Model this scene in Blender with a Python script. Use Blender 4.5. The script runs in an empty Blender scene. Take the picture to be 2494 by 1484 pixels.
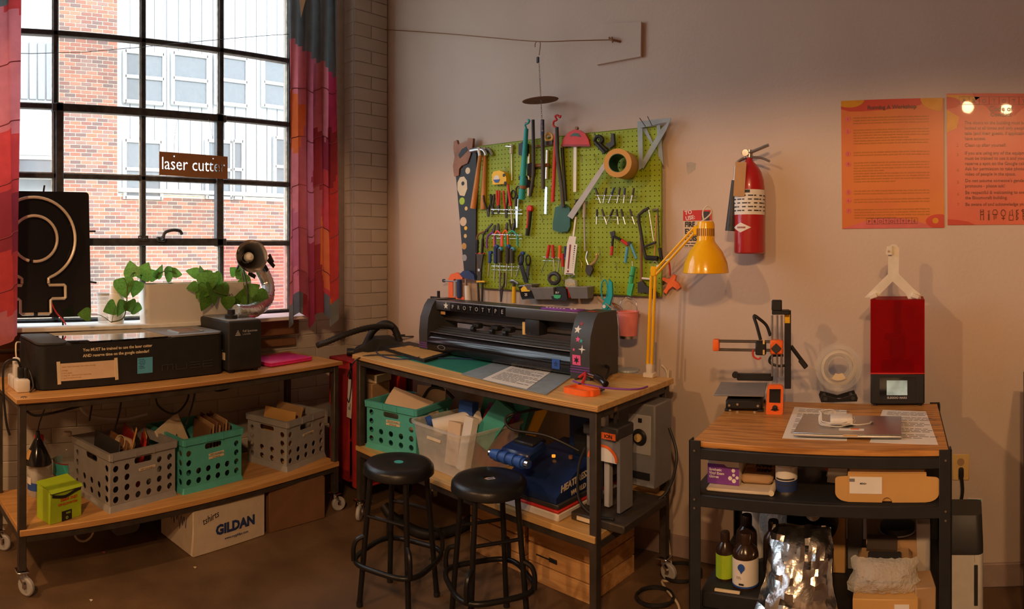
import bpy, bmesh, math, random
from mathutils import Vector, Matrix, Euler
random.seed(7)
sc = bpy.context.scene
C = sc.collection
R = math.radians
PI = math.pi
# ---------------------------------------------------------------- camera, sky, sun, lamps, exposure
E, F, PX0, HY = 1.6, 1600.0, 2330.0, 597.0       # eye height, px per radian, column facing wall_right square on, horizon row
cam = bpy.data.objects.new('camera', bpy.data.cameras.new('camera')); C.objects.link(cam)
cam.location = (0, 0, E)
cam.rotation_euler = (R(90), 0, (PX0 - 1247) / F)
cd = cam.data
cd.type = 'PANO'; cd.panorama_type = 'CENTRAL_CYLINDRICAL'
cd.central_cylindrical_radius = 1.0
cd.central_cylindrical_range_u_min = -1247 / F; cd.central_cylindrical_range_u_max = 1247 / F
cd.central_cylindrical_range_v_min = -(1484 - HY) / F; cd.central_cylindrical_range_v_max = HY / F
cd.clip_start = 0.05; cd.clip_end = 200
sc.camera = cam
sc.view_settings.view_transform = 'Standard'; sc.view_settings.look = 'None'
sc.view_settings.gamma = 1; sc.view_settings.use_curve_mapping = False
sc.view_settings.exposure = 0.14
sc.cycles.max_bounces = 8; sc.cycles.diffuse_bounces = 5; sc.cycles.caustics_reflective = False; sc.cycles.caustics_refractive = False
w = bpy.data.worlds.new('sky'); sc.world = w; w.use_nodes = True
bg = w.node_tree.nodes['Background']; bg.inputs[0].default_value = (0.86, 0.94, 1.0, 1); bg.inputs[1].default_value = 5.5
def light(name, kind, loc, energy, col, **k):
    d = bpy.data.lights.new(name, kind); d.energy = energy; d.color = col
    for a, b in k.items(): setattr(d, a, b)
    o = bpy.data.objects.new(name, d); C.objects.link(o); o.location = loc
    return o
sun = light('sun', 'SUN', (0, 0, 12), 7.0, (1, .96, .9), angle=R(22))
sun.rotation_euler = (R(0), R(62), R(8))
o = light('window_portal', 'AREA', (-3.78, 0.95, 2.3), 1.0, (1, 1, 1), shape='RECTANGLE', size=2.3, size_y=3.3)
o.rotation_euler = (0, R(-90), 0); o.data.cycles.is_portal = True
for x, y, en in ((0.12, -1.0, 128), (0.55, -1.1, 128), (-2.3, -1.4, 125)):  # last bulb, on the left, added to light the window bench and floor
    o = light('pendant_bulb', 'SPOT', (x, y, 3.1), en, (1.0, .56, .26), spot_size=R(163), spot_blend=.12, shadow_soft_size=.06)
# ---------------------------------------------------------------- materials
MATS = {}
def mk(name, rgb, rough=.55, metal=0, var=.12, scale=18., bump=0., bscale=60., stretch=None, spec=.4, alpha=None, trans=0, emit=0, ior=1.45, col2=None, coat=0, sss=0, tlc=0, band=(.3, .7), tint=None):
    m = bpy.data.materials.new(name); m.use_nodes = True
    nt = m.node_tree; N = nt.nodes; L = nt.links
    b = N['Principled BSDF']; out = N['Material Output']
    b.inputs['Roughness'].default_value = rough; b.inputs['Metallic'].default_value = metal
    b.inputs['IOR'].default_value = ior; b.inputs['Specular IOR Level'].default_value = spec
    b.inputs['Coat Weight'].default_value = coat; b.inputs['Transmission Weight'].default_value = trans
    tc = N.new('ShaderNodeTexCoord'); mp = N.new('ShaderNodeMapping')
    L.new(tc.outputs['Object'], mp.inputs[0])
    if stretch: mp.inputs['Scale'].default_value = stretch
    nz = N.new('ShaderNodeTexNoise'); nz.inputs['Scale'].default_value = scale; nz.inputs['Detail'].default_value = 5
    L.new(mp.outputs[0], nz.inputs[0])
    cr = N.new('ShaderNodeValToRGB'); L.new(nz.outputs['Fac'], cr.inputs[0])
    c2 = col2 or tuple(c * (1 - var) for c in rgb)
    cr.color_ramp.elements[0].position = band[0]; cr.color_ramp.elements[1].position = band[1]
    cr.color_ramp.elements[0].color = (*c2, 1); cr.color_ramp.elements[1].color = (*[min(1, c * (1 + var * .4)) for c in rgb], 1)
    L.new(cr.outputs[0], b.inputs['Base Color'])
    if bump:
        n2 = N.new('ShaderNodeTexNoise'); n2.inputs['Scale'].default_value = bscale; n2.inputs['Detail'].default_value = 4
        L.new(mp.outputs[0], n2.inputs[0])
        bp = N.new('ShaderNodeBump'); bp.inputs['Strength'].default_value = bump; bp.inputs['Distance'].default_value = .01
        L.new(n2.outputs['Fac'], bp.inputs['Height']); L.new(bp.outputs[0], b.inputs['Normal'])
    if emit:
        L.new(cr.outputs[0], b.inputs['Emission Color']); b.inputs['Emission Strength'].default_value = emit
    last = b
    if tlc:                                        # thin cloth that lets light through
        t = N.new('ShaderNodeBsdfTranslucent'); L.new(cr.outputs[0], t.inputs[0])
        mx = N.new('ShaderNodeMixShader'); mx.inputs[0].default_value = tlc
        L.new(b.outputs[0], mx.inputs[1]); L.new(t.outputs[0], mx.inputs[2]); last = mx
    if alpha is not None:                          # thin clear sheet: straight-through plus a surface sheen
        t = N.new('ShaderNodeBsdfTransparent'); t.inputs[0].default_value = (*(tint or [min(1, .35 + .65 * c) for c in rgb]), 1)
        mx = N.new('ShaderNodeMixShader'); mx.inputs[0].default_value = alpha
        L.new(t.outputs[0], mx.inputs[1]); L.new(b.outputs[0], mx.inputs[2]); last = mx
    L.new(last.outputs[0], out.inputs[0])
    MATS[name] = m
    return m
def island(name, cols, rough=.8, bump=.3, bscale=40):
    m = mk(name, cols[0], rough, bump=bump, bscale=bscale)
    nt = m.node_tree; N = nt.nodes; L = nt.links
    g = N.new('ShaderNodeNewGeometry'); oi = N.new('ShaderNodeObjectInfo'); ad = N.new('ShaderNodeMath'); ad.operation = 'ADD'
    fr = N.new('ShaderNodeMath'); fr.operation = 'FRACT'
    L.new(g.outputs['Random Per Island'], ad.inputs[0]); L.new(oi.outputs['Random'], ad.inputs[1]); L.new(ad.outputs[0], fr.inputs[0])
    cr = N.new('ShaderNodeValToRGB'); cr.color_ramp.interpolation = 'CONSTANT'
    while len(cr.color_ramp.elements) < len(cols): cr.color_ramp.elements.new(.5)
    for i, c in enumerate(cols):
        cr.color_ramp.elements[i].position = i / len(cols); cr.color_ramp.elements[i].color = (*c, 1)
    L.new(fr.outputs[0], cr.inputs[0])
    mx = N.new('ShaderNodeMixRGB'); mx.blend_type = 'MULTIPLY'; mx.inputs[0].default_value = .25
    old = N['Principled BSDF'].inputs['Base Color'].links[0].from_socket
    L.new(cr.outputs[0], mx.inputs[1]); L.new(old, mx.inputs[2]); L.new(mx.outputs[0], N['Principled BSDF'].inputs['Base Color'])
    return m
mk('plaster', (.62, .50, .415), .62, var=.07, scale=1.6, bump=.10, bscale=55)
mk('plaster_top', (.62, .58, .54), .8, var=.05)
mk('baseboard', (.40, .30, .27), .5)
mk('mortar', (.46, .41, .355), .7, bump=.2, bscale=60)
mk('block', (.50, .45, .39), .55, var=.1, scale=3, bump=.2, bscale=35)
mk('floor', (.17, .105, .058), .5, var=.3, scale=4.5, bump=.25, bscale=140, col2=(.11, .068, .038))
mk('steel_frame', (.055, .055, .06), .5, var=.5, scale=25, bump=.3, bscale=120)
mk('putty', (.50, .46, .36), .8, var=.5, scale=30)
mk('glass', (.95, .98, 1), .03, alpha=.07, spec=.6)
mk('glass_pink', (1.0, .80, .84), .10, alpha=.20, tint=(1, .82, .84))
mk('glass_dirty', (.9, .93, .95), .25, alpha=.17)
island('brick', [(.24, .095, .065), (.18, .08, .062), (.28, .13, .085), (.20, .115, .095), (.13, .08, .072), (.30, .115, .07)])
mk('brick_mortar', (.56, .50, .39), .9, bump=.3)
mk('siding', (.33, .345, .36), .6, var=.06)
mk('siding_dark', (.17, .18, .20), .6, var=.06)
mk('far_trim', (.44, .455, .45), .6)
mk('far_glass', (.10, .11, .12), .08, spec=.6)
for n, c in dict(black=(.018, .018, .02), ink=(.02, .02, .025), dark=(.045, .045, .05), grey=(.22, .22, .23), lgrey=(.45, .45, .46), white=(.78, .76, .72),
                 red=(.62, .035, .03), dred=(.30, .02, .025), orange=(.95, .17, .03), blue=(.03, .10, .42), navy=(.025, .05, .17), lblue=(.10, .42, .68), teal=(.05, .42, .40),
                 crateteal=(.10, .50, .46), crategrey=(.35, .35, .36), turq=(.02, .40, .45), yellow=(.90, .55, .02), green=(.06, .50, .22), lime=(.42, .62, .03),
                 dgreen=(.03, .13, .10), pink=(.85, .12, .32), hotpink=(.85, .04, .28), purple=(.22, .06, .38), brown=(.26, .12, .05), cream=(.78, .66, .46), gold=(.8, .55, .2)).items():
    mk(n, c, .45 if n not in ('white', 'cream') else .6, var=.1)
mk('matte_black', (.02, .02, .022), .55, var=.2, bump=.06, bscale=300)
mk('gloss_black', (.012, .012, .014), .12, spec=.6)
mk('mirror_black', (.008, .008, .01), .03, spec=.9, coat=1.0)
mk('stool_black', (.010, .010, .011), .33, spec=.5, bump=.08, bscale=250)
mk('chrome', (.75, .75, .76), .13, 1, var=.05)
mk('steel', (.52, .51, .50), .32, 1, var=.15)
mk('alu', (.62, .62, .62), .38, 1, var=.06)
mk('legsteel', (.085, .07, .06), .5, .4, var=.3)
mk('foil', (.62, .61, .60), .2, 1, var=.2, bump=.5, bscale=12)
mk('duct', (.75, .76, .78), .2, 1, var=.08, bump=.3, bscale=50)
mk('ply', (.60, .33, .12), .42, var=.3, scale=4, stretch=(1, 9, 9), bump=.05, col2=(.49, .25, .08))
mk('ply_pale', (.68, .42, .16), .45, var=.25, scale=4, stretch=(1, 9, 9), col2=(.52, .32, .12))
mk('ply_edge', (.46, .22, .08), .6, var=.5, scale=3, stretch=(1, 4, 60))
mk('oak', (.52, .25, .07), .38, var=.4, scale=5, stretch=(1.2, 12, 12), bump=.05, col2=(.36, .155, .04), band=(.38, .62))
mk('pine', (.68, .40, .17), .55, var=.3, scale=4, stretch=(1, 9, 9), col2=(.52, .26, .09))
mk('handle_wood', (.62, .27, .08), .35, var=.3, scale=12, stretch=(3, 3, .6))
mk('saw_wood', (.36, .13, .045), .4, var=.4, scale=12)
mk('card', (.46, .29, .15), .8, var=.12, scale=9)
mk('card_dark', (.22, .11, .055), .8, var=.2, scale=6)
mk('card_gold', (.62, .36, .12), .75, var=.08, scale=6)
mk('box_white', (.70, .60, .47), .7, var=.08)
mk('paper', (.82, .80, .76), .75, var=.04)
mk('paper_warm', (.75, .58, .42), .75, var=.06)
mk('pegboard', (.29, .40, .012), .5, var=.08, scale=3)
mk('pink_bucket', (.85, .26, .25), .45)
mk('leaf', (.13, .30, .045), .4, var=.4, scale=9, tlc=.35, bump=.05, spec=.45)
mk('stem', (.10, .13, .04), .6)
mk('soil', (.05, .03, .02), .9)
mk('planter', (.70, .66, .60), .4, var=.03, tlc=.12)
mk('neon_tube', (.75, .66, .52), .25, spec=.6)
mk('clear', (.95, .96, .96), .10, alpha=.11, spec=.6)
mk('clear_soft', (.88, .88, .86), .35, alpha=.42)
mk('clear_sheet', (.55, .66, .74), .2, alpha=.55, spec=.5)
mk('bubble', (.85, .86, .84), .3, alpha=.45, bump=.8, bscale=90)
mk('red_acrylic', (.62, .012, .02), .07, alpha=.20, spec=.6, tint=(.80, .07, .08))
mk('ivory', (.74, .68, .58), .5)
mk('screen', (.45, .62, .60), .15, var=.5, scale=14, emit=.25)
mk('screen_dark', (.012, .012, .016), .1)
mk('amber_led', (1, .35, .03), .4, emit=.8)
mk('extred', (.44, .018, .022), .28, var=.06, coat=.4)
mk('tag_paper', (.50, .28, .12), .8)
mk('poster_orange', (.66, .21, .035), .33, var=.2, scale=3, col2=(.64, .15, .05), coat=.12)
mk('poster_red', (.60, .06, .035), .33, var=.2, scale=2, coat=.12)
mk('poster_coral', (.68, .16, .075), .33, var=.25, scale=2.5, col2=(.62, .11, .07), coat=.12)
mk('poster_pink', (.66, .14, .13), .33, coat=.12)
mk('poster_amber', (.68, .28, .015), .33, coat=.12)
mk('print_dim', (.50, .17, .03), .3); mk('print_dark', (.16, .06, .04), .3)
mk('lampyellow', (.92, .50, .004), .22, var=.04, coat=.5)
mk('cutter_grey', (.055, .057, .06), .4, var=.1)
mk('mat_green', (.02, .21, .16), .6, var=.15, scale=5)
mk('press_blue', (.012, .03, .12), .28, spec=.5)
mk('trolley', (.36, .018, .02), .7, var=.3, scale=6, bump=.2, bscale=40)
mk('fab_grey', (.14, .16, .17), .85, tlc=.25); mk('fab_red', (.50, .05, .055), .8, var=.15, tlc=.35)
mk('fab_dred', (.27, .03, .05), .8, tlc=.35); mk('fab_pink', (.52, .15, .17), .8, tlc=.4)
mk('fab_rose', (.40, .10, .14), .8, tlc=.4); mk('fab_orange', (.60, .13, .04), .8, tlc=.35); mk('fab_mag', (.50, .05, .14), .8, tlc=.4)
mk('hose', (.018, .018, .02), .5); mk('smoked', (.10, .08, .07), .1, alpha=.75)
mk('amber_bottle', (.035, .018, .012), .2, spec=.5)
# ---------------------------------------------------------------- pixel helpers (photo frame 2494 x 1484)
WLX, WRY = -3.72, 3.08            # wall_left is the plane x = WLX, wall_right the plane y = WRY
def AZ(px): return (px - PX0) / F
def at_r(px, py, r): a = AZ(px); return Vector((r * math.sin(a), r * math.cos(a), E - (py - HY) / F * r))
def at_h(px, py, z): return at_r(px, py, (E - z) * F / (py - HY))
def PW(px, py, off=0.):           # point in front of wall_right
    return at_r(px, py, (WRY - off) / math.cos(AZ(px)))
def PLf(px, py, off=0.):          # point in front of wall_left
    return at_r(px, py, (WLX + off) / math.sin(AZ(px)))
def span(pl, yl, pr, yr, z):      # base edge from two pixels at height z -> origin, rz, width
    a, b = at_h(pl, yl, z), at_h(pr, yr, z); d = b - a
    return a, math.atan2(d.y, d.x), d.length
# ---------------------------------------------------------------- mesh builder
class MB:
    def __init__(s, root=None):   # with a root: coordinates given in world space
        s.v = []; s.f = []; s.mi = []
        s.M = MW[root.name].inverted() if root is not None else Matrix()
    def add(s, vs, fs, m=0, X=None):
        n = len(s.v); T_ = s.M @ X if X is not None else s.M
        s.v += [tuple(T_ @ Vector(q)) for q in vs]; s.f += [tuple(i + n for i in f) for f in fs]; s.mi += [m] * len(fs)
        return s
    def box(s, c, d, b=0., rot=None, m=0, seg=1):
        bm = bmesh.new(); bmesh.ops.create_cube(bm, size=1)
        for q in bm.verts: q.co = Vector((q.co.x * d[0], q.co.y * d[1], q.co.z * d[2]))
        if b: bmesh.ops.bevel(bm, geom=list(bm.edges), offset=min(b, .49 * min(d)), segments=seg, affect='EDGES', profile=.5)
        return s.bm(bm, Matrix.Translation(c) @ (Euler(rot).to_matrix().to_4x4() if rot else Matrix()), m)
    def bm(s, bm, X=None, m=0):
        bm.verts.index_update()
        s.add([q.co.copy() for q in bm.verts], [[q.index for q in f.verts] for f in bm.faces], m, X); bm.free(); return s
    def cyl(s, a, b, r0, r1=None, n=14, m=0, caps=True):
        return s.tube([a, b], r0, n, m, radii=[r0, r0 if r1 is None else r1], caps=caps)
    def tube(s, pts, r, n=8, m=0, radii=None, caps=True, closed=False, k=0, flat=1.):
        P_ = [Vector(p) for p in pts]
        if k: P_ = smooth(P_, k, closed)
        N = len(P_); Rr = radii if radii and len(radii) == N else ([radii[min(len(radii) - 1, int(i * len(radii) / N))] for i in range(N)] if radii else [r] * N)
        vs = []; up = None
        for i, p in enumerate(P_):
            t = (P_[(i + 1) % N] - P_[i - 1]) if closed else (P_[min(i + 1, N - 1)] - P_[max(i - 1, 0)])
            if t.length < 1e-9: t = Vector((0, 0, 1))
            t.normalize()
            if up is None:
                up = Vector((0, 0, 1)) if abs(t.z) < .9 else Vector((1, 0, 0))
            u = (up - t * up.dot(t))
            if u.length < 1e-6: u = t.orthogonal()
            u.normalize(); up = u; q = t.cross(u)
            for j in range(n):
                a = 2 * PI * j / n; vs.append(p + (u * math.cos(a) + q * math.sin(a) * flat) * Rr[i])
        fs = [(i * n + j, i * n + (j + 1) % n, ((i + 1) % N) * n + (j + 1) % n, ((i + 1) % N) * n + j) for i in range(N if closed else N - 1) for j in range(n)]
        if caps and not closed: fs += [tuple(range(n))[::-1], tuple((N - 1) * n + j for j in range(n))]
        return s.add(vs, fs, m)
    def lathe(s, prof, n=28, c=(0, 0, 0), X=None, m=0, sx=1., sy=1., a0=0, a1=None):
        full = a1 is None; k = n if full else n + 1; a1 = 2 * PI if full else a1
        vs = [(c[0] + r * sx * math.cos(a0 + (a1 - a0) * j / n), c[1] + r * sy * math.sin(a0 + (a1 - a0) * j / n), c[2] + z) for r, z in prof for j in range(k)]
        fs = [(i * k + j, i * k + (j + 1) % k, (i + 1) * k + (j + 1) % k, (i + 1) * k + j) for i in range(len(prof) - 1) for j in range(n)]
        if full and prof[0][0] > 1e-5 and prof[-1][0] > 1e-5 and prof[0] != prof[-1]:
            pass
        return s.add(vs, fs, m, X)
    def prism(s, pts, y0, y1, m=0, X=None):       # outline in x,z; from y0 (front) to y1
        n = len(pts); A = sum(pts[i][0] * pts[(i + 1) % n][1] - pts[(i + 1) % n][0] * pts[i][1] for i in range(n))
        if A < 0: pts = pts[::-1]
        vs = [(x, y0, z) for x, z in pts] + [(x, y1, z) for x, z in pts]
        fs = [tuple(range(n)), tuple(range(2 * n - 1, n - 1, -1))] + [(i, i + n, (i + 1) % n + n, (i + 1) % n) for i in range(n)]
        return s.add(vs, fs, m, X)
    def plate(s, outer, holes, th, X=None, m=0):  # outline with holes in x,z; thickness along y, centred
        vs, fs = curve_mesh([outer] + list(holes), th / 2)
        return s.add([(x, -z, y) for x, y, z in vs], fs, m, X)
    def sphere(s, c, r, n=12, m=0, sc_=(1, 1, 1)):
        prof = [(max(1e-4, math.sin(PI * i / n)) * r, -math.cos(PI * i / n) * r) for i in range(n + 1)]
        return s.add(*_lathe_raw(prof, n * 2), m, Matrix.Translation(c) @ Matrix.Diagonal((*sc_, 1)))
    def text(s, t, size, X, ext=.0006, align='LEFT', m=0, bold=0., sx=1., shear=0.):
        cu = bpy.data.curves.new('t', 'FONT'); cu.body = t; cu.size = size; cu.extrude = ext; cu.align_x = align; cu.offset = bold; cu.resolution_u = 2; cu.shear = shear
        ob = bpy.data.objects.new('t', cu); me = bpy.data.meshes.new_from_object(ob)
        s.add([(q.co.x * sx, q.co.y, q.co.z) for q in me.vertices], [list(p.vertices) for p in me.polygons], m, X)
        bpy.data.meshes.remove(me); bpy.data.objects.remove(ob); bpy.data.curves.remove(cu); return s
    def build(s, name, mats, parent=None, label=None, smooth_=38, kind=None):
        me = bpy.data.meshes.new(name); me.from_pydata(s.v, [], s.f)
        if not isinstance(mats, (list, tuple)): mats = [mats]
        for q in mats: me.materials.append(MATS[q])
        me.polygons.foreach_set('material_index', s.mi)
        me.update()
        if smooth_:
            me.polygons.foreach_set('use_smooth', [True] * len(me.polygons)); me.set_sharp_from_angle(angle=R(smooth_))
        o = bpy.data.objects.new(name, me); C.objects.link(o)
        if parent: o.parent = parent
        if label: o['label'] = label
        if kind: o['kind'] = kind
        return o
    def loops(s, t, size, sx=1.):       # outlines of a lettering, for cutting it out of a board
        b = MB(); b.text(t, size, Matrix(), ext=0, sx=sx); cnt = {}
        key = lambda i: (round(b.v[i][0], 6), round(b.v[i][1], 6))
        for f in b.f:
            for i in range(len(f)):
                e = (key(f[i]), key(f[(i + 1) % len(f)])); r = (e[1], e[0])
                if r in cnt: del cnt[r]
                else: cnt[e] = 1
        nx = {a: c for a, c in cnt}; out = []
        while nx:
            st = next(iter(nx)); lp = [st]; q = nx.pop(st)
            while q != st and q in nx: lp.append(q); q = nx.pop(q)
            if len(lp) > 2: out.append(lp)
        return out
    def split(s, name, mats, parent, label=None, smooth_=38):      # every loose piece an object of its own
        n = len(s.v); par = list(range(n))
        def fd(i):
            while par[i] != i: par[i] = par[par[i]]; i = par[i]
            return i
        for f in s.f:
            a = fd(f[0])
            for q in f[1:]: par[fd(q)] = a
        g = {}
        for f, m in zip(s.f, s.mi): g.setdefault(fd(f[0]), []).append((f, m))
        out = []
        for fl in g.values():
            ids = sorted({i for f, _ in fl for i in f}); mp = {i: k for k, i in enumerate(ids)}
            b = MB(); b.v = [s.v[i] for i in ids]; b.f = [tuple(mp[i] for i in f) for f, _ in fl]; b.mi = [m for _, m in fl]
            out.append(b.build(name, mats, parent, label, smooth_))
        return out
def _lathe_raw(prof, n):
    return ([(r * math.cos(2 * PI * j / n), r * math.sin(2 * PI * j / n), z) for r, z in prof for j in range(n)],
            [(i * n + j, i * n + (j + 1) % n, (i + 1) * n + (j + 1) % n, (i + 1) * n + j) for i in range(len(prof) - 1) for j in range(n)])
def smooth(P_, k, closed=False):
    out = []; N = len(P_)
    for i in range(N if closed else N - 1):
        g = (lambda j: P_[j % N]) if closed else (lambda j: P_[max(0, min(N - 1, j))])
        a, b, c, d = g(i - 1), g(i), g(i + 1), g(i + 2)
        for q in range(k):
            t = q / k
            out.append(.5 * ((2 * b) + (c - a) * t + (2 * a - 5 * b + 4 * c - d) * t * t + (3 * b - a - 3 * c + d) * t ** 3))
    if not closed: out.append(P_[-1])
    return out
def curve_mesh(loops, ext):
    cu = bpy.data.curves.new('c', 'CURVE'); cu.dimensions = '2D'; cu.fill_mode = 'BOTH'; cu.extrude = ext
    for lp in loops:
        sp = cu.splines.new('POLY'); sp.points.add(len(lp) - 1); sp.use_cyclic_u = True
        for i, (x, y) in enumerate(lp): sp.points[i].co = (x, y, 0, 1)
    ob = bpy.data.objects.new('c', cu); me = bpy.data.meshes.new_from_object(ob)
    r = [tuple(q.co) for q in me.vertices], [list(p.vertices) for p in me.polygons]
    bpy.data.meshes.remove(me); bpy.data.objects.remove(ob); bpy.data.curves.remove(cu); return r
def circ(cx, cy, r, n=14, ry=None, a0=0): return [(cx + r * math.cos(a0 + 2 * PI * i / n), cy + (ry or r) * math.sin(a0 + 2 * PI * i / n)) for i in range(n)]
def rrect(x0, z0, x1, z1, r, n=4):
    o = []
    for cx, cz, a in ((x1 - r, z1 - r, 0), (x0 + r, z1 - r, 90), (x0 + r, z0 + r, 180), (x1 - r, z0 + r, 270)):
        o += [(cx + r * math.cos(R(a + 90 * i / n)), cz + r * math.sin(R(a + 90 * i / n))) for i in range(n + 1)]
    return o
FX = Matrix.Rotation(R(90), 4, 'X')              # text lying in XY -> standing, facing -Y
def TX(x, y, z, rz=0, tilt=0): return Matrix.Translation((x, y, z)) @ Matrix.Rotation(rz, 4, 'Z') @ FX @ Matrix.Rotation(tilt, 4, 'Z')
def FLAT(x, y, z, rz=0): return Matrix.Translation((x, y, z)) @ Matrix.Rotation(rz, 4, 'Z')
MW = {}
def T(name, label, cat, loc=(0, 0, 0), rz=0, group=None, rot=None):
    o = bpy.data.objects.new(name, None); C.objects.link(o); o.empty_display_size = .05
    o.location = loc; o.rotation_euler = rot if rot else (0, 0, rz)
    MW[o.name] = Matrix.Translation(loc) @ o.rotation_euler.to_matrix().to_4x4()
    return tag(o, label, cat, group)
def tag(o, label, cat, group=None):
    o['label'] = label; o['category'] = cat
    if group: o['group'] = group
    return o
def one(name, mb, mats, label, cat, loc=(0, 0, 0), rz=0, group=None, rot=None, **k):   # a thing that is one mesh
    o = mb.build(name, mats, None, **k); o.location = loc; o.rotation_euler = rot if rot else (0, 0, rz)
    return tag(o, label, cat, group)
def dup(root, loc=None, rz=None, label=None):
    r = root.copy(); C.objects.link(r)
    if loc is not None: r.location = loc
    if rz is not None: r.rotation_euler = (0, 0, rz)
    if label: r['label'] = label
    MW[r.name] = Matrix.Translation(r.location) @ r.rotation_euler.to_matrix().to_4x4()
    for ch in list(root.children):
        c = ch.copy(); C.objects.link(c); c.parent = r
        for g in ch.children:
            d = g.copy(); C.objects.link(d); d.parent = c
    return r
def struct(name, mb, mats, **k):
    o = mb.build(name, mats, None, **k); o['kind'] = 'structure'; return o
def mesh_copy(src, name, parent, loc, rot=(0, 0, 0)):
    o = bpy.data.objects.new(name, src.data); C.objects.link(o); o.parent = parent; o.location = loc; o.rotation_euler = rot; return o
def lines(mb, x0, x1, z0, n, dz, h, y=0., X=None, fill=.9, m=0, seed=0):       # rows of small print as thin raised strips
    rnd = random.Random(seed)
    for i in range(n):
        x = x0; z = z0 - i * dz; end = x0 + (x1 - x0) * (fill if i % 4 != 3 else fill * rnd.uniform(.3, .8))
        while x < end:
            wd = min(rnd.uniform(2.2, 7) * h, end - x)
            if wd > h * .6: mb.add([(x, y, z), (x + wd, y, z), (x + wd, y, z + h), (x, y, z + h)], [(0, 1, 2, 3)], m, X)
            x += wd + h * .8
    return mb
# ================================================================ the setting
ZC = 3.7
struct('floor', MB().box((.3, -.5, -.05), (9.2, 7.3, .1)), 'floor')
struct('ceiling', MB().box((.3, -.5, ZC + .1), (9.2, 7.3, .2)), 'plaster_top')
struct('wall_right', MB().box((.3, WRY + .1, ZC / 2), (9.2, .2, ZC)), 'plaster')
struct('wall_back', MB().box((.3, -4.1, ZC / 2), (9.2, .2, ZC)), 'plaster')
struct('wall_side', MB().box((4.9, -.5, ZC / 2), (.2, 7.2, ZC)), 'plaster')
WS, WN, WB, WT = -.62, 2.34, 1.15, 3.42            # window opening along y, and its sill and head heights
wl = MB(); X0, X1 = WLX - .13, WLX - .012
def slab(y0, y1, z0, z1): wl.box(((X0 + X1) / 2, (y0 + y1) / 2, (z0 + z1) / 2), (X1 - X0, y1 - y0, z1 - z0))
slab(-4.2, WS, 0, 7.4); slab(WN, WRY + .1, 0, 7.4); slab(WS, WN, 0, WB); slab(WS, WN, WT, 7.4)  # slabs rise unseen past the ceiling, added to shade the lower facade opposite
wl.box((WLX - .012 + .055, 2.92, ZC / 2), (.115, .30, ZC))                      # pier by the corner
wall_left = struct('wall_left', wl, 'mortar')
# painted brick courses on wall_left, each brick a child
bk = MB().box((0, 0, 0), (.024, .295, .087), .003).build('brick', 'block', wall_left); bk.location = (WLX - .012, 0, -3)
bh = MB().box((0, 0, 0), (.024, .145, .087), .003).build('brick', 'block', wall_left)
bs = MB().box((0, 0, 0), (.105, .024, .087), .003).build('brick', 'block', wall_left)
first = [bk, bh, bs]
def put(i, loc):
    if first[i] is not None: o = first[i]; first[i] = None; o.location = loc; return
    mesh_copy((bk, bh, bs)[i], 'brick', wall_left, loc)
for c in range(41):
    z = .045 + c * .09
    if z > ZC - .03: break
    # the pier face and its near side
    off = c % 2
    if off: put(0, (WLX + .096, 2.921, z))
    else: put(1, (WLX + .096, 2.846, z)); put(1, (WLX + .096, 2.996, z))
    put(2, (WLX + .047, 2.778, z))
    if z < WB - .03:
        y = -.02 - (.15 if off else 0)
        while y < 2.62: put(0, (WLX - .020, y + .15, z)); y += .3
    else:
        put(0, (WLX - .020, 2.49, z)) if not off else (put(1, (WLX - .020, 2.42, z)), put(1, (WLX - .020, 2.57, z)))
bb = MB().box((.45, WRY - .009, .055), (8.1, .018, .11), .004)
struct('baseboard_right', bb, 'baseboard')
# ---------------------------------------------------------------- the steel window, every pane its own
win = T('window_1', 'large steel framed factory window with small panes above the bench', 'window', (WLX - .06, 0, WB))
win['kind'] = 'structure'; del win['category']; del win['label']
YC = [-.62, -.30, .22, .76, 1.30, 1.825, 2.34]; ZR = [WB, 1.61, 2.005, 2.41, 2.84, 3.42]
XW = WLX - .06
fr = MB(win)
for i, y in enumerate(YC):
    fr.box((XW, y, (WB + WT) / 2), (.05, .030 if i else .06, WT - WB), .004)
for i, z in enumerate(ZR):
    fr.box((XW, (WS + WN) / 2, z), (.05, WN - WS, .030), .004)
fr.build('frame', 'steel_frame', win)
sa = MB(win)                                                            # the hinged sash, heavier bars
for y in (YC[3] + .02, YC[5] - .02): sa.box((XW + .02, y, (ZR[1] + ZR[3]) / 2), (.05, .046, ZR[3] - ZR[1] + .04), .004)
for z in (ZR[1] + .008, ZR[3] - .008): sa.box((XW + .02, (YC[3] + YC[5]) / 2, z), (.05, YC[5] - YC[3] + .05, .046), .004)
sa.build('sash', 'steel_frame', win)
for j in range(5):
    for i in range(6):
        y0, y1, z0, z1 = YC[i] + .016, YC[i + 1] - .016, ZR[j] + .016, ZR[j + 1] - .016
        m = 'glass_pink' if (j == 0 and i == 5) else ('glass_dirty' if (i + 2 * j) % 3 == 0 else 'glass')
        MB(win).box((XW - .008, (y0 + y1) / 2, (z0 + z1) / 2), (.004, y1 - y0, z1 - z0)).build('pane', m, win, smooth_=0)
pt = MB(win)
for j in range(5):
    for i in range(6):
        y0, y1, z0, z1 = YC[i] + .014, YC[i + 1] - .014, ZR[j] + .014, ZR[j + 1] - .014
        for (a, b, c, d) in ((y0, y1, z0, z0 + .007), (y0, y0 + .007, z0, z1), (y1 - .006, y1, z0, z1)):
            pt.box((XW + .0, (a + b) / 2, (c + d) / 2), (.016, b - a, d - c), .001)
pt.build('putty', 'putty', win)
hd = MB(win); p = PLf(392, 590, .0)
hd.box((XW + .055, p.y, 1.635), (.03, .05, .03), .004).cyl((XW + .05, p.y, 1.63), (XW + .10, p.y, 1.65), .011)
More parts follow.
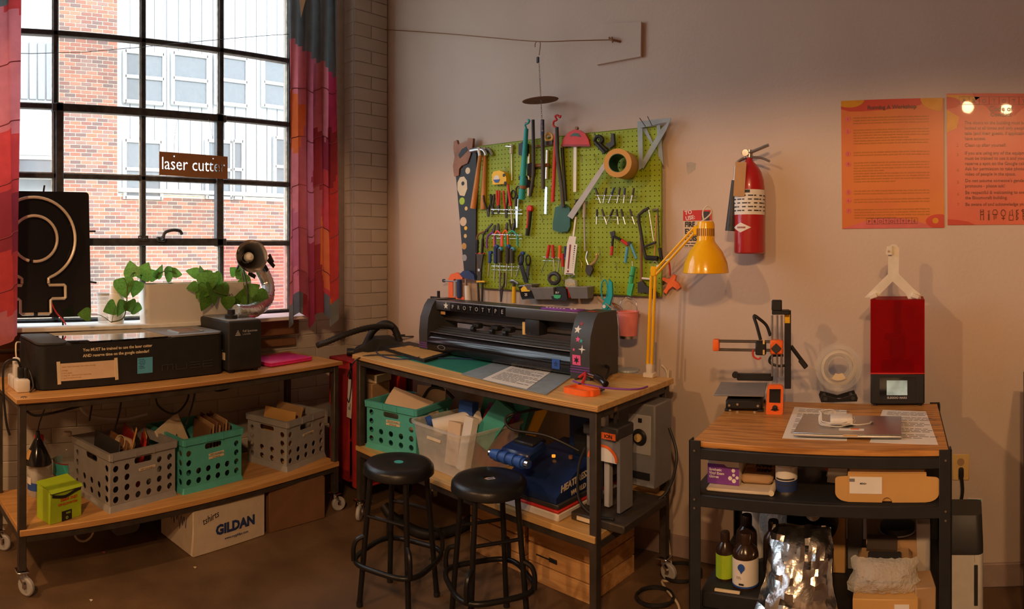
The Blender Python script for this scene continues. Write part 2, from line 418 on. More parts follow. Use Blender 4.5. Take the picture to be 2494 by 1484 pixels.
hd.tube([(XW + .10, p.y, 1.64), (XW + .105, p.y + .01, 1.675), (XW + .105, p.y + .06, 1.69), (XW + .105, p.y + .105, 1.685), (XW + .10, p.y + .12, 1.665)], .010, k=4)
hd.build('handle', 'steel_frame', win)
p = PLf(350, 582, 0)
MB(win).plate(rrect(-.032, -.016, .032, .016, .003), [circ(-.02, .005, .006), circ(0, 0, .006), circ(.02, -.004, .006)], .004,
    Matrix.Translation((XW + .05, p.y, 1.64)) @ Matrix.Rotation(R(90), 4, 'Z')).build('latch_plate', 'steel_frame', win)
sill = MB().box((WLX + .045, (WS + WN) / 2, WB - .012), (.33, WN - WS + .06, .024), .004)
struct('trim_1', sill, 'white')
struct('trim_2', MB().box((WLX + .04, (WS + WN) / 2, WB - .085), (.06, WN - WS, .10), .004).box((WLX + .02, (WS + WN) / 2, WB - .19), (.02, WN - WS, .05), .004), 'card_dark')
# ---------------------------------------------------------------- the building across the alley
FXP = -12.4
def fy(px): return -FXP * math.tan((px + 183.2) / F) * 1.0
def fz(px, py): return E - (py - HY) / F * (-FXP / math.cos((px + 183.2) / F))
ZL, ZTOP = 2.62, 9.0
fac = T('brick_building', 'brick building with grey siding bays across the alley outside', 'building', (FXP, 5, -1.5))
yb0, yb1, yb2 = fy(142), fy(288), fy(900)
MB(fac).box((FXP - .256, (yb2 + fy(-120)) / 2, (ZL - 1.5) / 2), (.5, yb2 - fy(-120), ZL + 1.5)).box((FXP - .256, (yb0 + yb1) / 2, (ZTOP + ZL) / 2), (.5, yb1 - yb0, ZTOP - ZL)).build('wall', 'brick_mortar', fac, label='pale mortar wall body')
L_, H_ = .205, .062
bsrc = MB().box((0, 0, 0), (.09, L_, H_)).build('brick', 'brick', fac, smooth_=0)
FI = MW[fac.name].inverted(); spots = []
z = -1.2; row = 0
while z < ZTOP - .1:
    lo, hi = (fy(-100), yb2 - .3) if z < ZL - .05 else (yb0 + .02, yb1 - .02)
    y = lo + (L_ + .012) * (.5 if row % 2 else 0) + L_ / 2
    while y + L_ / 2 <= hi: spots.append((y, z)); y += L_ + .014
    z += H_ + .014; row += 1
def seen(y, z):
    px = math.atan2(y, -FXP) * F - 183.2; d = math.hypot(y, FXP); py = HY - (z - E) * F / d
    return (235 < px < 700 and 510 < py < 665)
near = sorted([q for q in spots if seen(*q)], key=lambda q: math.hypot(q[0], FXP))[:299]; ns = set(near)
far = MB(fac)
for i, (y, z) in enumerate(near):
    loc = FI @ Vector((FXP - .04, y, z))
    if i == 0: bsrc.location = loc
    else: mesh_copy(bsrc, 'brick', fac, loc)
for y, z in spots:
    if (y, z) not in ns: far.box((FXP - .04, y, z), (.09, L_, H_))
for z in sorted({q[1] for q in spots if q[1] > ZL - .05}):
    ys_ = [q[0] for q in spots if q[1] == z]
    for e0, e1 in ((yb0 + .02, min(ys_) - L_ / 2 - .012), (max(ys_) + L_ / 2 + .012, yb1 - .02)):
        if e1 - e0 > .03: far.box((FXP - .04, (e0 + e1) / 2, z), (.09, e1 - e0, H_))
far.build('bricks', 'brick', fac, kind='stuff', smooth_=0)
# siding bay right of the brick pier
ys, ye = yb1, fy(900); zb = ZL + .02
MB(fac).box((FXP - .12, (ys + ye) / 2, (zb + ZTOP) / 2), (.1, ye - ys, ZTOP - zb)).build('bay_wall', 'siding', fac)
for i in range(int((ye - ys) / .26)):
    MB(fac).box((FXP - .06, ys + .13 + i * .26, (zb + ZTOP) / 2), (.03, .245, ZTOP - zb), .006).build('board', 'siding', fac)
MB(fac).box((FXP + .02, (ys + ye) / 2, zb + .04), (.22, ye - ys, .08), .01).build('ledge', 'far_trim', fac)
def fwin(pl, pr, pt_, pb, rows=2):
    pm = (pl + pr) / 2; y0, y1, z0, z1 = fy(pl), fy(pr), fz(pm, pb), fz(pm, pt_)
    o = MB(fac).box((FXP - .02, (y0 + y1) / 2, (z0 + z1) / 2), (.07, y1 - y0, z1 - z0), .005).build('window', 'far_glass', fac)
    f = MB(fac)
    for y in (y0, y1): f.box((FXP + .01, y, (z0 + z1) / 2), (.09, .07, z1 - z0 + .07), .008)
    for k in range(rows + 1): f.box((FXP + .01, (y0 + y1) / 2, z0 + (z1 - z0) * k / rows), (.09, y1 - y0, .07), .008)
    f.build('window_frame', 'far_trim', fac)
for a in ((303, 392, 345, 482), (503, 562, 345, 482), (566, 590, 345, 482), (668, 760, 340, 478), (303, 398, 130, 250), (420, 505, 135, 255), (525, 600, 140, 255), (640, 720, 150, 262)): fwin(*a)
# left: corrugated metal bay
yl0 = fy(-120)
MB(fac).box((FXP - .35, (yl0 + yb0) / 2, (ZTOP + ZL) / 2), (.1, yb0 - yl0, ZTOP - ZL)).build('side_bay', 'siding', fac)
for i in range(int((yb0 - yl0) / .17)):
    MB(fac).box((FXP - .28, yl0 + .085 + i * .17, (fz(90, 92) + fz(90, 235)) / 2), (.04, .155, fz(90, 92) - fz(90, 235)), .012).build('metal_panel', 'siding_dark', fac)
for a in ((20, 140, 385, 432), (-90, 10, 385, 432)): fwin(*a, rows=1)
MB(fac).box((FXP - .2, (yl0 + yb0) / 2, fz(90, 372)), (.25, yb0 - yl0, .1), .01).build('ledge', 'far_trim', fac)
o = MB().box((-8, 4, -1.75), (9, 30, .5)); o = struct('ground_alley', o, 'brick_mortar')
# ================================================================ frames for benches
def vprism(mb, pts, z0, z1, m=0): return mb.prism([(x, -y) for x, y in pts], z0, z1, m, Matrix.Rotation(R(90), 4, 'X'))
class Fr:
    def __init__(s, o, rz): s.o = Vector((o[0], o[1], 0)); s.rz = rz; s.u = Vector((math.cos(rz), math.sin(rz), 0)); s.n = Vector((-math.sin(rz), math.cos(rz), 0))
    def w(s, x, y, z=0): p = s.o + s.u * x + s.n * y; return Vector((p.x, p.y, z))
    def hit(s, px, y):            # local x where the column px crosses depth line y
        a = AZ(px); d = Vector((math.sin(a), math.cos(a), 0)); b = s.o + s.n * y
        # d*t = b + u*x
        det = d.x * -s.u.y + d.y * s.u.x
        return (d.x * b.y - d.y * b.x) / (d.y * s.u.x - d.x * s.u.y)
def caster(root, x, y, ztop, r=.042, rz=.5):
    c = MB().box((x, y, ztop - .004), (.06, .06, .008), .002).cyl((x, y, ztop - .03), (x, y, ztop), .018)
    dx, dy = math.cos(rz), math.sin(rz); ax = Vector((-dy, dx, 0)); q = Vector((x + dx * .025, y + dy * .025, r))
    for s in (-1, 1):
        e = q + ax * .016 * s
        c.tube([(x + ax.x * .016 * s, y + ax.y * .016 * s, ztop - .02), e + Vector((0, 0, .02)), e], .011, n=6)
    o = c.build('caster', 'chrome', root)
    X = Matrix.Translation(q) @ Matrix.Rotation(rz, 4, 'Z') @ Matrix.Rotation(R(90), 4, 'X')
    MB().lathe([(.006, -.011), (r * .85, -.012), (r, -.007), (r, .007), (r * .85, .012), (.006, .011)], 20, X=X).build('wheel', 'lgrey', o)
def bench(name, label, fr, Lx, D, h, zs, topmat, th=.022):
    t = T(name, label, 'workbench', fr.w(0, 0), fr.rz)
    MB().box((Lx / 2, D / 2, h - th / 2), (Lx, D, th), .002).build('tabletop', topmat, t)
    e = MB()
    for k in range(3): e.box((Lx / 2, -.0005, h - th + .004 + k * .007), (Lx - .004, .002, .0018))
    e.build('ply_layers', 'ply_edge', t)
    lx = (.035, Lx - .035); ly = (.035, D - .03)
    for x in lx:
        for y in ly: MB().box((x, y, (h - th + .11) / 2), (.036, .036, h - th - .11), .003).build('leg', 'legsteel', t)
    rl = MB()
    for z in (h - th - .02, zs - .045):
        for y in ly: rl.box((Lx / 2, y, z), (Lx - .1, .03, .034), .003)
        for x in lx: rl.box((x, D / 2, z), (.03, D - .1, .034), .003)
    rl.build('frame_rail', 'legsteel', t)
    MB().box((Lx / 2, D / 2, zs - .014), (Lx - .04, D - .02, .028), .002).build('shelf', topmat, t)
    for i, x in enumerate(lx):
        for j, y in enumerate(ly): caster(t, x, y, .11, rz=-.9 + i * .5 + j * .3)
    return t
HB, ZS1 = .90, .30
A = at_r(40, 900, 2.969); Bq = at_r(835, 900, 3.95); d = Bq - A
LB = Fr(A, math.atan2(d.y, d.x)); LLEN = math.hypot(d.x, d.y)
bl = bench('workbench', 'long plywood workbench on casters under the factory window', LB, LLEN, .52, HB, ZS1, 'ply')
mk_ = MB(); 
mk_.tube([(.030, .03, HB + .0008), (.035, .045, HB + .0008), (.055, .045, HB + .0008), (.06, .032, HB + .0008)], .0014, n=5, k=4).tube([(.04, .045, HB + .0008), (.04, .02, HB + .0008)], .0014, n=5).tube([(.05, .045, HB + .0008), (.05, .02, HB + .0008)], .0014, n=5)
mk_.build('ink_doodle', 'ink', bl)
# ---------------------------------------------------------------- laser cutter
Y0 = .13; x0, x1 = LB.hit(92, Y0), LB.hit(548, Y0); W_ = x1 - x0; D_, H_c = .37, .225
lc = T('laser_cutter', 'long black desktop laser cutter with a mirror-dark lid and white notice lettering', 'laser cutter', LB.w(x0, Y0, HB), LB.rz)
vprism(MB(), rrect(0, 0, W_, D_, .045, 6), .006, H_c - .012).build('body', 'matte_black', lc)
vprism(MB(), rrect(.012, .012, W_ - .012, D_ - .012, .04, 6), H_c - .014, H_c - .003).build('top_rim', 'cutter_grey', lc)
xa, xb = W_ * .16, W_ * .67
vprism(MB(), rrect(xa, .006, xb, D_ - .01, .006), H_c - .006, H_c + .002).build('lid', 'mirror_black', lc, 'mirror-dark glass lid')
vprism(MB(), rrect(.004, .004, xa - .006, D_ - .006, .04, 6), H_c - .006, H_c + .003).build('end_cover', 'cutter_grey', lc)
vprism(MB(), rrect(xb + .004, .004, W_ - .004, D_ - .006, .04, 6), H_c - .006, H_c + .003).build('end_cover', 'grey', lc, 'grey control end')
sp = vprism(MB(), rrect(xb + .09, .06, xb + .25, .19, .006), H_c + .003, H_c + .009).build('control_screen', 'alu', lc, 'silver bezel with small screen')
vprism(MB(), rrect(xb + .105, .073, xb + .235, .177, .003), H_c + .009, H_c + .0105).build('screen', 'card_dark', sp)
ft = MB()
for x in (.06, W_ - .06):
    for y in (.06, D_ - .06): ft.cyl((x, y, 0), (x, y, .01), .02)
ft.split('foot', 'black', lc)
def lx(px): return LB.hit(px, Y0) - x0
nb = MB(); s_ = (lx(406) - lx(202)) / 22.3
nb.text('You MUST be trained to use the laser cutter', s_, TX(lx(202), -.0005, .180), bold=.0004).text('AND reserve time on the google calendar!', s_, TX(lx(202), -.0005, .180 - s_ * 1.35), bold=.0004)
nb.build('notice_lettering', 'cream', lc, 'cream notice lettering')
nt = MB().box(((lx(140) + lx(285)) / 2, -.001, .085), (lx(285) - lx(140), .001, .085)).build('paper_note', 'paper_warm', lc, 'handwritten note on cream paper')
tp = MB()
for px in (143, 283): tp.box((lx(px), -.002, .083), (.018, .001, .11), rot=(0, R(-3), 0))
tp.split('masking_tape', 'cream', nt)
hw = MB().text('Laser: "end of booking" reset when cleaning', .0098, TX(lx(150), -.0018, .108), ext=.0002, shear=.2).text('settings:', .0098, TX(lx(150), -.0018, .091), ext=.0002, shear=.2)
hw.text('1. Focus (again)', .0085, TX(lx(150), -.0018, .078), ext=.0002, shear=.2).text('2. using / fan   check and "laser" material flag', .0085, TX(lx(150), -.0018, .066), ext=.0002, shear=.2).text('3. log in to reserve and notes', .0085, TX(lx(150), -.0018, .054), ext=.0002, shear=.2)
hw.build('handwriting', 'card', nt)
bn = MB().box((lx(353), -.001, .088), (lx(372) - lx(335), .001, .080)).build('sticky_note', 'lblue', lc, 'pale blue sticky note')
MB().text('speed 80\n  power 50\nwait and go\n   then 50\n10 watts\n  thickness', .0085, TX(lx(337), -.0017, .116), ext=.0002, shear=.25).build('handwriting', 'navy', bn)
lg = MB(); xm = lx(395); k = (lx(520) - lx(395)) / 4.2; zz = .052; hh = .028
def seg(pts, X): lg.tube([(xm + X * k + a * k * .85, -.001, zz + b * hh) for a, b in pts], .0022, n=5)
seg([(0, 0), (0, 1), (.5, 1), (.5, 0)], 0); seg([(.5, 1), (1, 1), (1, 0)], 0); seg([(0, 1), (0, 0), (1, 0), (1, 1)], 1.1); seg([(1, 1), (0, 1), (0, .5), (1, .5), (1, 0), (0, 0)], 2.2); seg([(1, 1), (0, 1), (0, .5), (1, .5)], 3.3); seg([(0, .5), (0, 0), (1, 0)], 3.3)
lg.build('logo_lettering', 'dark', lc, 'raised dark logo lettering')
# ---------------------------------------------------------------- cooling box beside it
Yb = .10; xb0 = LB.hit(556, Yb); cw = .215
cb = T('cooler_box', 'black cooling box with a round filler cap beside the laser cutter', 'cooling unit', LB.w(xb0, Yb, HB), LB.rz - R(4))
MB().box((cw / 2, .17, .148), (cw, .34, .27), .012, seg=3).build('body', 'matte_black', cb)
MB().box((cw / 2, .17, .285), (cw - .02, .32, .008), .003).build('top_plate', 'grey', cb)
MB().lathe([(.001, 0), (.036, 0), (.036, .02), (.022, .024), (.022, .05), (.001, .05)], 20, c=(cw * .35, .10, .289)).build('filler_cap', 'black', cb)
f_ = MB()
for x in (.03, cw - .03):
    for y in (.03, .3): f_.box((x, y, .007), (.03, .03, .014), .002)
f_.split('foot', 'black', cb)
l_ = MB()
for i in range(4): l_.add([(cw * .28 - .018 + i * .0045, -.0012, .205 + i * .008), (cw * .28 + .018 - i * .0045, -.0012, .205 + i * .008), (cw * .28 + .015 - i * .0045, -.0012, .210 + i * .008), (cw * .28 - .015 + i * .0045, -.0012, .210 + i * .008)], [(0, 1, 2, 3)])
l_.text('Full Spectrum', .017, TX(cw * .42, -.0012, .222), ext=.0004).text('L A S E R', .013, TX(cw * .42, -.0012, .206), ext=.0004)
l_.build('logo_lettering', 'lgrey', cb)
MB().box((-.001, .05, .09), (.002, .03, .04)).build('side_sticker', 'cream', cb)
c_ = MB().tube([(-.004, .06, .12), (-.03, .07, .13), (-.035, .12, .11), (-.005, .14, .12)], .004, k=5).build('air_hose', 'lblue', cb, 'blue air tube loop')
# ---------------------------------------------------------------- pink laptop, papers, cables on the bench end
Yl = .10; xl = LB.hit(655, Yl)
lp = T('laptop', 'closed hot pink laptop at the end of the window bench', 'laptop', LB.w(xl + .02, Yl, HB), LB.rz + R(3))
MB().box((.17, .13, .010), (.33, .23, .014), .006, seg=2).build('base', 'hotpink', lp)
MB().box((.17, .13, .0215), (.33, .23, .009), .004, seg=2).build('lid', 'hotpink', lp)
MB().box((.13, .19, .0263), (.03, .018, .0006)).build('lid_sticker', 'lgrey', lp)
fe = MB()
for x in (.03, .31):
    for y in (.04, .22): fe.cyl((x, y, 0), (x, y, .004), .006)
fe.split('foot', 'black', lp)
one('paper_sheet', MB().box((0, 0, .0008), (.20, .12, .0012)), 'paper', 'white sheet lying behind the pink laptop', 'paper', LB.w(xl + .10, .43, HB), LB.rz + .3)
one('twisted_wire', MB().tube([(0, 0, .004), (.05, .03, .006), (.10, .08, .004), (.14, .11, .05), (.15, .13, .09)], .0035, n=6, k=6), 'card', 'thin brown wire curling up behind the pink laptop', 'wire', LB.w(xl - .02, .36, HB), LB.rz)
one('blue_cable', MB().tube([(0, 0, .004), (.06, .05, .004), (.15, .07, .004), (.24, .10, .004)], .0035, n=6, k=6), 'blue', 'thin blue cable behind the pink laptop', 'cable', LB.w(xl - .02, .35, HB), LB.rz)
# ---------------------------------------------------------------- power strip at the left end
ps = T('power_strip', 'white power strip block standing on the bench end', 'power strip', LB.w(.035, .12, HB), LB.rz)
MB().box((.035, .10, .03), (.065, .19, .06), .008, seg=2).build('body', 'white', ps)
a_ = MB().box((.026, .11, .105), (.03, .045, .09), .006, seg=2).build('white_adapter', 'white', ps)
MB().tube([(.026, .11, .15), (.026, .12, .19), (.04, .16, .215), (.07, .20, .21)], .004, n=6, k=5).build('white_cord', 'cream', a_)
MB().box((.034, .06, .085), (.028, .03, .055), .006, seg=2).box((.055, .05, .085), (.018, .03, .05), .004).build('black_plug', 'black', ps)
MB().tube([(.034, .06, .11), (.01, .05, .15), (-.045, .06, .13), (-.055, .05, .02), (-.045, .03, -.14), (-.03, .02, -.20)], .006, n=7, k=6).tube([(.055, .05, .11), (.075, .04, .09), (.08, .0, .03), (.06, -.01, .005)], .005, n=7, k=6).build('black_cord', 'black', ps)
# ---------------------------------------------------------------- cables slung under the tabletop
def hang(label, pts, r=.006, mat='black', name='hanging_cable'):
    one(name, MB().tube([LB.w(*p) for p in pts], r, n=7, k=8), mat, label, 'cable')
zt = HB - .045
hang('black cable sagging below the bench edge near the power strip', [(.06, .03, zt - .02), (.12, .06, zt - .05), (.30, .10, zt - .04), (.55, .12, zt), ], .006)
hang('black cable loop hanging under the middle of the window bench', [(.80, .20, zt), (.82, .2, zt - .10), (.93, .22, zt - .16), (1.02, .24, zt - .10), (1.03, .24, zt)], .0055)
hang('black cable dropping behind the grey crate of folders', [(.66, .30, zt), (.64, .30, zt - .14), (.60, .32, zt - .30)], .005)
hang('black cable with a plug dangling behind the crate of folders', [(.52, .34, zt), (.50, .34, zt - .10), (.49, .35, zt - .18)], .005)
hang('thin black cable hanging near the teal crate of notebooks', [(1.10, .28, zt), (1.08, .28, zt - .12), (1.04, .29, zt - .25)], .0045)
hang('long black cable slung toward the far bench leg', [(1.12, .25, zt), (1.25, .3, zt - .09), (1.45, .34, zt - .07), (1.62, .36, zt)], .005)
hang('grey flexible hose arcing behind the crate of folders', [(.42, .40, zt - .02), (.50, .41, zt - .16), (.70, .42, zt - .21), (.86, .42, zt - .20)], .011, 'lgrey', 'flexible_hose')
# ================================================================ things on the sill
SZ = WB
ng_y = PLf(85, 600, .12).y
ng = T('neon_sign', 'black panel neon sign shaped as a ring above a cross on the sill', 'neon sign', (WLX + .12, ng_y, SZ), R(92), rot=(R(-4), 0, R(91)))
MB().prism(rrect(-.33, .045, .325, .755, .02), .0, .012).build('back_panel', 'gloss_black', ng)
so = MB()
for pts in ([(-.325, .5), (-.35, .5)], [(.325, .53), (.36, .53)], [(.325, .24), (.36, .235)], [(.06, .755), (.065, .79)], [(-.15, .045), (-.15, .0)], [(.16, .045), (.16, .0)]):
    so.tube([(pts[0][0], .004, pts[0][1]), (pts[1][0], .0, pts[1][1])], .006, n=7)
so.split('standoff', 'black', ng)
cz = .485
def arc(r, a0, a1, n=24): return [(r * math.cos(R(a0 + (a1 - a0) * i / n)), -.03, cz + r * math.sin(R(a0 + (a1 - a0) * i / n))) for i in range(n + 1)]
def nx(*p): return [(x, -.03, z) for x, z in p]
n1 = MB().tube(arc(.232, -68, 248, 48) , .0085, n=8)
n1.build('neon_tube', 'neon_tube', ng)
MB().tube(arc(.128, -95, 255, 40), .0085, n=8).build('neon_tube', 'neon_tube', ng)
s = MB().tube(nx((.087, .27), (.075, .262), (.075, .235)), .0085)
def cross(sg): return nx((sg * .0775, .232), (sg * .0775, .225), (sg * .165, .225), (sg * .17, .22), (sg * .17, .155), (sg * .165, .15), (sg * .095, .15), (sg * .085, .142), (sg * .085, .075), (sg * .075, .067), (sg * .012, .067))
s.tube(cross(1), .0085, n=8).build('neon_tube', 'neon_tube', ng); MB().tube(nx((-.087, .27), (-.075, .262), (-.075, .235)), .0085).tube(cross(-1), .0085, n=8).build('neon_tube', 'neon_tube', ng)
cl = MB()
for a, r in ((20, .232), (120, .232), (-60, .128), (70, .128), (200, .128), (-95, .128)): cl.box((r * math.cos(R(a)), -.015, cz + r * math.sin(R(a))), (.016, .034, .016), .002)
cl.box((0, -.015, .067), (.02, .034, .014), .002).split('tube_clip', 'black', ng)
MB().tube([(.085, -.03, .14), (.11, -.04, .08), (.15, -.05, .03), (.165, -.05, .005)], .004, n=6, k=5).build('electrode_wire', 'red', ng, 'red electrode wire')
# planter
pyl, pyr = PLf(338, 700, .10).y, PLf(598, 700, .10).y; PWd = pyr - pyl
pl_ = T('planter', 'long white plastic window box planter on the sill', 'planter', (WLX + .125, (pyl + pyr) / 2, SZ), R(90))
o_ = rrect(-PWd / 2 + .012, -.062, PWd / 2 - .012, .062, .03, 5); t_ = rrect(-PWd / 2, -.075, PWd / 2, .075, .035, 5); n_ = len(o_); H_p = .225
i_ = rrect(-PWd / 2 + .006, -.069, PWd / 2 - .006, .069, .032, 5); b_ = rrect(-PWd / 2 + .01, -.065, PWd / 2 - .01, .065, .032, 5)
vs = [(x, y, 0) for x, y in o_] + [(x, y, H_p) for x, y in t_] + [(x, y, H_p) for x, y in i_] + [(x, y, H_p - .03) for x, y in b_]
fs = [tuple(range(n_))[::-1]] + [(q * n_ + i, q * n_ + (i + 1) % n_, (q + 1) * n_ + (i + 1) % n_, (q + 1) * n_ + i) for q in range(3) for i in range(n_)]
MB().add(vs, fs).build('pot', 'planter', pl_)
MB().add([(x, y, H_p - .028) for x, y in b_], [tuple(range(n_))]).build('soil', 'soil', pl_)
# trailing vines: each plant a thing with stem and heart-shaped leaves
lm = None
def leafmesh():
    o = []
    for i in range(15):
        t = i / 14; w_ = .52 * math.sin(PI * t ** .55) ** .8 * (1 - .15 * t); o.append((t, w_))
    vs = []; fs = []
    for t, w_ in o:
        n0 = -.10 if t < .05 else 0
        vs += [(t - .12 * abs(w_) * (t < .2), w_, -.10 * t * t + .10 * abs(w_)), (t, 0, -.12 * t * t), (t - .12 * abs(w_) * (t < .2), -w_, -.10 * t * t + .10 * abs(w_))]
    for i in range(14):
        a = i * 3; fs += [(a, a + 1, a + 4, a + 3), (a + 1, a + 2, a + 5, a + 4)]
    return vs, fs
LV = leafmesh()
def vine(label, path, leaves, base):
    t = T('pothos_vine', label, 'plant', base)
    P_ = smooth([Vector(p) for p in path], 8)
    MB(t).tube(P_, .0035, n=6).build('stem', 'stem', t)
    rnd = random.Random(sum(map(ord, label)) + len(leaves)); src = None
    for k, (px, py, off, size, ang) in enumerate(leaves):
        tip = PLf(px, py, off)
        st = min(P_, key=lambda q: (q - tip).length)
        cpos = tip
        rot = Matrix.Rotation(R(90), 4, 'Z') @ FX                        # leaf in xy -> faces the room (normal +x)
        X = Matrix.Rotation(R(90), 4, 'Z') @ Matrix.Rotation(R(90), 4, 'X') @ Matrix.Rotation(R(ang), 4, 'Z') @ Matrix.Rotation(R(rnd.uniform(-35, 35)), 4, 'X') @ Matrix.Rotation(R(rnd.uniform(-30, 25)), 4, 'Y')
        m = Matrix.Translation(cpos) @ X @ Matrix.Diagonal((size, size, size, 1)) @ Matrix.Translation((-.5, 0, 0))
        b = m @ Vector((0, 0, 0))
        if src is None:
            src = MB().add(*LV).build('leaf', 'leaf', t); lo = src
        else: lo = mesh_copy(src, 'leaf', t, (0, 0, 0))
        lo.matrix_basis = MW[t.name].inverted() @ m
        MB(t).tube([st, (st + b) / 2 + Vector((0, 0, .015)), b], .0018, n=5, k=3).build('petiole', 'stem', t)
    return t
def pp(*a): return [PLf(*q) for q in a]
zc = SZ + H_p
vine('pothos vine trailing over the left end of the white planter', pp((345, 672, .12), (325, 665, .16), (312, 690, .22), (308, 740, .24), (300, 775, .26), (270, 785, .26)),
     [(320, 655, .14, .10, 100), (352, 660, .13, .11, 60), (303, 702, .22, .12, -80), (330, 705, .2, .10, -100), (318, 748, .24, .085, -60), (295, 752, .25, .10, -110), (268, 752, .25, .09, 200), (335, 752, .2, .08, -20), (205, 766, .3, .075, 180)], PLf(340, 690, .15))
vine('pothos vine with upright leaves at the back of the white planter', pp((380, 680, .1), (385, 668, .1), (410, 660, .1), (430, 668, .1)),
     [(388, 662, .1, .09, 70), (415, 664, .1, .10, 20), (372, 668, .08, .08, 130), (432, 666, .1, .07, -10)], PLf(390, 690, .1))
vine('bushy pothos vine hanging over the front of the white planter', pp((500, 680, .12), (505, 668, .17), (500, 690, .22), (520, 710, .24), (560, 720, .22)),
     [(470, 664, .1, .09, 150), (492, 662, .13, .085, 80), (510, 668, .16, .08, 40), (505, 690, .24, .13, -90), (530, 690, .22, .12, -50), (520, 715, .25, .14, -100), (490, 712, .24, .10, -130), (545, 712, .22, .10, -60), (555, 740, .22, .09, -90), (500, 735, .25, .12, -110), (468, 700, .24, .07, 200), (575, 738, .2, .09, -60)], PLf(505, 690, .12))
vine('pothos vine climbing beside the chrome lamp at the planter end', pp((590, 680, .12), (596, 640, .14), (590, 670, .18), (600, 715, .22), (615, 735, .26)),
     [(570, 660, .12, .08, 140), (585, 662, .12, .10, 90), (600, 690, .15, .09, -60), (590, 722, .22, .10, 180), (617, 705, .22, .10, 30), (628, 735, .26, .13, 10), (640, 730, .3, .12, -30), (605, 745, .25, .11, -100)], PLf(590, 690, .12))
# bottle behind the leaves
wb = T('water_bottle', 'white plastic bottle standing left of the planter', 'bottle', PLf(283, 770, .10).xy.to_3d() + Vector((0, 0, SZ)))
MB().lathe([(.001, 0), (.042, 0), (.045, .01), (.045, .15), (.04, .17)], 24).build('body', 'white', wb)
MB().lathe([(.04, .17), (.036, .175), (.036, .215), (.028, .222), (.001, .222)], 24).build('lid', 'ivory', wb)
tb = T('tumbler', 'clear ribbed tumbler with grey lid behind the white bottle', 'tumbler', PLf(270, 770, .05).xy.to_3d() + Vector((-.0, -.04, SZ)))
MB().lathe([(.001, 0), (.036, 0), (.042, .16)], 20).build('cup', 'clear_soft', tb); MB().lathe([(.044, .16), (.044, .172), (.001, .176)], 20).build('lid', 'lgrey', tb)
# ---------------------------------------------------------------- chrome clamp lamp and duct
q = PLf(612, 612, .30)
du = T('exhaust_duct', 'crinkled aluminium exhaust hose with torn black tape at its mouth', 'duct', PLf(640, 755, .22))
path = [PLf(575, 760, .40), PLf(612, 758, .36), PLf(645, 735, .26), PLf(652, 700, .2), PLf(640, 665, .18), PLf(625, 640, .16)]
Pp = smooth(path, 9); rad = [.042 + (.0035 if i % 2 else 0) for i in range(len(Pp))]
MB(du).tube(Pp, .042, n=18, radii=rad).build('hose', 'duct', du, smooth_=60)
tpb = MB(du)
for (a, b) in (((612, 655), (628, 628)), ((652, 632), (668, 650)), ((640, 640), (652, 660)), ((605, 665), (622, 675)), ((655, 620), (665, 640))):
    pa, pb = PLf(*a, .25), PLf(*b, .24); tpb.tube([pa, pb], .013, n=6, flat=.12)
tpb.build('black_tape', 'black', du, 'torn black tape strips')
lm_ = T('clamp_lamp', 'chrome reflector clamp lamp aimed into the room above the duct', 'clamp lamp', PLf(590, 640, .25))
ax = (PLf(628, 620, .52) - PLf(592, 632, .27)).normalized(); zq = Vector((0, 0, 1)); u_ = ax.cross(zq).normalized(); v_ = u_.cross(ax)
X = Matrix.Translation(PLf(596, 630, .28)) @ Matrix((u_, v_, ax)).transposed().to_4x4()
sh = MB(lm_); sh.lathe([(.020, 0), (.026, .01), (.028, .03), (.05, .055), (.075, .085), (.094, .125), (.096, .128), (.093, .127), (.074, .09), (.048, .06), (.027, .035), (.022, .012), (.001, .011)], 32, X=X); sh.build('reflector', 'chrome', lm_)
MB(lm_).lathe([(.001, .03), (.018, .032), (.027, .06), (.03, .078), (.02, .10), (.001, .108)], 20, X=X).build('bulb', 'white', lm_)
MB(lm_).lathe([(.001, -.07), (.017, -.065), (.02, -.02), (.022, .0), (.001, .001)], 16, X=X).build('socket', 'gloss_black', lm_)
MB(lm_).tube([PLf(590, 640, .24), PLf(592, 655, .24), PLf(600, 690, .26), PLf(604, 735, .28), PLf(604, 770, .25)], .0045, n=6, k=6).build('cord', 'black', lm_)
MB(lm_).tube([PLf(580, 622, .24), PLf(584, 640, .24), PLf(577, 655, .22)], .007, n=6, k=3).build('clamp', 'black', lm_)
# laser cutter sign hanging in the window
p0, p1 = PLf(388, 374, .03), PLf(556, 430, .03); sw, sh_ = p1.y - p0.y, .142
sg = T('hanging_sign', 'brown acrylic sign with cut-out lettering hanging in the window', 'sign', (WLX + .03, p0.y, PLf(470, 430, .03).z), R(91))
ls = sh_ * .76
def area(l): return sum(l[i][0] * l[(i + 1) % len(l)][1] - l[(i + 1) % len(l)][0] * l[i][1] for i in range(len(l))) / 2
lps = MB().loops('laser cutter', ls); xa_, xb_ = min(q[0] for l in lps for q in l), max(q[0] for l in lps for q in l); kx = sw * .92 / (xb_ - xa_)
lps = [[(sw * .04 + (x - xa_) * kx, sh_ * .26 + y) for x, y in l] for l in lps if abs(area(l)) > 1e-6]
hs_ = [circ(sw * x, sh_ * .83, .005, 10) for x in (.21, .78)]
MB().plate([(0, 0), (sw, -.006), (sw, sh_ - .006), (0, sh_)], lps + hs_, .004, Matrix.Translation((0, .002, 0))).build('board', 'brown', sg, 'brown board with cut-through lettering', smooth_=0)
MB().tube([(sw * .21, .002, sh_ * .83), (sw * .22, .0, .25), (sw * .25, -.01, .34)], .0012, n=5, k=3).tube([(sw * .78, .002, sh_ * .83), (sw * .77, .0, .25), (sw * .70, -.01, .36)], .0012, n=5, k=3).split('string', 'dark', sg)
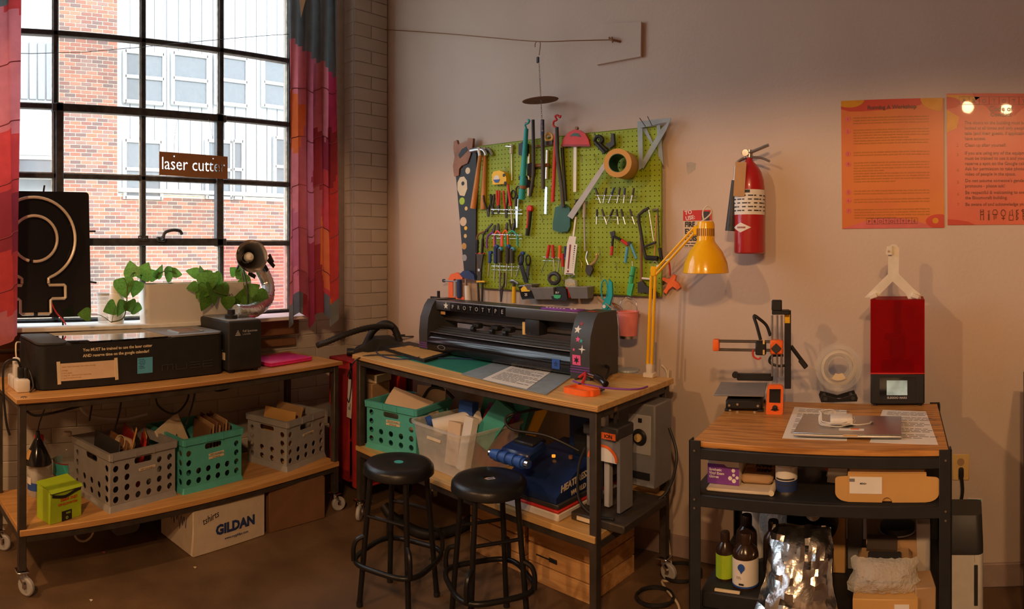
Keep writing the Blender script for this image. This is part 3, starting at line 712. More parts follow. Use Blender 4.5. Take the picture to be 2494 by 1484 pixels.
# wire along the window
one('curtain_wire', MB().tube([(WLX + .1, -.1, PLf(25, 130, .1).z), (WLX + .1, .9, PLf(25, 130, .1).z + .03), (WLX + .1, 2.3, 2.98)], .0018, n=6, k=4), 'dark', 'thin wire strung across the top of the window', 'wire')
# ---------------------------------------------------------------- curtains of sewn patches
FAB = ['fab_grey', 'fab_red', 'fab_dred', 'fab_pink', 'fab_rose', 'fab_orange', 'fab_mag']
def curtain(label, pa, pb, z0, z1, folds, amp, pick, hem):
    a, b = Vector(pa), Vector(pb); L = (b - a).length; u = (b - a) / L; n = Vector((u.y, -u.x, 0)); NU, NV = 56, 64
    t = T('patchwork_curtain', label, 'curtain', (a.x, a.y, z0)); mb = MB(t); vs = []; fs = []; mi = []
    for j in range(NV + 1):
        v = j / NV
        for i in range(NU + 1):
            s_ = i / NU; ph = s_ * folds * 2 * PI
            zb = z0 + hem(s_); z = zb + (z1 - zb) * v
            p = a + u * (s_ * L + .012 * math.sin(ph * 2 + v * 3)) + n * amp * (math.sin(ph + .6 * math.sin(v * 4)) * (.75 + .25 * math.sin(v * 9 + s_ * 5)))
            vs.append((p.x, p.y, z))
    for j in range(NV):
        for i in range(NU):
            k = j * (NU + 1) + i; fs.append((k, k + 1, k + NU + 2, k + NU + 1)); mi.append(pick((i + .5) / NU, (j + .5) / NV))
    for f, m in zip(fs, mi): pass
    mb.add(vs, fs); mb.mi = mi
    mb.build('cloth', FAB, t, smooth_=80)
    sm = MB(t)
    for j in (8, 16, 24, 33, 42):
        sm.tube([Vector(vs[j * (NU + 1) + i]) + n * .003 for i in range(0, NU + 1, 2)], .003, n=5)
    sm.split('seam', 'fab_rose', t)
    rg = MB(t)
    for i in range(0, NU + 1, 8): rg.tube([Vector(vs[NV * (NU + 1) + i]) + Vector((0, 0, .01)) + Vector((0, .012 * math.cos(q * PI / 4), .012 * math.sin(q * PI / 4))) for q in range(8)], .002, n=5, closed=True)
    rg.split('ring', 'steel', t)
    return t
def pickR(s, v):
    if v > .80 - .10 * s: return 0
    if v < .06: return 0 if s < .3 or s > .75 else 2
    c = int(s * 4.2 + .4 * math.sin(v * 7)); r = int(v * 6 + .5 * (c % 2) + s * 1.3)
    return [[3, 4, 2, 1, 1], [4, 4, 2, 1, 1], [3, 4, 4, 5, 1], [5, 4, 2, 1, 1], [3, 4, 3, 2, 1], [4, 4, 3, 6, 2], [4, 3, 4, 2, 2], [4, 3, 3, 2, 2], [4, 4, 2, 2, 2]][r % 9][min(4, max(0, c))]
pa, pb = PLf(703, 600, .24), at_r(822, 600, 4.14)
curtain('red and pink patchwork curtain gathered beside the block pier', (pa.x, pa.y, 0), (pb.x, pb.y, 0), 1.08, 3.32, 3.2, .038, pickR, lambda s: .10 * abs(math.sin(s * 7)))
def pickL(s, v):
    if v > .76 + .05 * s: return 0
    c = int(s * 4); r = int(v * 7 + .6 * s)
    return [[3, 3, 3, 3], [2, 1, 1, 1], [3, 4, 1, 2], [3, 1, 2, 1], [4, 3, 3, 3], [1, 4, 3, 3], [2, 3, 1, 1]][r % 7][min(3, c)]
pa, pb = PLf(-150, 600, .24), PLf(47, 600, .30)
rc = bpy.data.objects['patchwork_curtain']; MB(rc).add([PLf(726, -30, .33), PLf(752, -30, .34), PLf(733, 44, .33)], [(0, 1, 2)]).add([PLf(726, -30, .328), PLf(752, -30, .338), PLf(733, 44, .328)], [(2, 1, 0)]).build('pennant', 'cream', rc, 'pale triangular fabric patch')
curtain('red patchwork curtain hanging beside the neon sign', (pa.x, pa.y, 0), (pb.x, pb.y, 0), .98, 3.32, 2.4, .035, pickL, lambda s: .02 + .28 * max(0, s - .55))
# ================================================================ under the window bench
def crate(label, pl, yl, pr, yr, z, mat, w_=None, d=.36, h=.285, tags=1, rz_add=0):
    a, rz, wd = span(pl, yl, pr, yr, z); wd = w_ or wd; rz += rz_add
    t = T('milk_crate', label, 'crate', (a.x, a.y, z), rz)
    def panel(L):
        hs = [rrect(L / 2 - .055, h - .075, L / 2 + .055, h - .045, .012)]
        nc = int((L - .05) / .055); st = (L - .07) / max(1, nc - 1)
        for c in range(nc):
            for r_ in range(4):
                x = .035 + c * st; zz = .055 + r_ * .050
                if r_ >= 2 and abs(x - L / 2) < .095: continue
                hs.append(circ(x, zz, .0165, 14))
        return rrect(0, .004, L, h, .004), hs
    o, hs = panel(wd); q, h2 = panel(d); th = .005
    f_ = MB().plate(o, hs, th, Matrix.Translation((0, .004, 0))).build('side_panel', mat, t)
    mesh_copy(f_, 'side_panel', t, (0, d - .008, 0))
    e_ = MB().plate(q, h2, th, Matrix.Translation((.004, 0, 0)) @ Matrix.Rotation(R(90), 4, 'Z')).build('side_panel', mat, t)
    mesh_copy(e_, 'side_panel', t, (wd - .008, 0, 0))
    for nm, z0, z1, fl in (('top_rim', h - .034, h, .012), ('base_rim', 0, .03, .010)):
        m = MB(); a0 = rrect(0, 0, wd, d, .004, 1); b0 = rrect(-fl, -fl, wd + fl, d + fl, .006, 1); n = len(a0)
        if z0 == 0: lo, hi = b0, a0
        else: lo, hi = rrect(-fl * .8, -fl * .8, wd + fl * .8, d + fl * .8, .006, 1), b0
        m.add([(x, y, z0) for x, y in lo] + [(x, y, z1) for x, y in hi] + [(x, y, z1) for x, y in a0] + [(x, y, z0) for x, y in a0], [(k * n + i, k * n + (i + 1) % n, ((k + 1) % 4) * n + (i + 1) % n, ((k + 1) % 4) * n + i) for k in range(4) for i in range(n)])
        m.build(nm, mat, t)
    rb = MB()
    for x in (.006, wd * .36, wd * .64, wd - .006): rb.box((x, -.012, h - .018), (.004, .006, .034))
    rb.split('rib', mat, t)
    MB().box((wd / 2, d / 2, .012), (wd - .01, d - .01, .006)).build('base', mat, t)
    for k in range(tags):
        l_ = MB().box((wd * .55, -.0005, .178 - k * .017), (.10, .003, .012), rot=(0, R(-2), 0)).build('label_strip', 'cream', t)
        MB().text('CRAFT AND PROJECT' if k == 0 else 'NOTEBOOKS', .0085, TX(wd * .55, -.0024, .1745 - k * .017), align='CENTER', ext=.0003).build('lettering', 'dark', l_)
    return t, Fr((a.x, a.y), rz), wd
Z1 = ZS1
g1, G1, w1 = crate('grey plastic crate stuffed with folders and paper scraps on the lower shelf', 268, 1250, 437, 1203, Z1, 'crategrey', .40)
t1, T1, w2 = crate('teal plastic crate full of notebooks and cardboard sheets on the lower shelf', 447, 1205, 604, 1163, Z1, 'crateteal', .385, tags=2)
g2, G2, w3 = crate('grey plastic crate of envelopes turned cornerwise at the shelf end', 698, 1150, 790, 1112, Z1, 'crategrey', .36, d=.31)
def leaf_(name, fr, x, y, z, w_, h_, th, lean, turn, mat, label, cat, group=None, roll=0):      # a stiff sheet or book standing in a crate
    one(name, MB().box((0, 0, h_ / 2), (w_, th, h_), min(.002, th * .3)), mat, label, cat, fr.w(x, y, z), group=group, rot=(R(lean), R(roll), fr.rz + R(turn)))
zi = Z1 + .02
leaf_('folder', G1, .06, .17, zi, .27, .30, .006, 6, 86, 'dark', 'black folder at the left side of the crate of folders', 'folder')
leaf_('paint_stirrer', G1, .12, .10, zi, .03, .36, .006, 14, 60, 'pine', 'wooden stick poking out of the crate of folders', 'stick')
leaf_('foam_board', G1, .10, .16, zi, .22, .30, .008, 10, 80, 'brown', 'brown board leaning beside the black folder', 'board')
leaf_('foam_board', G1, .17, .20, zi, .22, .32, .006, 12, 70, 'dred', 'dark red board in the crate of folders', 'board')
leaf_('foam_board', G1, .20, .24, zi, .22, .30, .006, 16, 62, 'card', 'brown card leaning behind the dark red board', 'board')
leaf_('felt_sheet', G1, .29, .20, zi, .17, .26, .012, 10, 60, 'red', 'bright red felt sheet in the crate of folders', 'felt sheet')
leaf_('envelope', G1, .34, .25, zi, .19, .27, .006, 8, 60, 'card_gold', 'manila envelope behind the red felt sheet', 'envelope')
one('paper_cup', MB().lathe([(.001, 0), (.028, 0), (.036, .09), (.034, .09), (.027, .004), (.001, .003)], 20), 'cream', 'cream paper cup lying in the crate of folders', 'cup', G1.w(.20, .11, Z1 + .27), rot=(R(70), 0, G1.rz + R(-80)))
for i in range(7):
    leaf_('cardboard_sheet', T1, .215 + i * .022, .17, zi, .24, .285 + .012 * (i % 3), .006, 4, 78, 'card' if i % 2 else 'card_dark', 'brown cardboard sheet standing in the teal notebook crate', 'cardboard', 'cardboard sheets in the teal crate')
nbk = T('notebook', 'spiral notebook with cream cover leaning in the teal crate', 'notebook', T1.w(.12, .17, Z1 + .07), rot=(R(-14), R(-18), T1.rz + R(20)))
MB().box((0, 0, .15), (.20, .012, .26), .002).build('pages', 'paper', nbk); MB().box((0, -.008, .15), (.205, .003, .265), .001).build('cover', 'cream', nbk)
sp_ = MB()
for i in range(22): sp_.tube([(.1025 + .007 * math.cos(a), -.002 + .009 * math.sin(a), .03 + i * .0112) for a in [k * PI / 4 for k in range(8)]], .0012, n=4, closed=True)
sp_.build('spiral_binding', 'dark', nbk, kind='stuff')
leaf_('envelope', T1, .06, .24, zi, .2, .24, .005, 10, 60, 'navy', 'dark blue folder behind the spiral notebook', 'folder')
leaf_('padded_envelope', G2, .06, .155, zi, .25, .30, .010, 12, 88, 'card_gold', 'padded manila envelope rising from the cornerwise grey crate', 'envelope')
leaf_('padded_envelope', G2, .13, .17, zi, .24, .32, .006, 16, 80, 'card', 'brown card envelope behind the padded manila one', 'envelope')
leaf_('cardboard_piece', G2, .23, .2, zi, .20, .28, .006, 22, 30, 'card', 'grey brown cardboard flap in the cornerwise grey crate', 'cardboard')
leaf_('cardboard_piece', G2, .20, .12, zi, .20, .25, .006, -10, 70, 'card_dark', 'dark brown cardboard near the front of the cornerwise crate', 'cardboard')
# bottles and funnel
def lath(name, label, cat, loc, parts, rz=0):
    t = T(name, label, cat, loc, rz)
    for nm, prof, mat in parts: MB().lathe(prof, 26).build(nm, mat, t)
    return t
p = at_h(165, 1180, Z1); p.z = Z1
jug = lath('water_jug', 'clear ribbed plastic water jug with white cap', 'bottle', p, [
    ('bottle', [(.001, 0), (.070, 0), (.078, .01)] + [(.078 - (.003 if i % 2 else 0), .02 + i * .012) for i in range(11)] + [(.080, .16), (.076, .20), (.055, .235), (.028, .255), (.02, .262), (.02, .275)], 'clear'),
    ('water', [(.001, .004), (.066, .004), (.073, .012), (.073, .10), (.001, .10)], 'clear'),
    ('cap', [(.021, .262), (.023, .264), (.023, .285), (.001, .287)], 'white')])
lb_ = MB().lathe([(.0805, .06), (.0805, .135)], 26, a0=R(190), a1=R(350)).build('bottle_label', 'teal', jug, 'teal water label')
MB().lathe([(.081, .13), (.081, .136)], 26, a0=R(190), a1=R(350)).lathe([(.081, .058), (.081, .064)], 26, a0=R(190), a1=R(350)).split('label_edge', 'dred', lb_)
p = at_h(92, 1205, Z1); p.z = Z1
lath('white_jug', 'white plastic jug with red screw cap behind the black funnel', 'jug', p + Vector((-.08, .02, 0)), [
    ('body', [(.001, 0), (.065, 0), (.068, .01), (.068, .19), (.05, .235), (.024, .25), (.024, .262)], 'clear_soft'), ('cap', [(.026, .256), (.026, .285), (.001, .287)], 'red')])
bag = MB()
bag_t = T('spray_bottle', 'clear plastic bottle with blue and white label under the funnel', 'bottle', p)
MB().lathe([(.001, 0), (.05, 0), (.054, .01), (.052, .13), (.03, .17), (.02, .18), (.02, .20), (.001, .20)], 24).build('body', 'clear_soft', bag_t)
MB().lathe([(.0545, .035), (.0545, .075)], 24, a0=R(180), a1=R(360)).build('label_band', 'blue', bag_t); MB().lathe([(.055, .065), (.055, .10)], 24, a0=R(220), a1=R(310)).build('label_panel', 'paper', bag_t)
fu = T('funnel', 'black plastic funnel turned upside down with a yellow label', 'funnel', p + Vector((0, 0, .165)))
MB().lathe([(.072, 0), (.074, .004), (.066, .03), (.022, .12), (.014, .13), (.010, .165), (.008, .165), (.011, .13), (.019, .118), (.063, .028), (.069, .001)], 30).build('cone', 'gloss_black', fu)
MB().lathe([(.0665, .03), (.046, .074)], 10, a0=R(235), a1=R(305)).build('yellow_label', 'card_gold', fu)
MB().tube([(0, 0, .165), (.0, .01, .21), (-.005, .03, .26), (.005, .04, .30), (.02, .03, .36)], .0035, n=6, k=5).build('hanging_wire', 'black', fu)
# lens wipes carton
a, rz, wd = span(122, 1280, 217, 1250, Z1)
lw = T('wipes_carton', 'lime green carton of lens wipes with a torn dispensing slot', 'carton', (a.x, a.y, Z1), rz)
W2, D2, H2 = .185, .11, .175
MB().box((W2 / 2, D2 / 2, H2 / 2 - .01), (W2, D2, H2 - .02), .002).build('body', 'lime', lw, 'pale lime carton body')
MB().prism([(0, 0), (D2 + .004, 0), (D2 + .004, .014), (-.01, -.012)], 0, W2, X=Matrix.Translation((0, 0, H2 - .018)) @ Matrix.Rotation(R(90), 4, 'Z') @ Matrix.Translation((0, -W2, 0))).build('lid', 'lime', lw)
MB().tube([(.012, -.002, H2 - .045), (.05, -.003, H2 - .054), (.09, -.004, H2 - .058), (.14, -.003, H2 - .046), (.178, -.002, H2 - .040)], .007, n=6, k=4, flat=.5).build('torn_slot', 'ink', lw)
MB().box((W2 / 2, -.002, H2 - .030), (W2, .002, .010)).build('dark_band', 'ink', lw)
MB().text('300', .016, TX(W2 * .94, -.0035, H2 - .0245, 0, PI), bold=.0004).build('lettering', 'paper', lw)
MB().text('LENS WIPES', .019, TX(W2 * .86, -.0012, .108, 0, PI), bold=.0003).text('PRE-MOISTENED', .0155, TX(W2 * .86, -.0012, .086, 0, PI)).build('lettering', 'red', lw, 'upside-down red lettering')
e_ = MB().box((W2 * .52, -.001, .024), (.058, .002, .046)).build('emblem_panel', 'ink', lw)
MB().text('ZEISS', .012, TX(W2 * .64, -.0025, .040, 0, PI)).build('lettering', 'lime', e_)
MB().lathe([(.004, 0), (.007, 0), (.007, .001), (.004, .001), (.004, 0)], 10, X=TX(W2 * .52, -.0025, .014)).build('emblem', 'lime', e_)
# boxes on the floor
a, rz, wd = span(470, 1360, 645, 1304, 0)
gb = T('shirt_carton', 'white cardboard shirt carton on the floor under the bench', 'carton', (a.x, a.y, 0), rz)
BW, BD, BH = wd, .34, .232
MB().box((BW / 2, BD / 2, BH / 2), (BW, BD, BH), .004).build('body', 'box_white', gb)
MB().box((BW * .25, .005, BH + .001), (BW * .49, .014, .005), .001).box((BW * .75, .005, BH + .001), (BW * .49, .014, .005), .001).split('flap_edge', 'box_white', gb)
MB().text('GILDAN', BH * .30, TX(BW * .30, -.001, BH * .36), bold=.0035).build('lettering', 'navy', gb, 'navy brand lettering')
MB().text('www.mygildan.com', BH * .085, TX(BW * .42, -.001, BH * .20)).build('lettering', 'navy', gb)
MB().text('tshirts', BH * .22, TX(BW * .13, -.001, BH * .66, 0, R(14)), ext=.0004, shear=.25, sx=.8).build('handwriting', 'ink', gb)
sc_ = MB(); rnd = random.Random(3)
for i in range(7): sc_.tube([(-.001, .06 + .03 * i, .19 - rnd.random() * .03), (-.001, .07 + .03 * i, .10 + rnd.random() * .05), (-.001, .085 + .03 * i, .18)], .0018, n=4)
sc_.split('marker_scribble', 'navy', gb)
a, rz, wd = span(656, 1300, 792, 1262, 0)
one('brown_carton', MB().box((wd / 2, .17, .122), (wd, .34, .244), .004), 'card_dark', 'plain dark brown cardboard carton beside the shirt carton', 'carton', (a.x, a.y, 0), rz)
p = at_h(322, 1320, 0)
one('grey_bin', MB().prism(rrect(-.085, 0, .085, .26, .04, 6), 0, .12), 'grey', 'grey plastic bin on end beneath the lower shelf', 'bin', (p.x - .1, p.y, 0), LB.rz + .05)
p = at_h(205, 1322, 0)
one('cable_loop', MB().tube([(-.055 * math.cos(a_), 0, .062 - .055 * math.sin(a_)) for a_ in [R(-40 + i * 20) for i in range(14)]], .006, n=8), 'cream', 'loop of cream cable hanging down below the lower shelf', 'cable', (p.x, p.y, .0), LB.rz)
for (px, py, lab, c) in ((222, 1463, 'small white paper scrap on the dark floor near the caster', 'paper'), (253, 1346, 'tiny pink paper scrap on the floor below the bench', 'pink'), (475, 1383, 'tiny cream shred on the floor by the shirt carton', 'cream')):
    p = at_h(px, py, 0); one('paper_scrap', MB().add([(-.01, -.006, .001), (.011, -.004, .002), (.006, .007, .004), (-.008, .006, .001)], [(0, 1, 2, 3)]).add([(-.01, -.006, 0), (.011, -.004, .001), (.006, .007, .003), (-.008, .006, 0)], [(3, 2, 1, 0)]), c, lab, 'paper scrap', (p.x, p.y, 0))
# ================================================================ the bench along wall_right
HC, ZS2 = .96, .43
ang = R(-3.5); CLEN, CDEP = 1.71, .64
o = Vector((-1.355 - CLEN * math.cos(ang), 2.226 - CLEN * math.sin(ang), 0))
CBf = Fr(o, ang)
bench('workbench', 'pale plywood workbench below the green pegboard', CBf, CLEN, CDEP, HC, ZS2, 'ply_pale', .026)
def sheet(name, label, cat, cor, z, mat, th=.0015, group=None):
    P_ = [at_h(px, py, z) for px, py in cor]; c = sum(P_, Vector()) / len(P_); c.z = z
    t = MB(); n = len(P_)
    A = sum(P_[i].x * P_[(i + 1) % n].y - P_[(i + 1) % n].x * P_[i].y for i in range(n))
    if A < 0: P_ = P_[::-1]
    t.add([(p.x - c.x, p.y - c.y, .0) for p in P_] + [(p.x - c.x, p.y - c.y, th) for p in P_], [tuple(range(n - 1, -1, -1)), tuple(range(n, 2 * n))] + [(i, (i + 1) % n, (i + 1) % n + n, i + n) for i in range(n)])
    return t, c
def sheet_one(name, label, cat, cor, z, mat, th=.0015):
    t, c = sheet(name, label, cat, cor, z, mat, th); return one(name, t, mat, label, cat, c)
sheet_one('cutting_mat', 'green self-healing cutting mat under the vinyl cutter', 'cutting mat', [(960, 868), (1160, 918), (1290, 885), (1080, 845)], HC, 'mat_green', .003)
sheet_one('plastic_sheet', 'translucent bluish plastic sheet on the bench', 'plastic sheet', [(1122, 912), (1330, 962), (1412, 904), (1225, 876)], HC + .0032, 'clear_sheet', .0018)
cor = [(1175, 924), (1283, 948), (1354, 898), (1262, 884)]
t, c = sheet('', '', '', cor, HC + .0055, 'paper', .0006)
pp_ = T('instruction_page', 'printed instruction page lying on the bluish plastic sheet', 'paper', c)
t.build('page', 'paper', pp_)
P_ = [at_h(px, py, HC + .0055) for px, py in cor]; ux = (P_[1] - P_[0]); uy = (P_[3] - P_[0])
X = Matrix(((ux.x, uy.x, 0, P_[0].x - c.x), (ux.y, uy.y, 0, P_[0].y - c.y), (0, 0, 1, .0009), (0, 0, 0, 1)))
ln = MB(); rnd = random.Random(5)
for i in range(17):
    if i in (4, 9): continue
    y = .92 - i * .05; x = .10
    while x < (.88 if i % 3 else .6):
        w_ = rnd.uniform(.05, .16); ln.add([(x, y, 0), (x + w_, y, 0), (x + w_, y + .022, 0), (x, y + .022, 0)], [(0, 1, 2, 3)], 0, X); x += w_ + .02
ln.build('print_lines', 'grey', pp_, kind='stuff')
# tracing tablet
cor = [(924, 850), (1034, 884), (1106, 864), (996, 838)]
t, c = sheet('', '', '', cor, HC + .003, 'black', .016)
tb_ = T('light_tablet', 'black tracing tablet with a taped sheet of brown paper', 'tablet', c)
t.build('body', 'matte_black', tb_)
t, c2 = sheet('', '', '', [(948, 850), (1030, 874), (1078, 860), (998, 842)], HC + .003 + .0165, 'card_gold', .001)
q = t.build('paper', 'card_gold', tb_); q.location = (c2.x - c.x, c2.y - c.y, .0165)
tq = MB(tb_)
for px, py in ((962, 853), (1020, 870), (1060, 866), (1010, 845), (985, 845)):
    p = at_h(px, py, HC + .0205); tq.box(p, (.028, .012, .0008), rot=(0, 0, px))
tq.split('tape', 'black', tb_)
# ---------------------------------------------------------------- vinyl cutter
VX0, VY = CBf.hit(1036, .42), .42; VX1 = CBf.hit(1462, .46); VW = VX1 - VX0; VH, VD = .315, .20
vc = T('vinyl_cutter', 'wide dark vinyl cutting plotter with stickers on its end cap', 'vinyl cutter', CBf.w(VX0, .41, HC), CBf.rz)
prof = [(-.035, .0), (-.04, .12), (-.03, .21), (.0, .28), (.03, VH), (.19, VH), (.205, .24), (.205, 0)]
def capx(x0, x1, nm, mat='cutter_grey'):
    m = MB(); n = len(prof); m.add([(x0, y, z) for y, z in prof] + [(x1, y, z) for y, z in prof], [tuple(range(n))[::-1], tuple(range(n, 2 * n))] + [(i, (i + 1) % n, (i + 1) % n + n, i + n) for i in range(n)])
    return m.build(nm, mat, vc, smooth_=30)
le, re = .075, .115
capL = capx(0, le, 'end_cap'); capR = capx(VW - re, VW, 'end_cap')
st = MB()
for k in range(3): st.box((le / 2, -.0385, .035 + k * .012), (le, .002, .004))
for k in range(3): st.box((VW - re / 2, -.0385, .035 + k * .012), (re, .002, .004))
st.split('purple_stripe', 'purple', vc)
xm = (le + VW - re) / 2; bw = VW - le - re
MB().box((xm, .105, .282), (bw, .16, .055), .008, seg=2).build('top_beam', 'cutter_grey', vc)
MB().box((xm, .03, .308), (bw, .01, .006), .002).build('bright_edge', 'alu', vc)
MB().box((xm, .13, .215), (bw, .02, .08), .003).build('rear_rail', 'dark', vc)
MB().box((xm, .115, .195), (bw, .025, .02), .003).build('guide_rail', 'legsteel', vc)
r_ = MB()
for k in range(4): r_.box((xm, .075 - k * .022, .150 - k * .009), (bw, .018, .012), .003)
r_.split('platen_strip', 'cutter_grey', vc)
r_ = MB(); pr = [(.02, .125), (-.012, .118), (-.034, .095), (-.042, .06), (-.038, .03), (-.02, .015), (.10, .015), (.10, .12)]; n = len(pr)
r_.add([(le, y, z) for y, z in pr] + [(VW - re, y, z) for y, z in pr], [tuple(range(n))[::-1], tuple(range(n, 2 * n))] + [(i, (i + 1) % n, (i + 1) % n + n, i + n) for i in range(n)])
r_.build('front_cover', 'gloss_black', vc, smooth_=60)
MB().box((xm, .0, .127), (bw, .05, .004), .001).build('cutting_strip', 'alu', vc)
cx = VW * .66
cg = MB().box((cx, .075, .215), (.10, .075, .085), .008, seg=2).build('carriage', 'black', vc)
MB().cyl((cx - .06, .05, .235), (cx - .06, .05, .17), .012).box((cx - .055, .06, .215), (.02, .03, .02), .003).split('blade_holder', 'gold', cg)
for x in (VW * .30, VW * .42, VW * .50):
    MB().box((x, .085, .18), (.05, .05, .03), .006).cyl((x - .012, .05, .165), (x + .012, .05, .165), .014).build('pinch_roller', 'black', vc)
def star(r, n=5, q=.42): return [(r * (1 if i % 2 == 0 else q) * math.sin(PI * i / n), r * (1 if i % 2 == 0 else q) * math.cos(PI * i / n)) for i in range(2 * n)]
def sticker(pts, x, y, z, mat, nm='sticker', X=None, tilt=0): return MB().prism(pts, 0, .001, X=X or (Matrix.Translation((x, y, z)) @ Matrix.Rotation(R(tilt), 4, 'X'))).build(nm, mat, vc, smooth_=0)
sticker(star(.022), le + .095, .0235, .284, 'paper', 'star_sticker'); 
cel = MB(); lt = MB()
for i, ch in enumerate('PROTOTYPE'):
    x = le + .155 + i * .049; cel.box((x + .0, .0238, .282), (.0445, .0012, .046)); lt.text(ch, .032, TX(x, .0228, .2705), align='CENTER')
cel.split('letter_tile', 'gloss_black', vc); lt.split('letter', 'lgrey', vc)
MB().box((le + .035, .055, .235), (.04, .003, .018), .0008).build('amber_label', 'card_gold', vc)
pn = MB().box((VW - re - .12, .06, .3155), (.24, .07, .012), .005).build('control_panel', 'purple', vc, 'purple control panel')
bt = MB()
for k in range(6): bt.box((VW - re - .21 + k * .022, .045, .3225), (.012, .008, .003), .001)
for dx, dy in ((0, .012), (0, -.012), (.014, 0), (-.014, 0)): bt.box((VW - re - .05 + dx, .055 + dy, .3225), (.010, .009, .003), .001)
bt.split('button', 'paper', pn)
xe = VW - re / 2
def ST(x, z): 
    i = 1 if z < .12 else (2 if z < .21 else 3)
    (ya, za), (yb, zb) = prof[i - 1], prof[i]; y = ya + (yb - ya) * (z - za) / (zb - za) - .0015
    return Matrix.Translation((x, y, z)) @ Matrix.Rotation(-math.atan2(yb - ya, zb - za), 4, 'X')
for x, z, r, m, dx in ((-.01, .235, .022, 'paper', 0), (.0, .19, .016, 'pink', 1), (.02, .185, .013, 'teal', 2), (.028, .145, .022, 'paper', 3), (-.02, .14, .009, 'pink', 4), (.005, .262, .014, 'dred', 5)):
    sticker(star(r, 5 if dx != 3 else 4, .42 if dx != 3 else .25), 0, 0, 0, m, 'star_sticker', X=ST(xe + x - .015, z))
sticker([(-.024, -.024), (.024, -.024), (.024, .024), (-.024, .024)], 0, 0, 0, 'pink', 'pink_sticker', X=ST(xe - .018, .092)); sticker(star(.018, 6), 0, 0, 0, 'ink', 'star_sticker', X=ST(xe - .018, .092) @ Matrix.Translation((0, -.0012, 0)))
X = Matrix.Translation((VW - re - .085, -.042, .06)); sticker([(-.024, -.024), (.024, -.024), (.024, .024), (-.024, .024)], 0, 0, 0, 'blue', 'blue_sticker', X=X); sticker(star(.016), 0, 0, 0, 'navy', 'star_sticker', X=X @ Matrix.Translation((0, -.0012, 0)))
MB().lathe([(.028, 0), (.034, 0), (.034, .001), (.028, .001), (.028, 0)], 20, X=TX(le + .13, -.0425, .05) @ Matrix.Diagonal((1, .4, 1, 1))).build('emblem', 'grey', vc)
MB().box((VW - .06, .07, VH + .001), (.05, .03, .001)).build('top_sticker', 'red', vc)
MB().tube([(VW, .1, .05), (VW + .04, .07, .045), (VW + .07, .0, .02), (VW + .06, -.05, .008)], .008, n=8, k=5).build('power_cord', 'black', vc)
# ---------------------------------------------------------------- small things on that bench
def on(px, py, z=HC): p = at_h(px, py, z); p.z = z; return p
p = on(1416, 958)
oc = T('screw_clamp', 'orange C clamp lying flat on the pale bench', 'clamp', p, R(-8))
MB().plate(rrect(-.072, -.048, .072, .048, .022), [rrect(-.052, -.026, .085, .030, .008)], .024, Matrix.Translation((0, 0, .013)) @ Matrix.Rotation(R(-90), 4, 'X')).build('frame', 'orange', oc)
MB().tube([(-.045, .042, .018), (.082, .040, .018)], .007, n=10).build('screw', 'dark', oc)
MB().tube([(.082, .025, .018), (.082, .055, .018)], .004, n=8).build('tommy_bar', 'dark', oc); MB().cyl((-.05, .042, .018), (-.042, .042, .018), .012).build('swivel_pad', 'dark', oc)
p = on(1452, 938)
kg = T('clamp_tool', 'chrome spring clamp with black grip and red jaw on the bench corner', 'clamp', p, R(-28))
MB().tube([(-.13, .01, .03), (.0, .0, .035)], .009, n=10).build('barrel', 'chrome', kg)
MB().tube([(.0, 0, .035), (.05, -.002, .032), (.09, -.004, .02)], .016, n=12, k=4).build('grip', 'gloss_black', kg)
MB().tube([(-.14, -.01, .012), (-.10, .0, .038), (-.05, -.03, .03), (-.02, -.06, .012)], .007, n=8).build('red_jaw', 'red', kg)
MB().tube([(-.13, .02, .03), (-.15, -.02, .006), (-.14, -.03, .004)], .006, n=8).build('frame_leg', 'dark', kg)
one('purple_wire', MB().tube([(-.14, -.03, .004), (-.06, -.05, .004), (.05, -.05, .004), (.15, -.02, .004), (.20, .03, .004), (.20, .09, .004)], .004, n=7, k=6), 'purple', 'thin purple wire curling around the spring clamp', 'wire', on(1462, 938), R(-8))
p = on(1531, 905)
one('coaster', MB().lathe([(.001, 0), (.055, 0), (.058, .004), (.055, .012), (.001, .012)], 10), 'clear_sheet', 'pale green glass coaster near the lamp foot', 'coaster', p)
p = on(1008, 818)
ad = T('power_adapter', 'black power adapter with a looped cord behind the tracing tablet', 'power adapter', p, .1)
MB().box((0, 0, .02), (.12, .06, .04), .006).build('brick', 'black', ad)
MB().box((.0, .0, .055), (.025, .02, .04), .004).build('plug', 'black', ad)
MB().tube([(0, 0, .07), (.05, .02, .11), (.10, .03, .08), (.06, -.02, .02), (-.05, -.06, .006), (-.12, -.09, .006), (-.02, -.12, .006), (.06, -.06, .006)], .005, n=7, k=6).build('cord', 'black', ad)
one('black_lead', MB().tube([CBf.w(.42, .30, HC + .005), CBf.w(.28, .22, HC + .006), CBf.w(.12, .05, HC + .006), CBf.w(.06, -.02, HC - .03), CBf.w(-.02, -.02, HC - .13)], .0045, n=7, k=6), 'black', 'black lead running off the left bench edge', 'cable')
one('tablet_cable', MB().tube([on(924, 852) + Vector((0, 0, .005)), on(918, 862) + Vector((0, 0, .005)), on(960, 878) + Vector((0, 0, .008)), on(1060, 876) + Vector((0, 0, .008)), on(1180, 880) + Vector((0, 0, .008)), on(1330, 893) + Vector((0, 0, .01))], .0035, n=6, k=6), 'navy', 'dark blue cable from the tracing tablet across the cutting mat', 'cable')
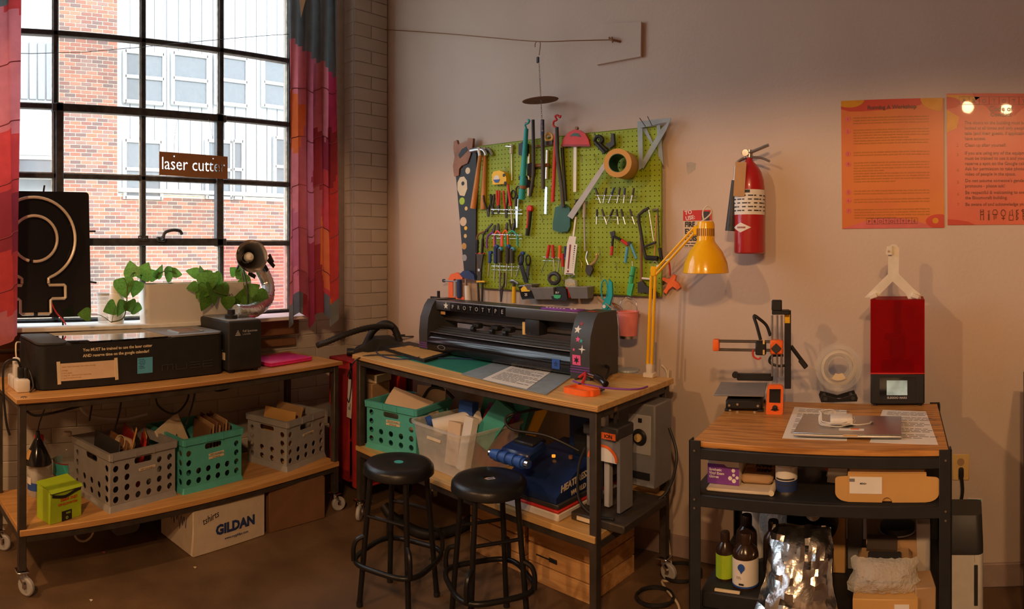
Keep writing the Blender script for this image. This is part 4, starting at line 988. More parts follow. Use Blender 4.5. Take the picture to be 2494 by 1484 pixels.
# ---------------------------------------------------------------- yellow desk lamp
LO = .24
yl = T('desk_lamp', 'yellow spring-arm desk lamp clamped to the bench corner', 'lamp', PW(1583, 872, LO))
b = PW(1583, 880, LO); b.z = HC
MB(yl).box((b.x, b.y, HC + .012), (.055, .05, .024), .004).box((b.x, b.y, HC + .04), (.035, .03, .05), .006).build('clamp_foot', 'ivory', yl)
for dx in (-.011, .011): MB(yl).cyl((b.x + dx - .003, b.y, HC + .05), PW(1591, 672, LO) + Vector((dx, 0, 0)), .0075).build('lower_arm', 'lampyellow', yl)
MB(yl).tube([(b.x + .028, b.y, HC + .06), (b.x + .03, b.y, HC + .17)], .005, n=8).build('spring', 'grey', yl)
j = PW(1592, 664, LO); k_ = PW(1690, 562, LO + .04)
MB(yl).box(j + Vector((0, 0, .005)), (.034, .02, .05), .006).build('elbow', 'lampyellow', yl)
for dz in (-.013, .013): MB(yl).cyl(j + Vector((.01, 0, dz)), k_ + Vector((0, 0, dz)), .0065).build('upper_arm', 'lampyellow', yl)
MB(yl).tube([PW(1592, 655, LO), PW(1590, 642, LO), PW(1596, 636, LO), PW(1603, 645, LO)], .002, n=6, k=4).tube([PW(1598, 650, LO - .01), PW(1640, 625, LO - .01)], .004, n=7).split('tension_rod', 'steel', yl)
h_ = PW(1719, 600, LO + .08); s_ = math.hypot(h_.x, h_.y) / F
hz = lambda py: (HY - py) / F * math.hypot(h_.x, h_.y) + E
MB(yl).lathe([(.012, hz(538)), (.036, hz(540)), (.040, hz(548)), (.040, hz(585)), (.046, hz(592)), (.075, hz(612)), (.098, hz(640)), (.105, hz(664)), (.103, hz(665)), (.095, hz(641)), (.072, hz(615)), (.042, hz(596)), (.036, hz(590)), (.036, hz(552)), (.001, hz(550))], 40, c=(h_.x, h_.y, 0)).build('shade', 'lampyellow', yl)
vt = MB(yl)
for a_ in range(14):
    q = R(180 + a_ * 13.8); vt.box((h_.x + .0405 * math.cos(q), h_.y + .0405 * math.sin(q), hz(566)), (.004, .003, .034), rot=(0, 0, q + PI / 2))
vt.split('vent_slot', 'brown', yl)
MB(yl).sphere((h_.x, h_.y, hz(640)), .03).build('bulb', 'white', yl)
MB(yl).box(k_ + Vector((.012, 0, .0)), (.03, .022, .045), .006).build('head_joint', 'lampyellow', yl)
MB(yl).tube([PW(1714, 538, LO + .08), PW(1712, 515, LO + .07), PW(1724, 502, LO + .06), PW(1733, 515, LO + .05), PW(1722, 530, LO + .05), PW(1695, 548, LO + .03)], .0035, n=7, k=6).build('cord', 'ivory', yl)
# ================================================================ under that bench
crate('teal plastic crate of curled paper at the end under the pale bench', 893, 1088, 1000, 1116, ZS2, 'crateteal', .36, d=.33, h=.27, tags=2)
cr_fr = Fr(at_h(893, 1088, ZS2), span(893, 1088, 1000, 1116, ZS2)[1])
def curl(name, label, fr, x, y, z, w_, h_, bend, rot, mat):
    vs = []; fs = []; n = 10
    for i in range(n + 1):
        t = i / n
        for j in (0, 1): vs.append((-w_ / 2 + w_ * j, bend * math.sin(PI * t) + .02 * j * t, h_ * t))
    for i in range(n): a = i * 2; fs.append((a, a + 1, a + 3, a + 2))
    m = MB().add(vs, fs).add([(x_, y_ + .002, z_) for x_, y_, z_ in vs], [f[::-1] for f in fs]); one(name, m, mat, label, 'paper', fr.w(x, y, z), rot=(R(rot[0]), R(rot[1]), fr.rz + R(rot[2])))
curl('paper_sheet', 'curled tan paper rising from the far end teal crate', cr_fr, .12, .14, ZS2 + .06, .26, .25, -.05, (-22, 14, 12), 'paper_warm')
curl('paper_sheet', 'second curled tan paper beside the first in the far teal crate', cr_fr, .20, .18, ZS2 + .05, .22, .24, -.03, (-30, 22, 20), 'paper_warm')
leaf_('card_sheet', cr_fr, .24, .28, ZS2 + .02, .20, .31, .004, -6, 4, 'paper_warm', 'flat tan card against the back of the far teal crate', 'card')
one('cable_bundle', MB().tube([cr_fr.w(.2, .28, ZS2 + .26), cr_fr.w(.24, .30, ZS2 + .32), cr_fr.w(.32, .32, ZS2 + .32), cr_fr.w(.38, .34, ZS2 + .27)], .009, n=8, k=6), 'black', 'black cable arching over the back of the far teal crate', 'cable')
a, rz, wd = span(1000, 1128, 1122, 1180, ZS2); KB = Fr(a, rz); KW, KD, KH = .42, .44, .235
kb = T('storage_bin', 'clear plastic storage bin of paper rolls and boxes under the pale bench', 'bin', (a.x, a.y, ZS2), rz)
lo, hi = rrect(.03, .03, KW - .03, KD - .03, .03, 4), rrect(0, 0, KW, KD, .04, 4); n = len(lo)
MB().add([(x, y, .003) for x, y in lo] + [(x, y, KH) for x, y in hi], [tuple(range(n))[::-1]] + [(i, (i + 1) % n, (i + 1) % n + n, i + n) for i in range(n)]).build('tub', 'clear_soft', kb)
ro = rrect(-.012, -.012, KW + .012, KD + .012, .05, 4)
MB().add([(x, y, KH) for x, y in hi] + [(x, y, KH) for x, y in ro] + [(x, y, KH - .012) for x, y in ro], [(q * n + i, q * n + (i + 1) % n, (q + 1) * n + (i + 1) % n, (q + 1) * n + i) for q in range(2) for i in range(n)]).build('rim', 'clear_soft', kb)
MB().box((KW * .45, .006, KH * .72), (.11, .002, .014), rot=(R(-6), 0, 0)).build('label_strip', 'cream', kb)
zk = ZS2 + .02
def ring(name, label, fr, x, y, z, r0, r1, L, rot, mat, cat='paper roll'):
    one(name, MB().lathe([(r1, 0), (r0, 0), (r0, L), (r1, L), (r1, 0)], 26), mat, label, cat, fr.w(x, y, z), rot=(R(rot[0]), R(rot[1]), fr.rz + R(rot[2])))
ring('paper_roll', 'thick pale paper roll end-on in the clear storage bin', KB, .085, .09, ZS2 + .19, .048, .024, .26, (-78, 0, -35), 'paper')
ring('tape_roll', 'small blue tape roll beside the paper roll', KB, .015, .10, ZS2 + .205, .028, .012, .03, (-70, 0, -20), 'blue', 'tape roll')
leaf_('blue_box', KB, .19, .22, zk, .10, .31, .05, -6, 4, 'blue', 'blue cardboard box standing in the clear bin', 'box')
leaf_('tan_box', KB, .21, .12, zk, .09, .22, .04, -8, 6, 'paper_warm', 'tan box in front of the blue box in the bin', 'box')
leaf_('white_box', KB, .31, .10, zk, .075, .27, .04, -12, -8, 'paper', 'white narrow box leaning at the front of the bin', 'box')
leaf_('teal_box', KB, .33, .20, zk + .12, .11, .24, .06, -14, 24, 'teal', 'teal box tilted above the white narrow box', 'box', roll=32)
leaf_('teal_folder', KB, .27, .34, zk, .26, .42, .006, -10, 30, 'teal', 'large teal card folder rising at the back of the bin', 'folder', roll=14)
leaf_('yellow_folder', KB, .33, .36, zk, .22, .36, .006, -12, 40, 'yellow', 'yellow folder fanned at the right of the bin', 'folder', roll=26)
leaf_('green_folder', KB, .30, .32, zk, .22, .35, .006, -14, 36, 'dgreen', 'dark green folder between the teal and yellow ones', 'folder', roll=22)
leaf_('red_folder', KB, .32, .22, zk, .16, .28, .008, -14, 40, 'dred', 'dark red folder lying low in the clear bin', 'folder', roll=20)
leaf_('purple_folder', KB, .31, .27, zk, .18, .30, .006, -16, 40, 'purple', 'purple folder tucked behind the red one', 'folder', roll=18)
# ---------------------------------------------------------------- blue heat press on the shelf
hx0 = CBf.hit(1218, .03)
hp = T('heat_press', 'blue clamshell heat press on the lower shelf of the pale bench', 'heat press', CBf.w(hx0, .03, ZS2), CBf.rz)
PWx, PDx = .335, .50
MB().box((PWx / 2, PDx / 2, .018), (PWx, PDx, .036), .006).build('base_plate', 'white', hp)
MB().box((PWx / 2, PDx / 2, .042), (PWx + .002, PDx + .002, .012), .003).build('red_stripe', 'red', hp)
MB().box((PWx / 2, PDx / 2, .060), (PWx - .01, PDx - .01, .026), .006).build('lower_platen', 'dark', hp)
pts = [(.0, .075), (.0, .10), (.14, .175), (PDx - .04, .20), (PDx, .18), (PDx, .075)]; n = len(pts)
MB().add([(.01, y, z) for y, z in pts] + [(PWx - .01, y, z) for y, z in pts], [tuple(range(n))[::-1], tuple(range(n, 2 * n))] + [(i, (i + 1) % n, (i + 1) % n + n, i + n) for i in range(n)]).build('cover', 'press_blue', hp)
MB().text('HEATPRESS', .040, TX(PWx - .009, .03, .115, R(90)) @ Matrix.Rotation(R(6), 4, 'Z'), bold=.001, shear=.25).text('WORLD', .030, TX(PWx - .009, .10, .082, R(90)) @ Matrix.Rotation(R(3), 4, 'Z'), bold=.001, shear=.25).build('lettering', 'cream', hp)
ha = MB().box((.09, .06, .245), (.17, .14, .05), .012, rot=(R(12), 0, 0)).build('handle_arm', 'press_blue', hp)
g_ = MB().cyl((-.02, -.03, .225), (.18, -.03, .225), .022, n=14)
for k in range(4): g_.cyl((.005 + k * .045, -.03, .225), (.03 + k * .045, -.03, .225), .0275, n=14)
g_.build('grip', 'blue', hp); MB().cyl((-.035, -.03, .225), (-.018, -.03, .225), .016).cyl((.178, -.03, .225), (.20, -.03, .225), .018).split('grip_end', 'chrome', hp)
MB().box((.09, .10, .275), (.12, .10, .02), .006).build('arm_pad', 'black', hp)
MB().box((PWx * .55, PDx - .06, .30), (.18, .12, .30), .015).build('control_column', 'press_blue', hp)
MB().box((PWx * .72, PDx - .14, .22), (.14, .10, .16), .02).build('motor_housing', 'black', hp)
MB().cyl((PWx * .45, .20, .19), (PWx * .45, .20, .200), .009).build('knob', 'amber_led', hp, 'glowing orange indicator'); MB().cyl((PWx * .70, .22, .195), (PWx * .70, .22, .209), .010).build('knob', 'brown', hp)
MB().tube([(PWx * .5, PDx - .1, .40), (.05, .25, .39), (-.06, .12, .36), (-.02, .10, .31), (.15, .15, .30), (.28, .22, .24)], .007, n=8, k=7).build('power_cable', 'black', hp)
# ---------------------------------------------------------------- mug press and control box
p = CBf.w(CBf.hit(1400, .10), .10, ZS2)
mp_ = T('mug_press', 'grey upright button press with an orange lettered plate', 'press', p, CBf.rz)
MB().box((.12, .17, .018), (.27, .36, .036), .005).build('base', 'legsteel', mp_)
MB().box((.06, -.012, .018), (.08, .004, .016)).build('label_strip', 'cream', mp_)
MB().prism([(.02, .05), (.035, .05), (.035, .26), (.175, .26), (.175, .05), (.19, .05), (.19, .36), (.02, .36)], .06, .16).build('frame', 'grey', mp_)
MB().prism([(.03 + .075 + .07 * math.cos(R(a_)), .255 + .06 * math.sin(R(a_))) for a_ in range(0, 181, 15)], .055, .062).build('arch_plate', 'paper', mp_)
MB().tube([(.105 + .07 * math.cos(R(a_)), .055, .262 + .058 * math.sin(R(a_))) for a_ in range(0, 181, 12)], .006, n=6).build('arch_line', 'orange', mp_)
MB().box((.105, .10, .16), (.028, .03, .22), .003).build('ram', 'lgrey', mp_)
MB().box((.105, .10, .385), (.18, .13, .05), .006).build('head', 'dark', mp_)
pl2 = MB().box((.15, .033, .372), (.07, .003, .026)).build('name_plate', 'orange', mp_); MB().text('ION', .022, TX(.15, .031, .364), align='CENTER', bold=.0005).build('lettering', 'ink', pl2)
MB().tube([(.02, .06, .50), (.17, .06, .485)], .011, n=10).build('lever_bar', 'brown', mp_)
MB().tube([(.06, .08, .41), (.08, .08, .44), (.10, .07, .49)], .009, n=8).tube([(.14, .10, .41), (.15, .09, .49)], .009, n=8).split('lever_link', 'dark', mp_)
MB().box((.12, .05, .43), (.025, .03, .05), .004).build('catch', 'steel', mp_)
MB().tube([(.02, .05, .30), (.0, .03, .22), (.02, .0, .1), (.1, -.01, .05), (.2, .0, .05)], .006, n=7, k=6).build('cable', 'black', mp_)
p = CBf.w(CBf.hit(1520, .42), .42, ZS2)
cbx = T('control_box', 'grey steel control box with a round dial behind the bench leg', 'control box', p + Vector((-.04, 0, .036)), CBf.rz)
MB().box((.10, .09, .22), (.20, .16, .38), .006).build('case', 'grey', cbx)
MB().box((.12, .008, .27), (.12, .004, .18), .002).build('face_plate', 'lgrey', cbx)
dl = MB().lathe([(.001, 0), (.035, 0), (.038, -.006), (.03, -.014), (.001, -.014)], 24, X=TX(.125, .004, .26) @ Matrix.Rotation(PI, 4, 'X')).build('dial', 'black', cbx)
MB().lathe([(.001, 0), (.018, 0), (.018, .012), (.001, .014)], 18, X=TX(.125, -.008, .26)).build('dial_cap', 'gold', dl)
MB().box((.125, .004, .335), (.018, .006, .018)).box((.13, .004, .085), (.09, .006, .03)).split('switch', 'black', cbx)
MB().tube([(.08, .0, .26), (.06, -.03, .20), (.06, -.04, .05), (.10, -.05, .0)], .008, n=8, k=6).build('cable', 'black', cbx)
one('bench_cord', MB().tube([CBf.w(CLEN - .25, .30, ZS2 + .01), CBf.w(CLEN - .05, .34, ZS2 + .012), CBf.w(CLEN + .06, .44, ZS2 + .05), CBf.w(CLEN + .09, .50, ZS2 + .20), CBf.w(CLEN + .03, .54, ZS2 + .32)], .007, n=8, k=8), 'black', 'black cord bowing out around the rear bench leg', 'cable')
# ---------------------------------------------------------------- wooden crates on the floor
def wcrate(label, pl, yl, pr, yr, d, h, mat='pine'):
    a, rz, wd = span(pl, yl, pr, yr, 0); t = T('wooden_crate', label, 'crate', (a.x, a.y, 0), rz)
    g = .006; sh = (h - 2 * g) / 3; src = None
    for k in range(3):
        z = sh / 2 + k * (sh + g)
        for y in (.006, d - .006): MB().box((wd / 2, y, z), (wd, .012, sh), .002).build('slat', mat, t)
        for x in (.006, wd - .006): MB().box((x, d / 2, z), (.012, d - .026, sh), .002).build('slat', mat, t)
    for x in (.024, wd - .024):
        for y in (.024, d - .024): MB().box((x, y, h / 2), (.022, .022, h), .002).build('corner_post', mat, t)
    MB().box((wd / 2, d / 2, .008), (wd - .03, d - .03, .01)).build('bottom', mat, t)
    return t, Fr(a, rz), wd
wc2, WC2, ww2 = wcrate('pale slatted wooden crate on the floor under the button press', 1287, 1408, 1437, 1474, .36, .265)
wc1, WC1, ww1 = wcrate('shaded slatted wooden crate behind the stools', 1145, 1338, 1278, 1400, .30, .265)
for k, (x, y, m, lab) in enumerate(((.22, .10, 'dark', 'black tool handle poking up in the pale wooden crate'), (.28, .16, 'cream', 'cream offcut in the pale wooden crate'), (.31, .08, 'brown', 'brown offcut in the pale wooden crate'), (.17, .2, 'paper', 'white folded paper in the pale wooden crate'))):
    leaf_('offcut', WC2, x, y, .03, .05, .235, .02, -8 + 6 * k, 30 * k, m, lab, 'scrap')
MB().box((ww2 * .42, -.001, .13), (.05, .003, .022), .004).build('hand_hole', 'ink', wc2); MB().box((ww2 * .30, -.001, .13), (.12, .003, .006)).build('knot_gap', 'ink', wc2)
# ---------------------------------------------------------------- stools
def stool():
    t = T('metal_stool', 'x', 'stool', (0, 0, 0))
    r = .158; z = .63
    MB().lathe([(.022, z - .008), (.022, z - .002), (.03, z + .001), (r - .03, z), (r - .012, z - .004), (r, z - .018), (r + .002, z - .045), (r - .004, z - .05), (r - .008, z - .045), (r - .014, z - .018), (.022, z - .008)], 48).build('seat', 'stool_black', t)
    for k in range(4):
        a = R(45 + 90 * k); c, s = math.cos(a), math.sin(a)
        MB().tube([(c * .125, s * .125, z - .015), (c * .150, s * .150, .33), (c * .178, s * .178, .012)], .0125, n=10).build('leg', 'stool_black', t)
        MB().cyl((c * .178, s * .178, 0), (c * .178, s * .178, .02), .0145, n=10).build('foot_cap', 'black', t)
    ri = [(.168 * math.copysign(abs(math.cos(q)) ** .55, math.cos(q)), .168 * math.copysign(abs(math.sin(q)) ** .55, math.sin(q)), .20) for q in [R(i * 10) for i in range(36)]]
    MB().tube(ri, .0115, n=10, closed=True).build('foot_ring', 'stool_black', t)
    br = MB()
    for k in range(4):
        a = R(45 + 90 * k); c, s = math.cos(a), math.sin(a)
        br.tube([(c * .156, s * .156, .31), (c * .19, s * .19, .295), (c * .205, s * .205, .26), (c * .205, s * .205, .205)], .0105, n=8, k=4)
    br.split('ring_bracket', 'stool_black', t)
    MB().tube([(-.105, -.105, .40), (.105, -.105, .40)], .008, n=8).tube([(-.105, .105, .40), (.105, .105, .40)], .008, n=8).split('stretcher', 'stool_black', t)
    return t
s1 = stool(); p = at_h(971, 1124, .63); s1.location = (p.x, p.y, 0); s1.rotation_euler = (0, 0, .30); s1['label'] = 'round black metal stool in front of the far teal crate'
s1['group'] = 'metal stools at the bench'
p = at_h(1191, 1163, .63); s2 = dup(s1, (p.x, p.y, 0), 1.05, 'round black metal stool with a white sticker in front of the heat press')
MB().box((.0, -.02, .632), (.035, .022, .001)).build('sticker', 'lgrey', s2)
MB().prism([(-.014, -.004), (.014, -.004), (.010, .004), (-.014, .004)], 0, .0008, X=FLAT(0, -.02, .6326) @ Matrix.Rotation(R(-90), 4, 'X')).build('sticker_mark', 'navy', s2)
MB().lathe([(.001, .628), (.021, .628)], 16).build('hole_plug', 'teal', s1)
# tyre-like hose, floor cords
one('black_hose', MB().tube([at_h(935, 1232, .10), at_h(960, 1262, .05), at_h(1030, 1300, .035), at_h(1110, 1290, .035), at_h(1150, 1262, .05)], .028, n=12, k=7), 'hose', 'thick black hose curving on the floor behind the stools', 'hose')
cm = MB()
one('thin_cord', MB().tube([at_h(1245, 1240, .2), at_h(1290, 1300, .1), at_h(1315, 1365, .012), at_h(1295, 1395, .01), at_h(1270, 1380, .01), at_h(1330, 1355, .01)], .005, n=7, k=8), 'black', 'thin black cord dangling between the stool and wooden crates', 'cable')
def coil(label, px, py, r, turns, rad, mat='black'):
    p = at_h(px, py, 0); rnd = random.Random(px)
    one('cord_coil', MB().tube([(r * (1 + .07 * rnd.uniform(-1, 1)) * math.cos(2 * PI * i / 18), r * .95 * math.sin(2 * PI * i / 18), rad + rad * 1.8 * i / 18 / turns * 1.2) for i in range(18 * turns)], rad, n=7, k=2), mat, label, 'cable', (p.x, p.y, 0))
coil('coil of black cord on the floor beside the rear bench caster', 1595, 1460, .085, 3, .006)
coil('loose black cord coil beside the black shelf unit', 1660, 1400, .10, 2, .006)
one('extension_cord', MB().tube([PW(1628, 900, .02), PW(1626, 1100, .02), PW(1622, 1250, .02), at_h(1635, 1400, .02), at_h(1612, 1418, .01), at_h(1650, 1470, .01), at_h(1655, 1500, .01)], .0055, n=7, k=6), 'cream', 'cream extension cord running down the wall onto the floor', 'cable')
one('lamp_lead', MB().tube([PW(1612, 890, .012), PW(1624, 905, .012), PW(1627, 940, .012), PW(1628, 1000, .014)], .006, n=7, k=4), 'ivory', 'short ivory lamp cord on the wall behind the bench', 'cable')
p = at_h(1606, 1345, 0)
one('cord_adapter', MB().box((0, 0, .09), (.045, .05, .12), .006).box((0, 0, .02), (.03, .03, .04), .004), 'dark', 'dark plug adapter block standing by the rear bench leg', 'adapter', (p.x + .06, p.y - .06, 0))
# ================================================================ red fabric cart in the corner with vacuum
ct = T('fabric_cart', 'red fabric utility cart wedged between the two benches', 'cart', (-3.48, 2.46, 0))
CW, CD, CH = .37, .40, .88
MB().box((CW * .30, .01, .50), (.20, .01, .76), .004).build('front_panel', 'trolley', ct); 
MB().tube([(CW - .06, -.012, .12), (CW - .06, -.016, .5), (CW - .06, -.012, CH)], .042, n=10, flat=.35).build('front_flap', 'trolley', ct)
MB().box((.006, CD / 2, .50), (.012, CD, .76), .004).box((CW / 2, CD - .006, .50), (CW, .012, .76), .004).split('side_panel', 'trolley', ct)
for z in (.13, .38, .62): MB().box((CW / 2, CD / 2, z), (CW - .02, CD - .02, .012), .003).build('shelf', 'dred', ct)
MB().box((CW / 2, CD / 2, CH - .008), (CW, CD, .016), .004).build('top', 'trolley', ct)
for x in (.015, CW - .015):
    for y in (.015, CD - .015): MB().cyl((x, y, .07), (x, y, CH - .01), .010).build('post', 'dark', ct)
for x in (.03, CW - .03):
    for y in (.03, CD - .03): MB().cyl((x - .012, y, .036), (x + .012, y, .036), .035).build('wheel', 'black', ct)
def incart(name, label, x, y, z, d, mat, cat, rz=0): one(name, MB().box((0, 0, d[2] / 2), d, .003), mat, label, cat, (-3.48 + x, 2.46 + y, z), rz)
incart('card_stack', 'stack of tan cards on the upper shelf of the red cart', .27, .14, .627, (.16, .16, .12), 'card', 'card stack', .1)
incart('cream_box', 'cream box on top of the tan cards in the red cart', .28, .16, .748, (.14, .15, .05), 'cream', 'box', .2)
incart('dark_bundle', 'grey teal cloth bundle hanging from the red cart', .06, .03, .45, (.10, .10, .12), 'grey', 'cloth')
incart('red_pouch', 'small red pouch on the rear of the red cart shelf', .28, .33, .627, (.14, .06, .16), 'red', 'pouch')
incart('yellow_bag', 'amber yellow paper bag on the top of the red cart', .30, .06, CH, (.10, .09, .05), 'card_gold', 'bag', .3)
ws = T('hang_tag', 'long white handwritten strip hanging from a black loop on the red cart', 'tag', (-3.48 + CW - .13, 2.46 - .012, .53))
MB().box((0, 0, .12), (.045, .002, .24), rot=(0, R(4), 0)).build('strip', 'paper', ws); MB().tube([(.0, -.004, .24), (.02, -.01, .30), (.03, -.01, .22), (.0, -.006, .1), (-.02, -.006, .12)], .003, n=6, k=5).build('loop', 'black', ws)
MB().tube([(-.012, -.003, .05), (-.005, -.003, .07), (.004, -.003, .05), (.008, -.003, .09)], .0015, n=5).build('handwriting', 'ink', ws)
va = T('shop_vacuum', 'small black vacuum with arched carry handle on the cart', 'vacuum', (-3.24, 2.70, CH), R(48))
MB().prism([(-.17, 0), (.16, 0), (.17, .04), (.13, .10), (.05, .13), (-.05, .125), (-.11, .08), (-.17, .05)], -.09, .09).build('body', 'matte_black', va)
MB().tube([(-.10, 0, .08), (-.05, 0, .17), (.02, 0, .215), (.08, 0, .19), (.12, 0, .10)], .022, n=12, k=5).build('handle', 'matte_black', va)
MB().tube([(-.17, 0, .03), (-.22, 0, .03)], .025, n=12).build('inlet', 'black', va)
cv = T('crank_clamp', 'black crank clamp with a red washer standing behind the vacuum', 'clamp', (-3.02, 2.97, HC))
MB().cyl((0, 0, 0), (0, 0, .30), .007).build('shaft', 'steel', cv); MB().box((0, 0, .30), (.085, .014, .014), .003).build('bar', 'black', cv); MB().cyl((.03, -.0, .30), (.03, 0, .345), .010).build('crank_knob', 'black', cv); MB().cyl((0, 0, .265), (0, 0, .275), .022).build('washer', 'red', cv)
hs = [at_r(772, 842, 3.95), at_r(800, 832, 3.93), at_r(850, 812, 3.96), at_r(900, 798, 4.05), at_r(945, 795, 4.15), at_r(965, 803, 4.3)]
Pp = smooth(hs, 12); one('vacuum_hose', MB().tube(Pp, .017, n=12, radii=[.0165 + .0025 * (i % 2) for i in range(len(Pp))]), 'hose', 'ribbed black vacuum hose stretched between the benches', 'hose')
# ================================================================ pegboard and its tools
BO = .036
bx0, bx1, bz0, bz1 = PW(1163, 500, BO).x, PW(1611, 500, BO).x, 1.335, 2.212
pg = T('pegboard', 'lime green pegboard crowded with hand tools on the wall', 'pegboard', ((bx0 + bx1) / 2, WRY - BO, bz0))
nx_, nz_ = int((bx1 - bx0) / .0258), int((bz1 - bz0) / .0258); sx_, sz_ = (bx1 - bx0) / nx_, (bz1 - bz0) / nz_
vs, fs, idx = [], [], {}
def vid(k, p):
    if k not in idx: idx[k] = len(vs); vs.append(p)
    return idx[k]
yf, yb = WRY - BO, WRY - BO + .005; hr = .0036
for i in range(nx_):
    for j in range(nz_):
        cx, cz_ = bx0 + (i + .5) * sx_, bz0 + (j + .5) * sz_
        ou = [vid(('c', 2 * i + a, 2 * j + b), (bx0 + (i + a / 2) * sx_, yf, bz0 + (j + b / 2) * sz_)) for a, b in ((2, 1), (2, 2), (1, 2), (0, 2), (0, 1), (0, 0), (1, 0), (2, 0))]
        n = len(vs); vs += [(cx + hr * math.cos(q * PI / 4), yf, cz_ + hr * math.sin(q * PI / 4)) for q in range(8)] + [(cx + hr * math.cos(q * PI / 4), yb, cz_ + hr * math.sin(q * PI / 4)) for q in range(8)]
        for q in range(8):
            r_ = (q + 1) % 8; fs.append((ou[q], ou[r_], n + r_, n + q)[::-1]); fs.append((n + q, n + r_, n + 8 + r_, n + 8 + q)[::-1])
MB(pg).add(vs, fs).build('board', 'pegboard', pg, smooth_=0)
e = MB(pg)
for x in (bx0, bx1): e.box((x, WRY - BO + .003, (bz0 + bz1) / 2), (.004, .006, bz1 - bz0))
for z in (bz0, bz1): e.box(((bx0 + bx1) / 2, WRY - BO + .003, z), (bx1 - bx0, .006, .004))
e.split('edge', 'pegboard', pg, smooth_=0)
b_ = MB(pg)
for z in (bz0 + .03, (bz0 + bz1) / 2, bz1 - .03): b_.box(((bx0 + bx1) / 2, WRY - .0165, z), (bx1 - bx0 - .02, .027, .03))
b_.split('batten', 'card_dark', pg)
def mpx(px): return (WRY - BO) / math.cos(AZ(px)) / F
def tool(name, label, cat, *specs, group=None):
    s0 = specs[0]; p0 = s0[3][0] if isinstance(s0[3][0], (tuple, list)) else s0[3]
    t = T(name, label, cat, PW(p0[0], p0[1], .05), group=group); cache = {}
    for s in specs:
        k, nm, mat, pts = s[:4]; m = MB(t)
        if k == 'T':
            off = s[5] if len(s) > 5 else .055; r = s[4] * mpx(pts[0][0]); kk = s[6] if len(s) > 6 else (4 if len(pts) > 2 else 0)
            q = [PW(a[0], a[1], a[2] if len(a) > 2 else off) for a in pts]
            rad = None
            if isinstance(s[4], (tuple, list)): pass
            m.tube(q, r, n=9, k=kk)
        elif k == 'C':                            # cone/taper between two points
            off = s[6] if len(s) > 6 else .055; u = mpx(pts[0][0]); m.cyl(PW(*pts[0], off), PW(*pts[1], off), s[4] * u, s[5] * u, n=12)
        elif k == 'P':
            th = s[4] if len(s) > 4 else .006; off = s[5] if len(s) > 5 else .05
            a_ = [PW(a[0], a[1], off + th) for a in pts]; n = len(a_)
            if sum(a_[i].x * a_[(i + 1) % n].z - a_[(i + 1) % n].x * a_[i].z for i in range(n)) < 0: a_ = a_[::-1]
            m.add([tuple(v) for v in a_] + [(v.x, v.y + th, v.z) for v in a_], [tuple(range(n)), tuple(range(2 * n - 1, n - 1, -1))] + [(i, i + n, (i + 1) % n + n, (i + 1) % n) for i in range(n)])
        elif k == 'D':
            th = s[5] if len(s) > 5 else .012; off = s[6] if len(s) > 6 else .045; c = PW(pts[0], pts[1], off + th); r = s[4] * mpx(pts[0])
            m.lathe([(.0005, 0), (r * .92, 0), (r, -.002), (r, -th), (.0005, -th)], 22, X=Matrix.Translation(c) @ FX)
        elif k == 'O':
            off = s[6] if len(s) > 6 else .055; u = mpx(pts[0]); ry = s[7] if len(s) > 7 else s[4]
            m.tube([PW(pts[0] + s[4] * math.cos(2 * PI * i / 20), pts[1] + ry * math.sin(2 * PI * i / 20), off) for i in range(20)], s[5] * u, n=7, closed=True)
        elif k == 'X':
            m.text(pts[2], s[4] * mpx(pts[0]), Matrix.Translation(PW(pts[0], pts[1], s[5])) @ FX @ Matrix.Rotation(R(s[6] if len(s) > 6 else 0), 4, 'Z'), ext=.0004, align='CENTER', bold=.0003)
        m.build(nm, mat, t)
    return t
# hand saw with painted flowers
tool('hand_saw', 'hand saw with carved wooden handle and flower-painted black blade', 'saw',
     ('P', 'blade', 'black', [(1110, 425), (1125, 412), (1140, 372), (1160, 362), (1158, 664), (1130, 660)], .004, .046),
     ('P', 'handle', 'saw_wood', [(1105, 345), (1112, 341), (1115, 352), (1122, 349), (1138, 345), (1140, 336), (1152, 337), (1150, 362), (1144, 382), (1138, 398), (1124, 404), (1118, 412), (1117, 428), (1106, 430), (1103, 405), (1107, 382), (1104, 362)], .02, .038),
     ('P', 'grip_hole', 'ink', [(1116, 378), (1124, 364), (1136, 357), (1139, 366), (1128, 378), (1120, 386)], .001, .0585),
     *[('D', 'painted_flower', m, (x, y), r, .001, .0505) for x, y, r, m in ((1139, 416, 8, 'cream'), (1125, 490, 9, 'lime'), (1128, 540, 11, 'paper_warm'), (1134, 556, 5, 'yellow'), (1133, 575, 5, 'gold'), (1130, 600, 8, 'card_gold'), (1131, 628, 8, 'crategrey'), (1135, 508, 5, 'gold'))],
     ('P', 'painted_oval', 'cream', [(1114, 445), (1120, 432), (1130, 430), (1137, 440), (1138, 460), (1131, 478), (1120, 476), (1114, 462)], .001, .0505),
     ('D', 'painted_dot', 'ink', (1127, 447), 5, .001, .052))
for lab, hx, a, b, off in (('wooden claw hammer with steel head beside the saw', 1168, (1170, 378), (1152, 508), .075), ('second wooden hammer hanging behind the claw hammer', 1182, (1181, 380), (1177, 510), .05)):
    tool('claw_hammer', lab, 'hammer', ('C', 'handle', 'handle_wood', [a, b], 5, 7.5, off), ('T', 'head', 'steel', [(hx - 21, 367), (hx - 6, 364), (hx, 364)], 6, off, 0), ('T', 'neck', 'steel', [(hx - 1, 360), (a[0], 380)], 5.5, off, 0), ('T', 'claw', 'steel', [(hx, 363), (hx + 10, 366), (hx + 17, 378)], 4, off), group='hammers')
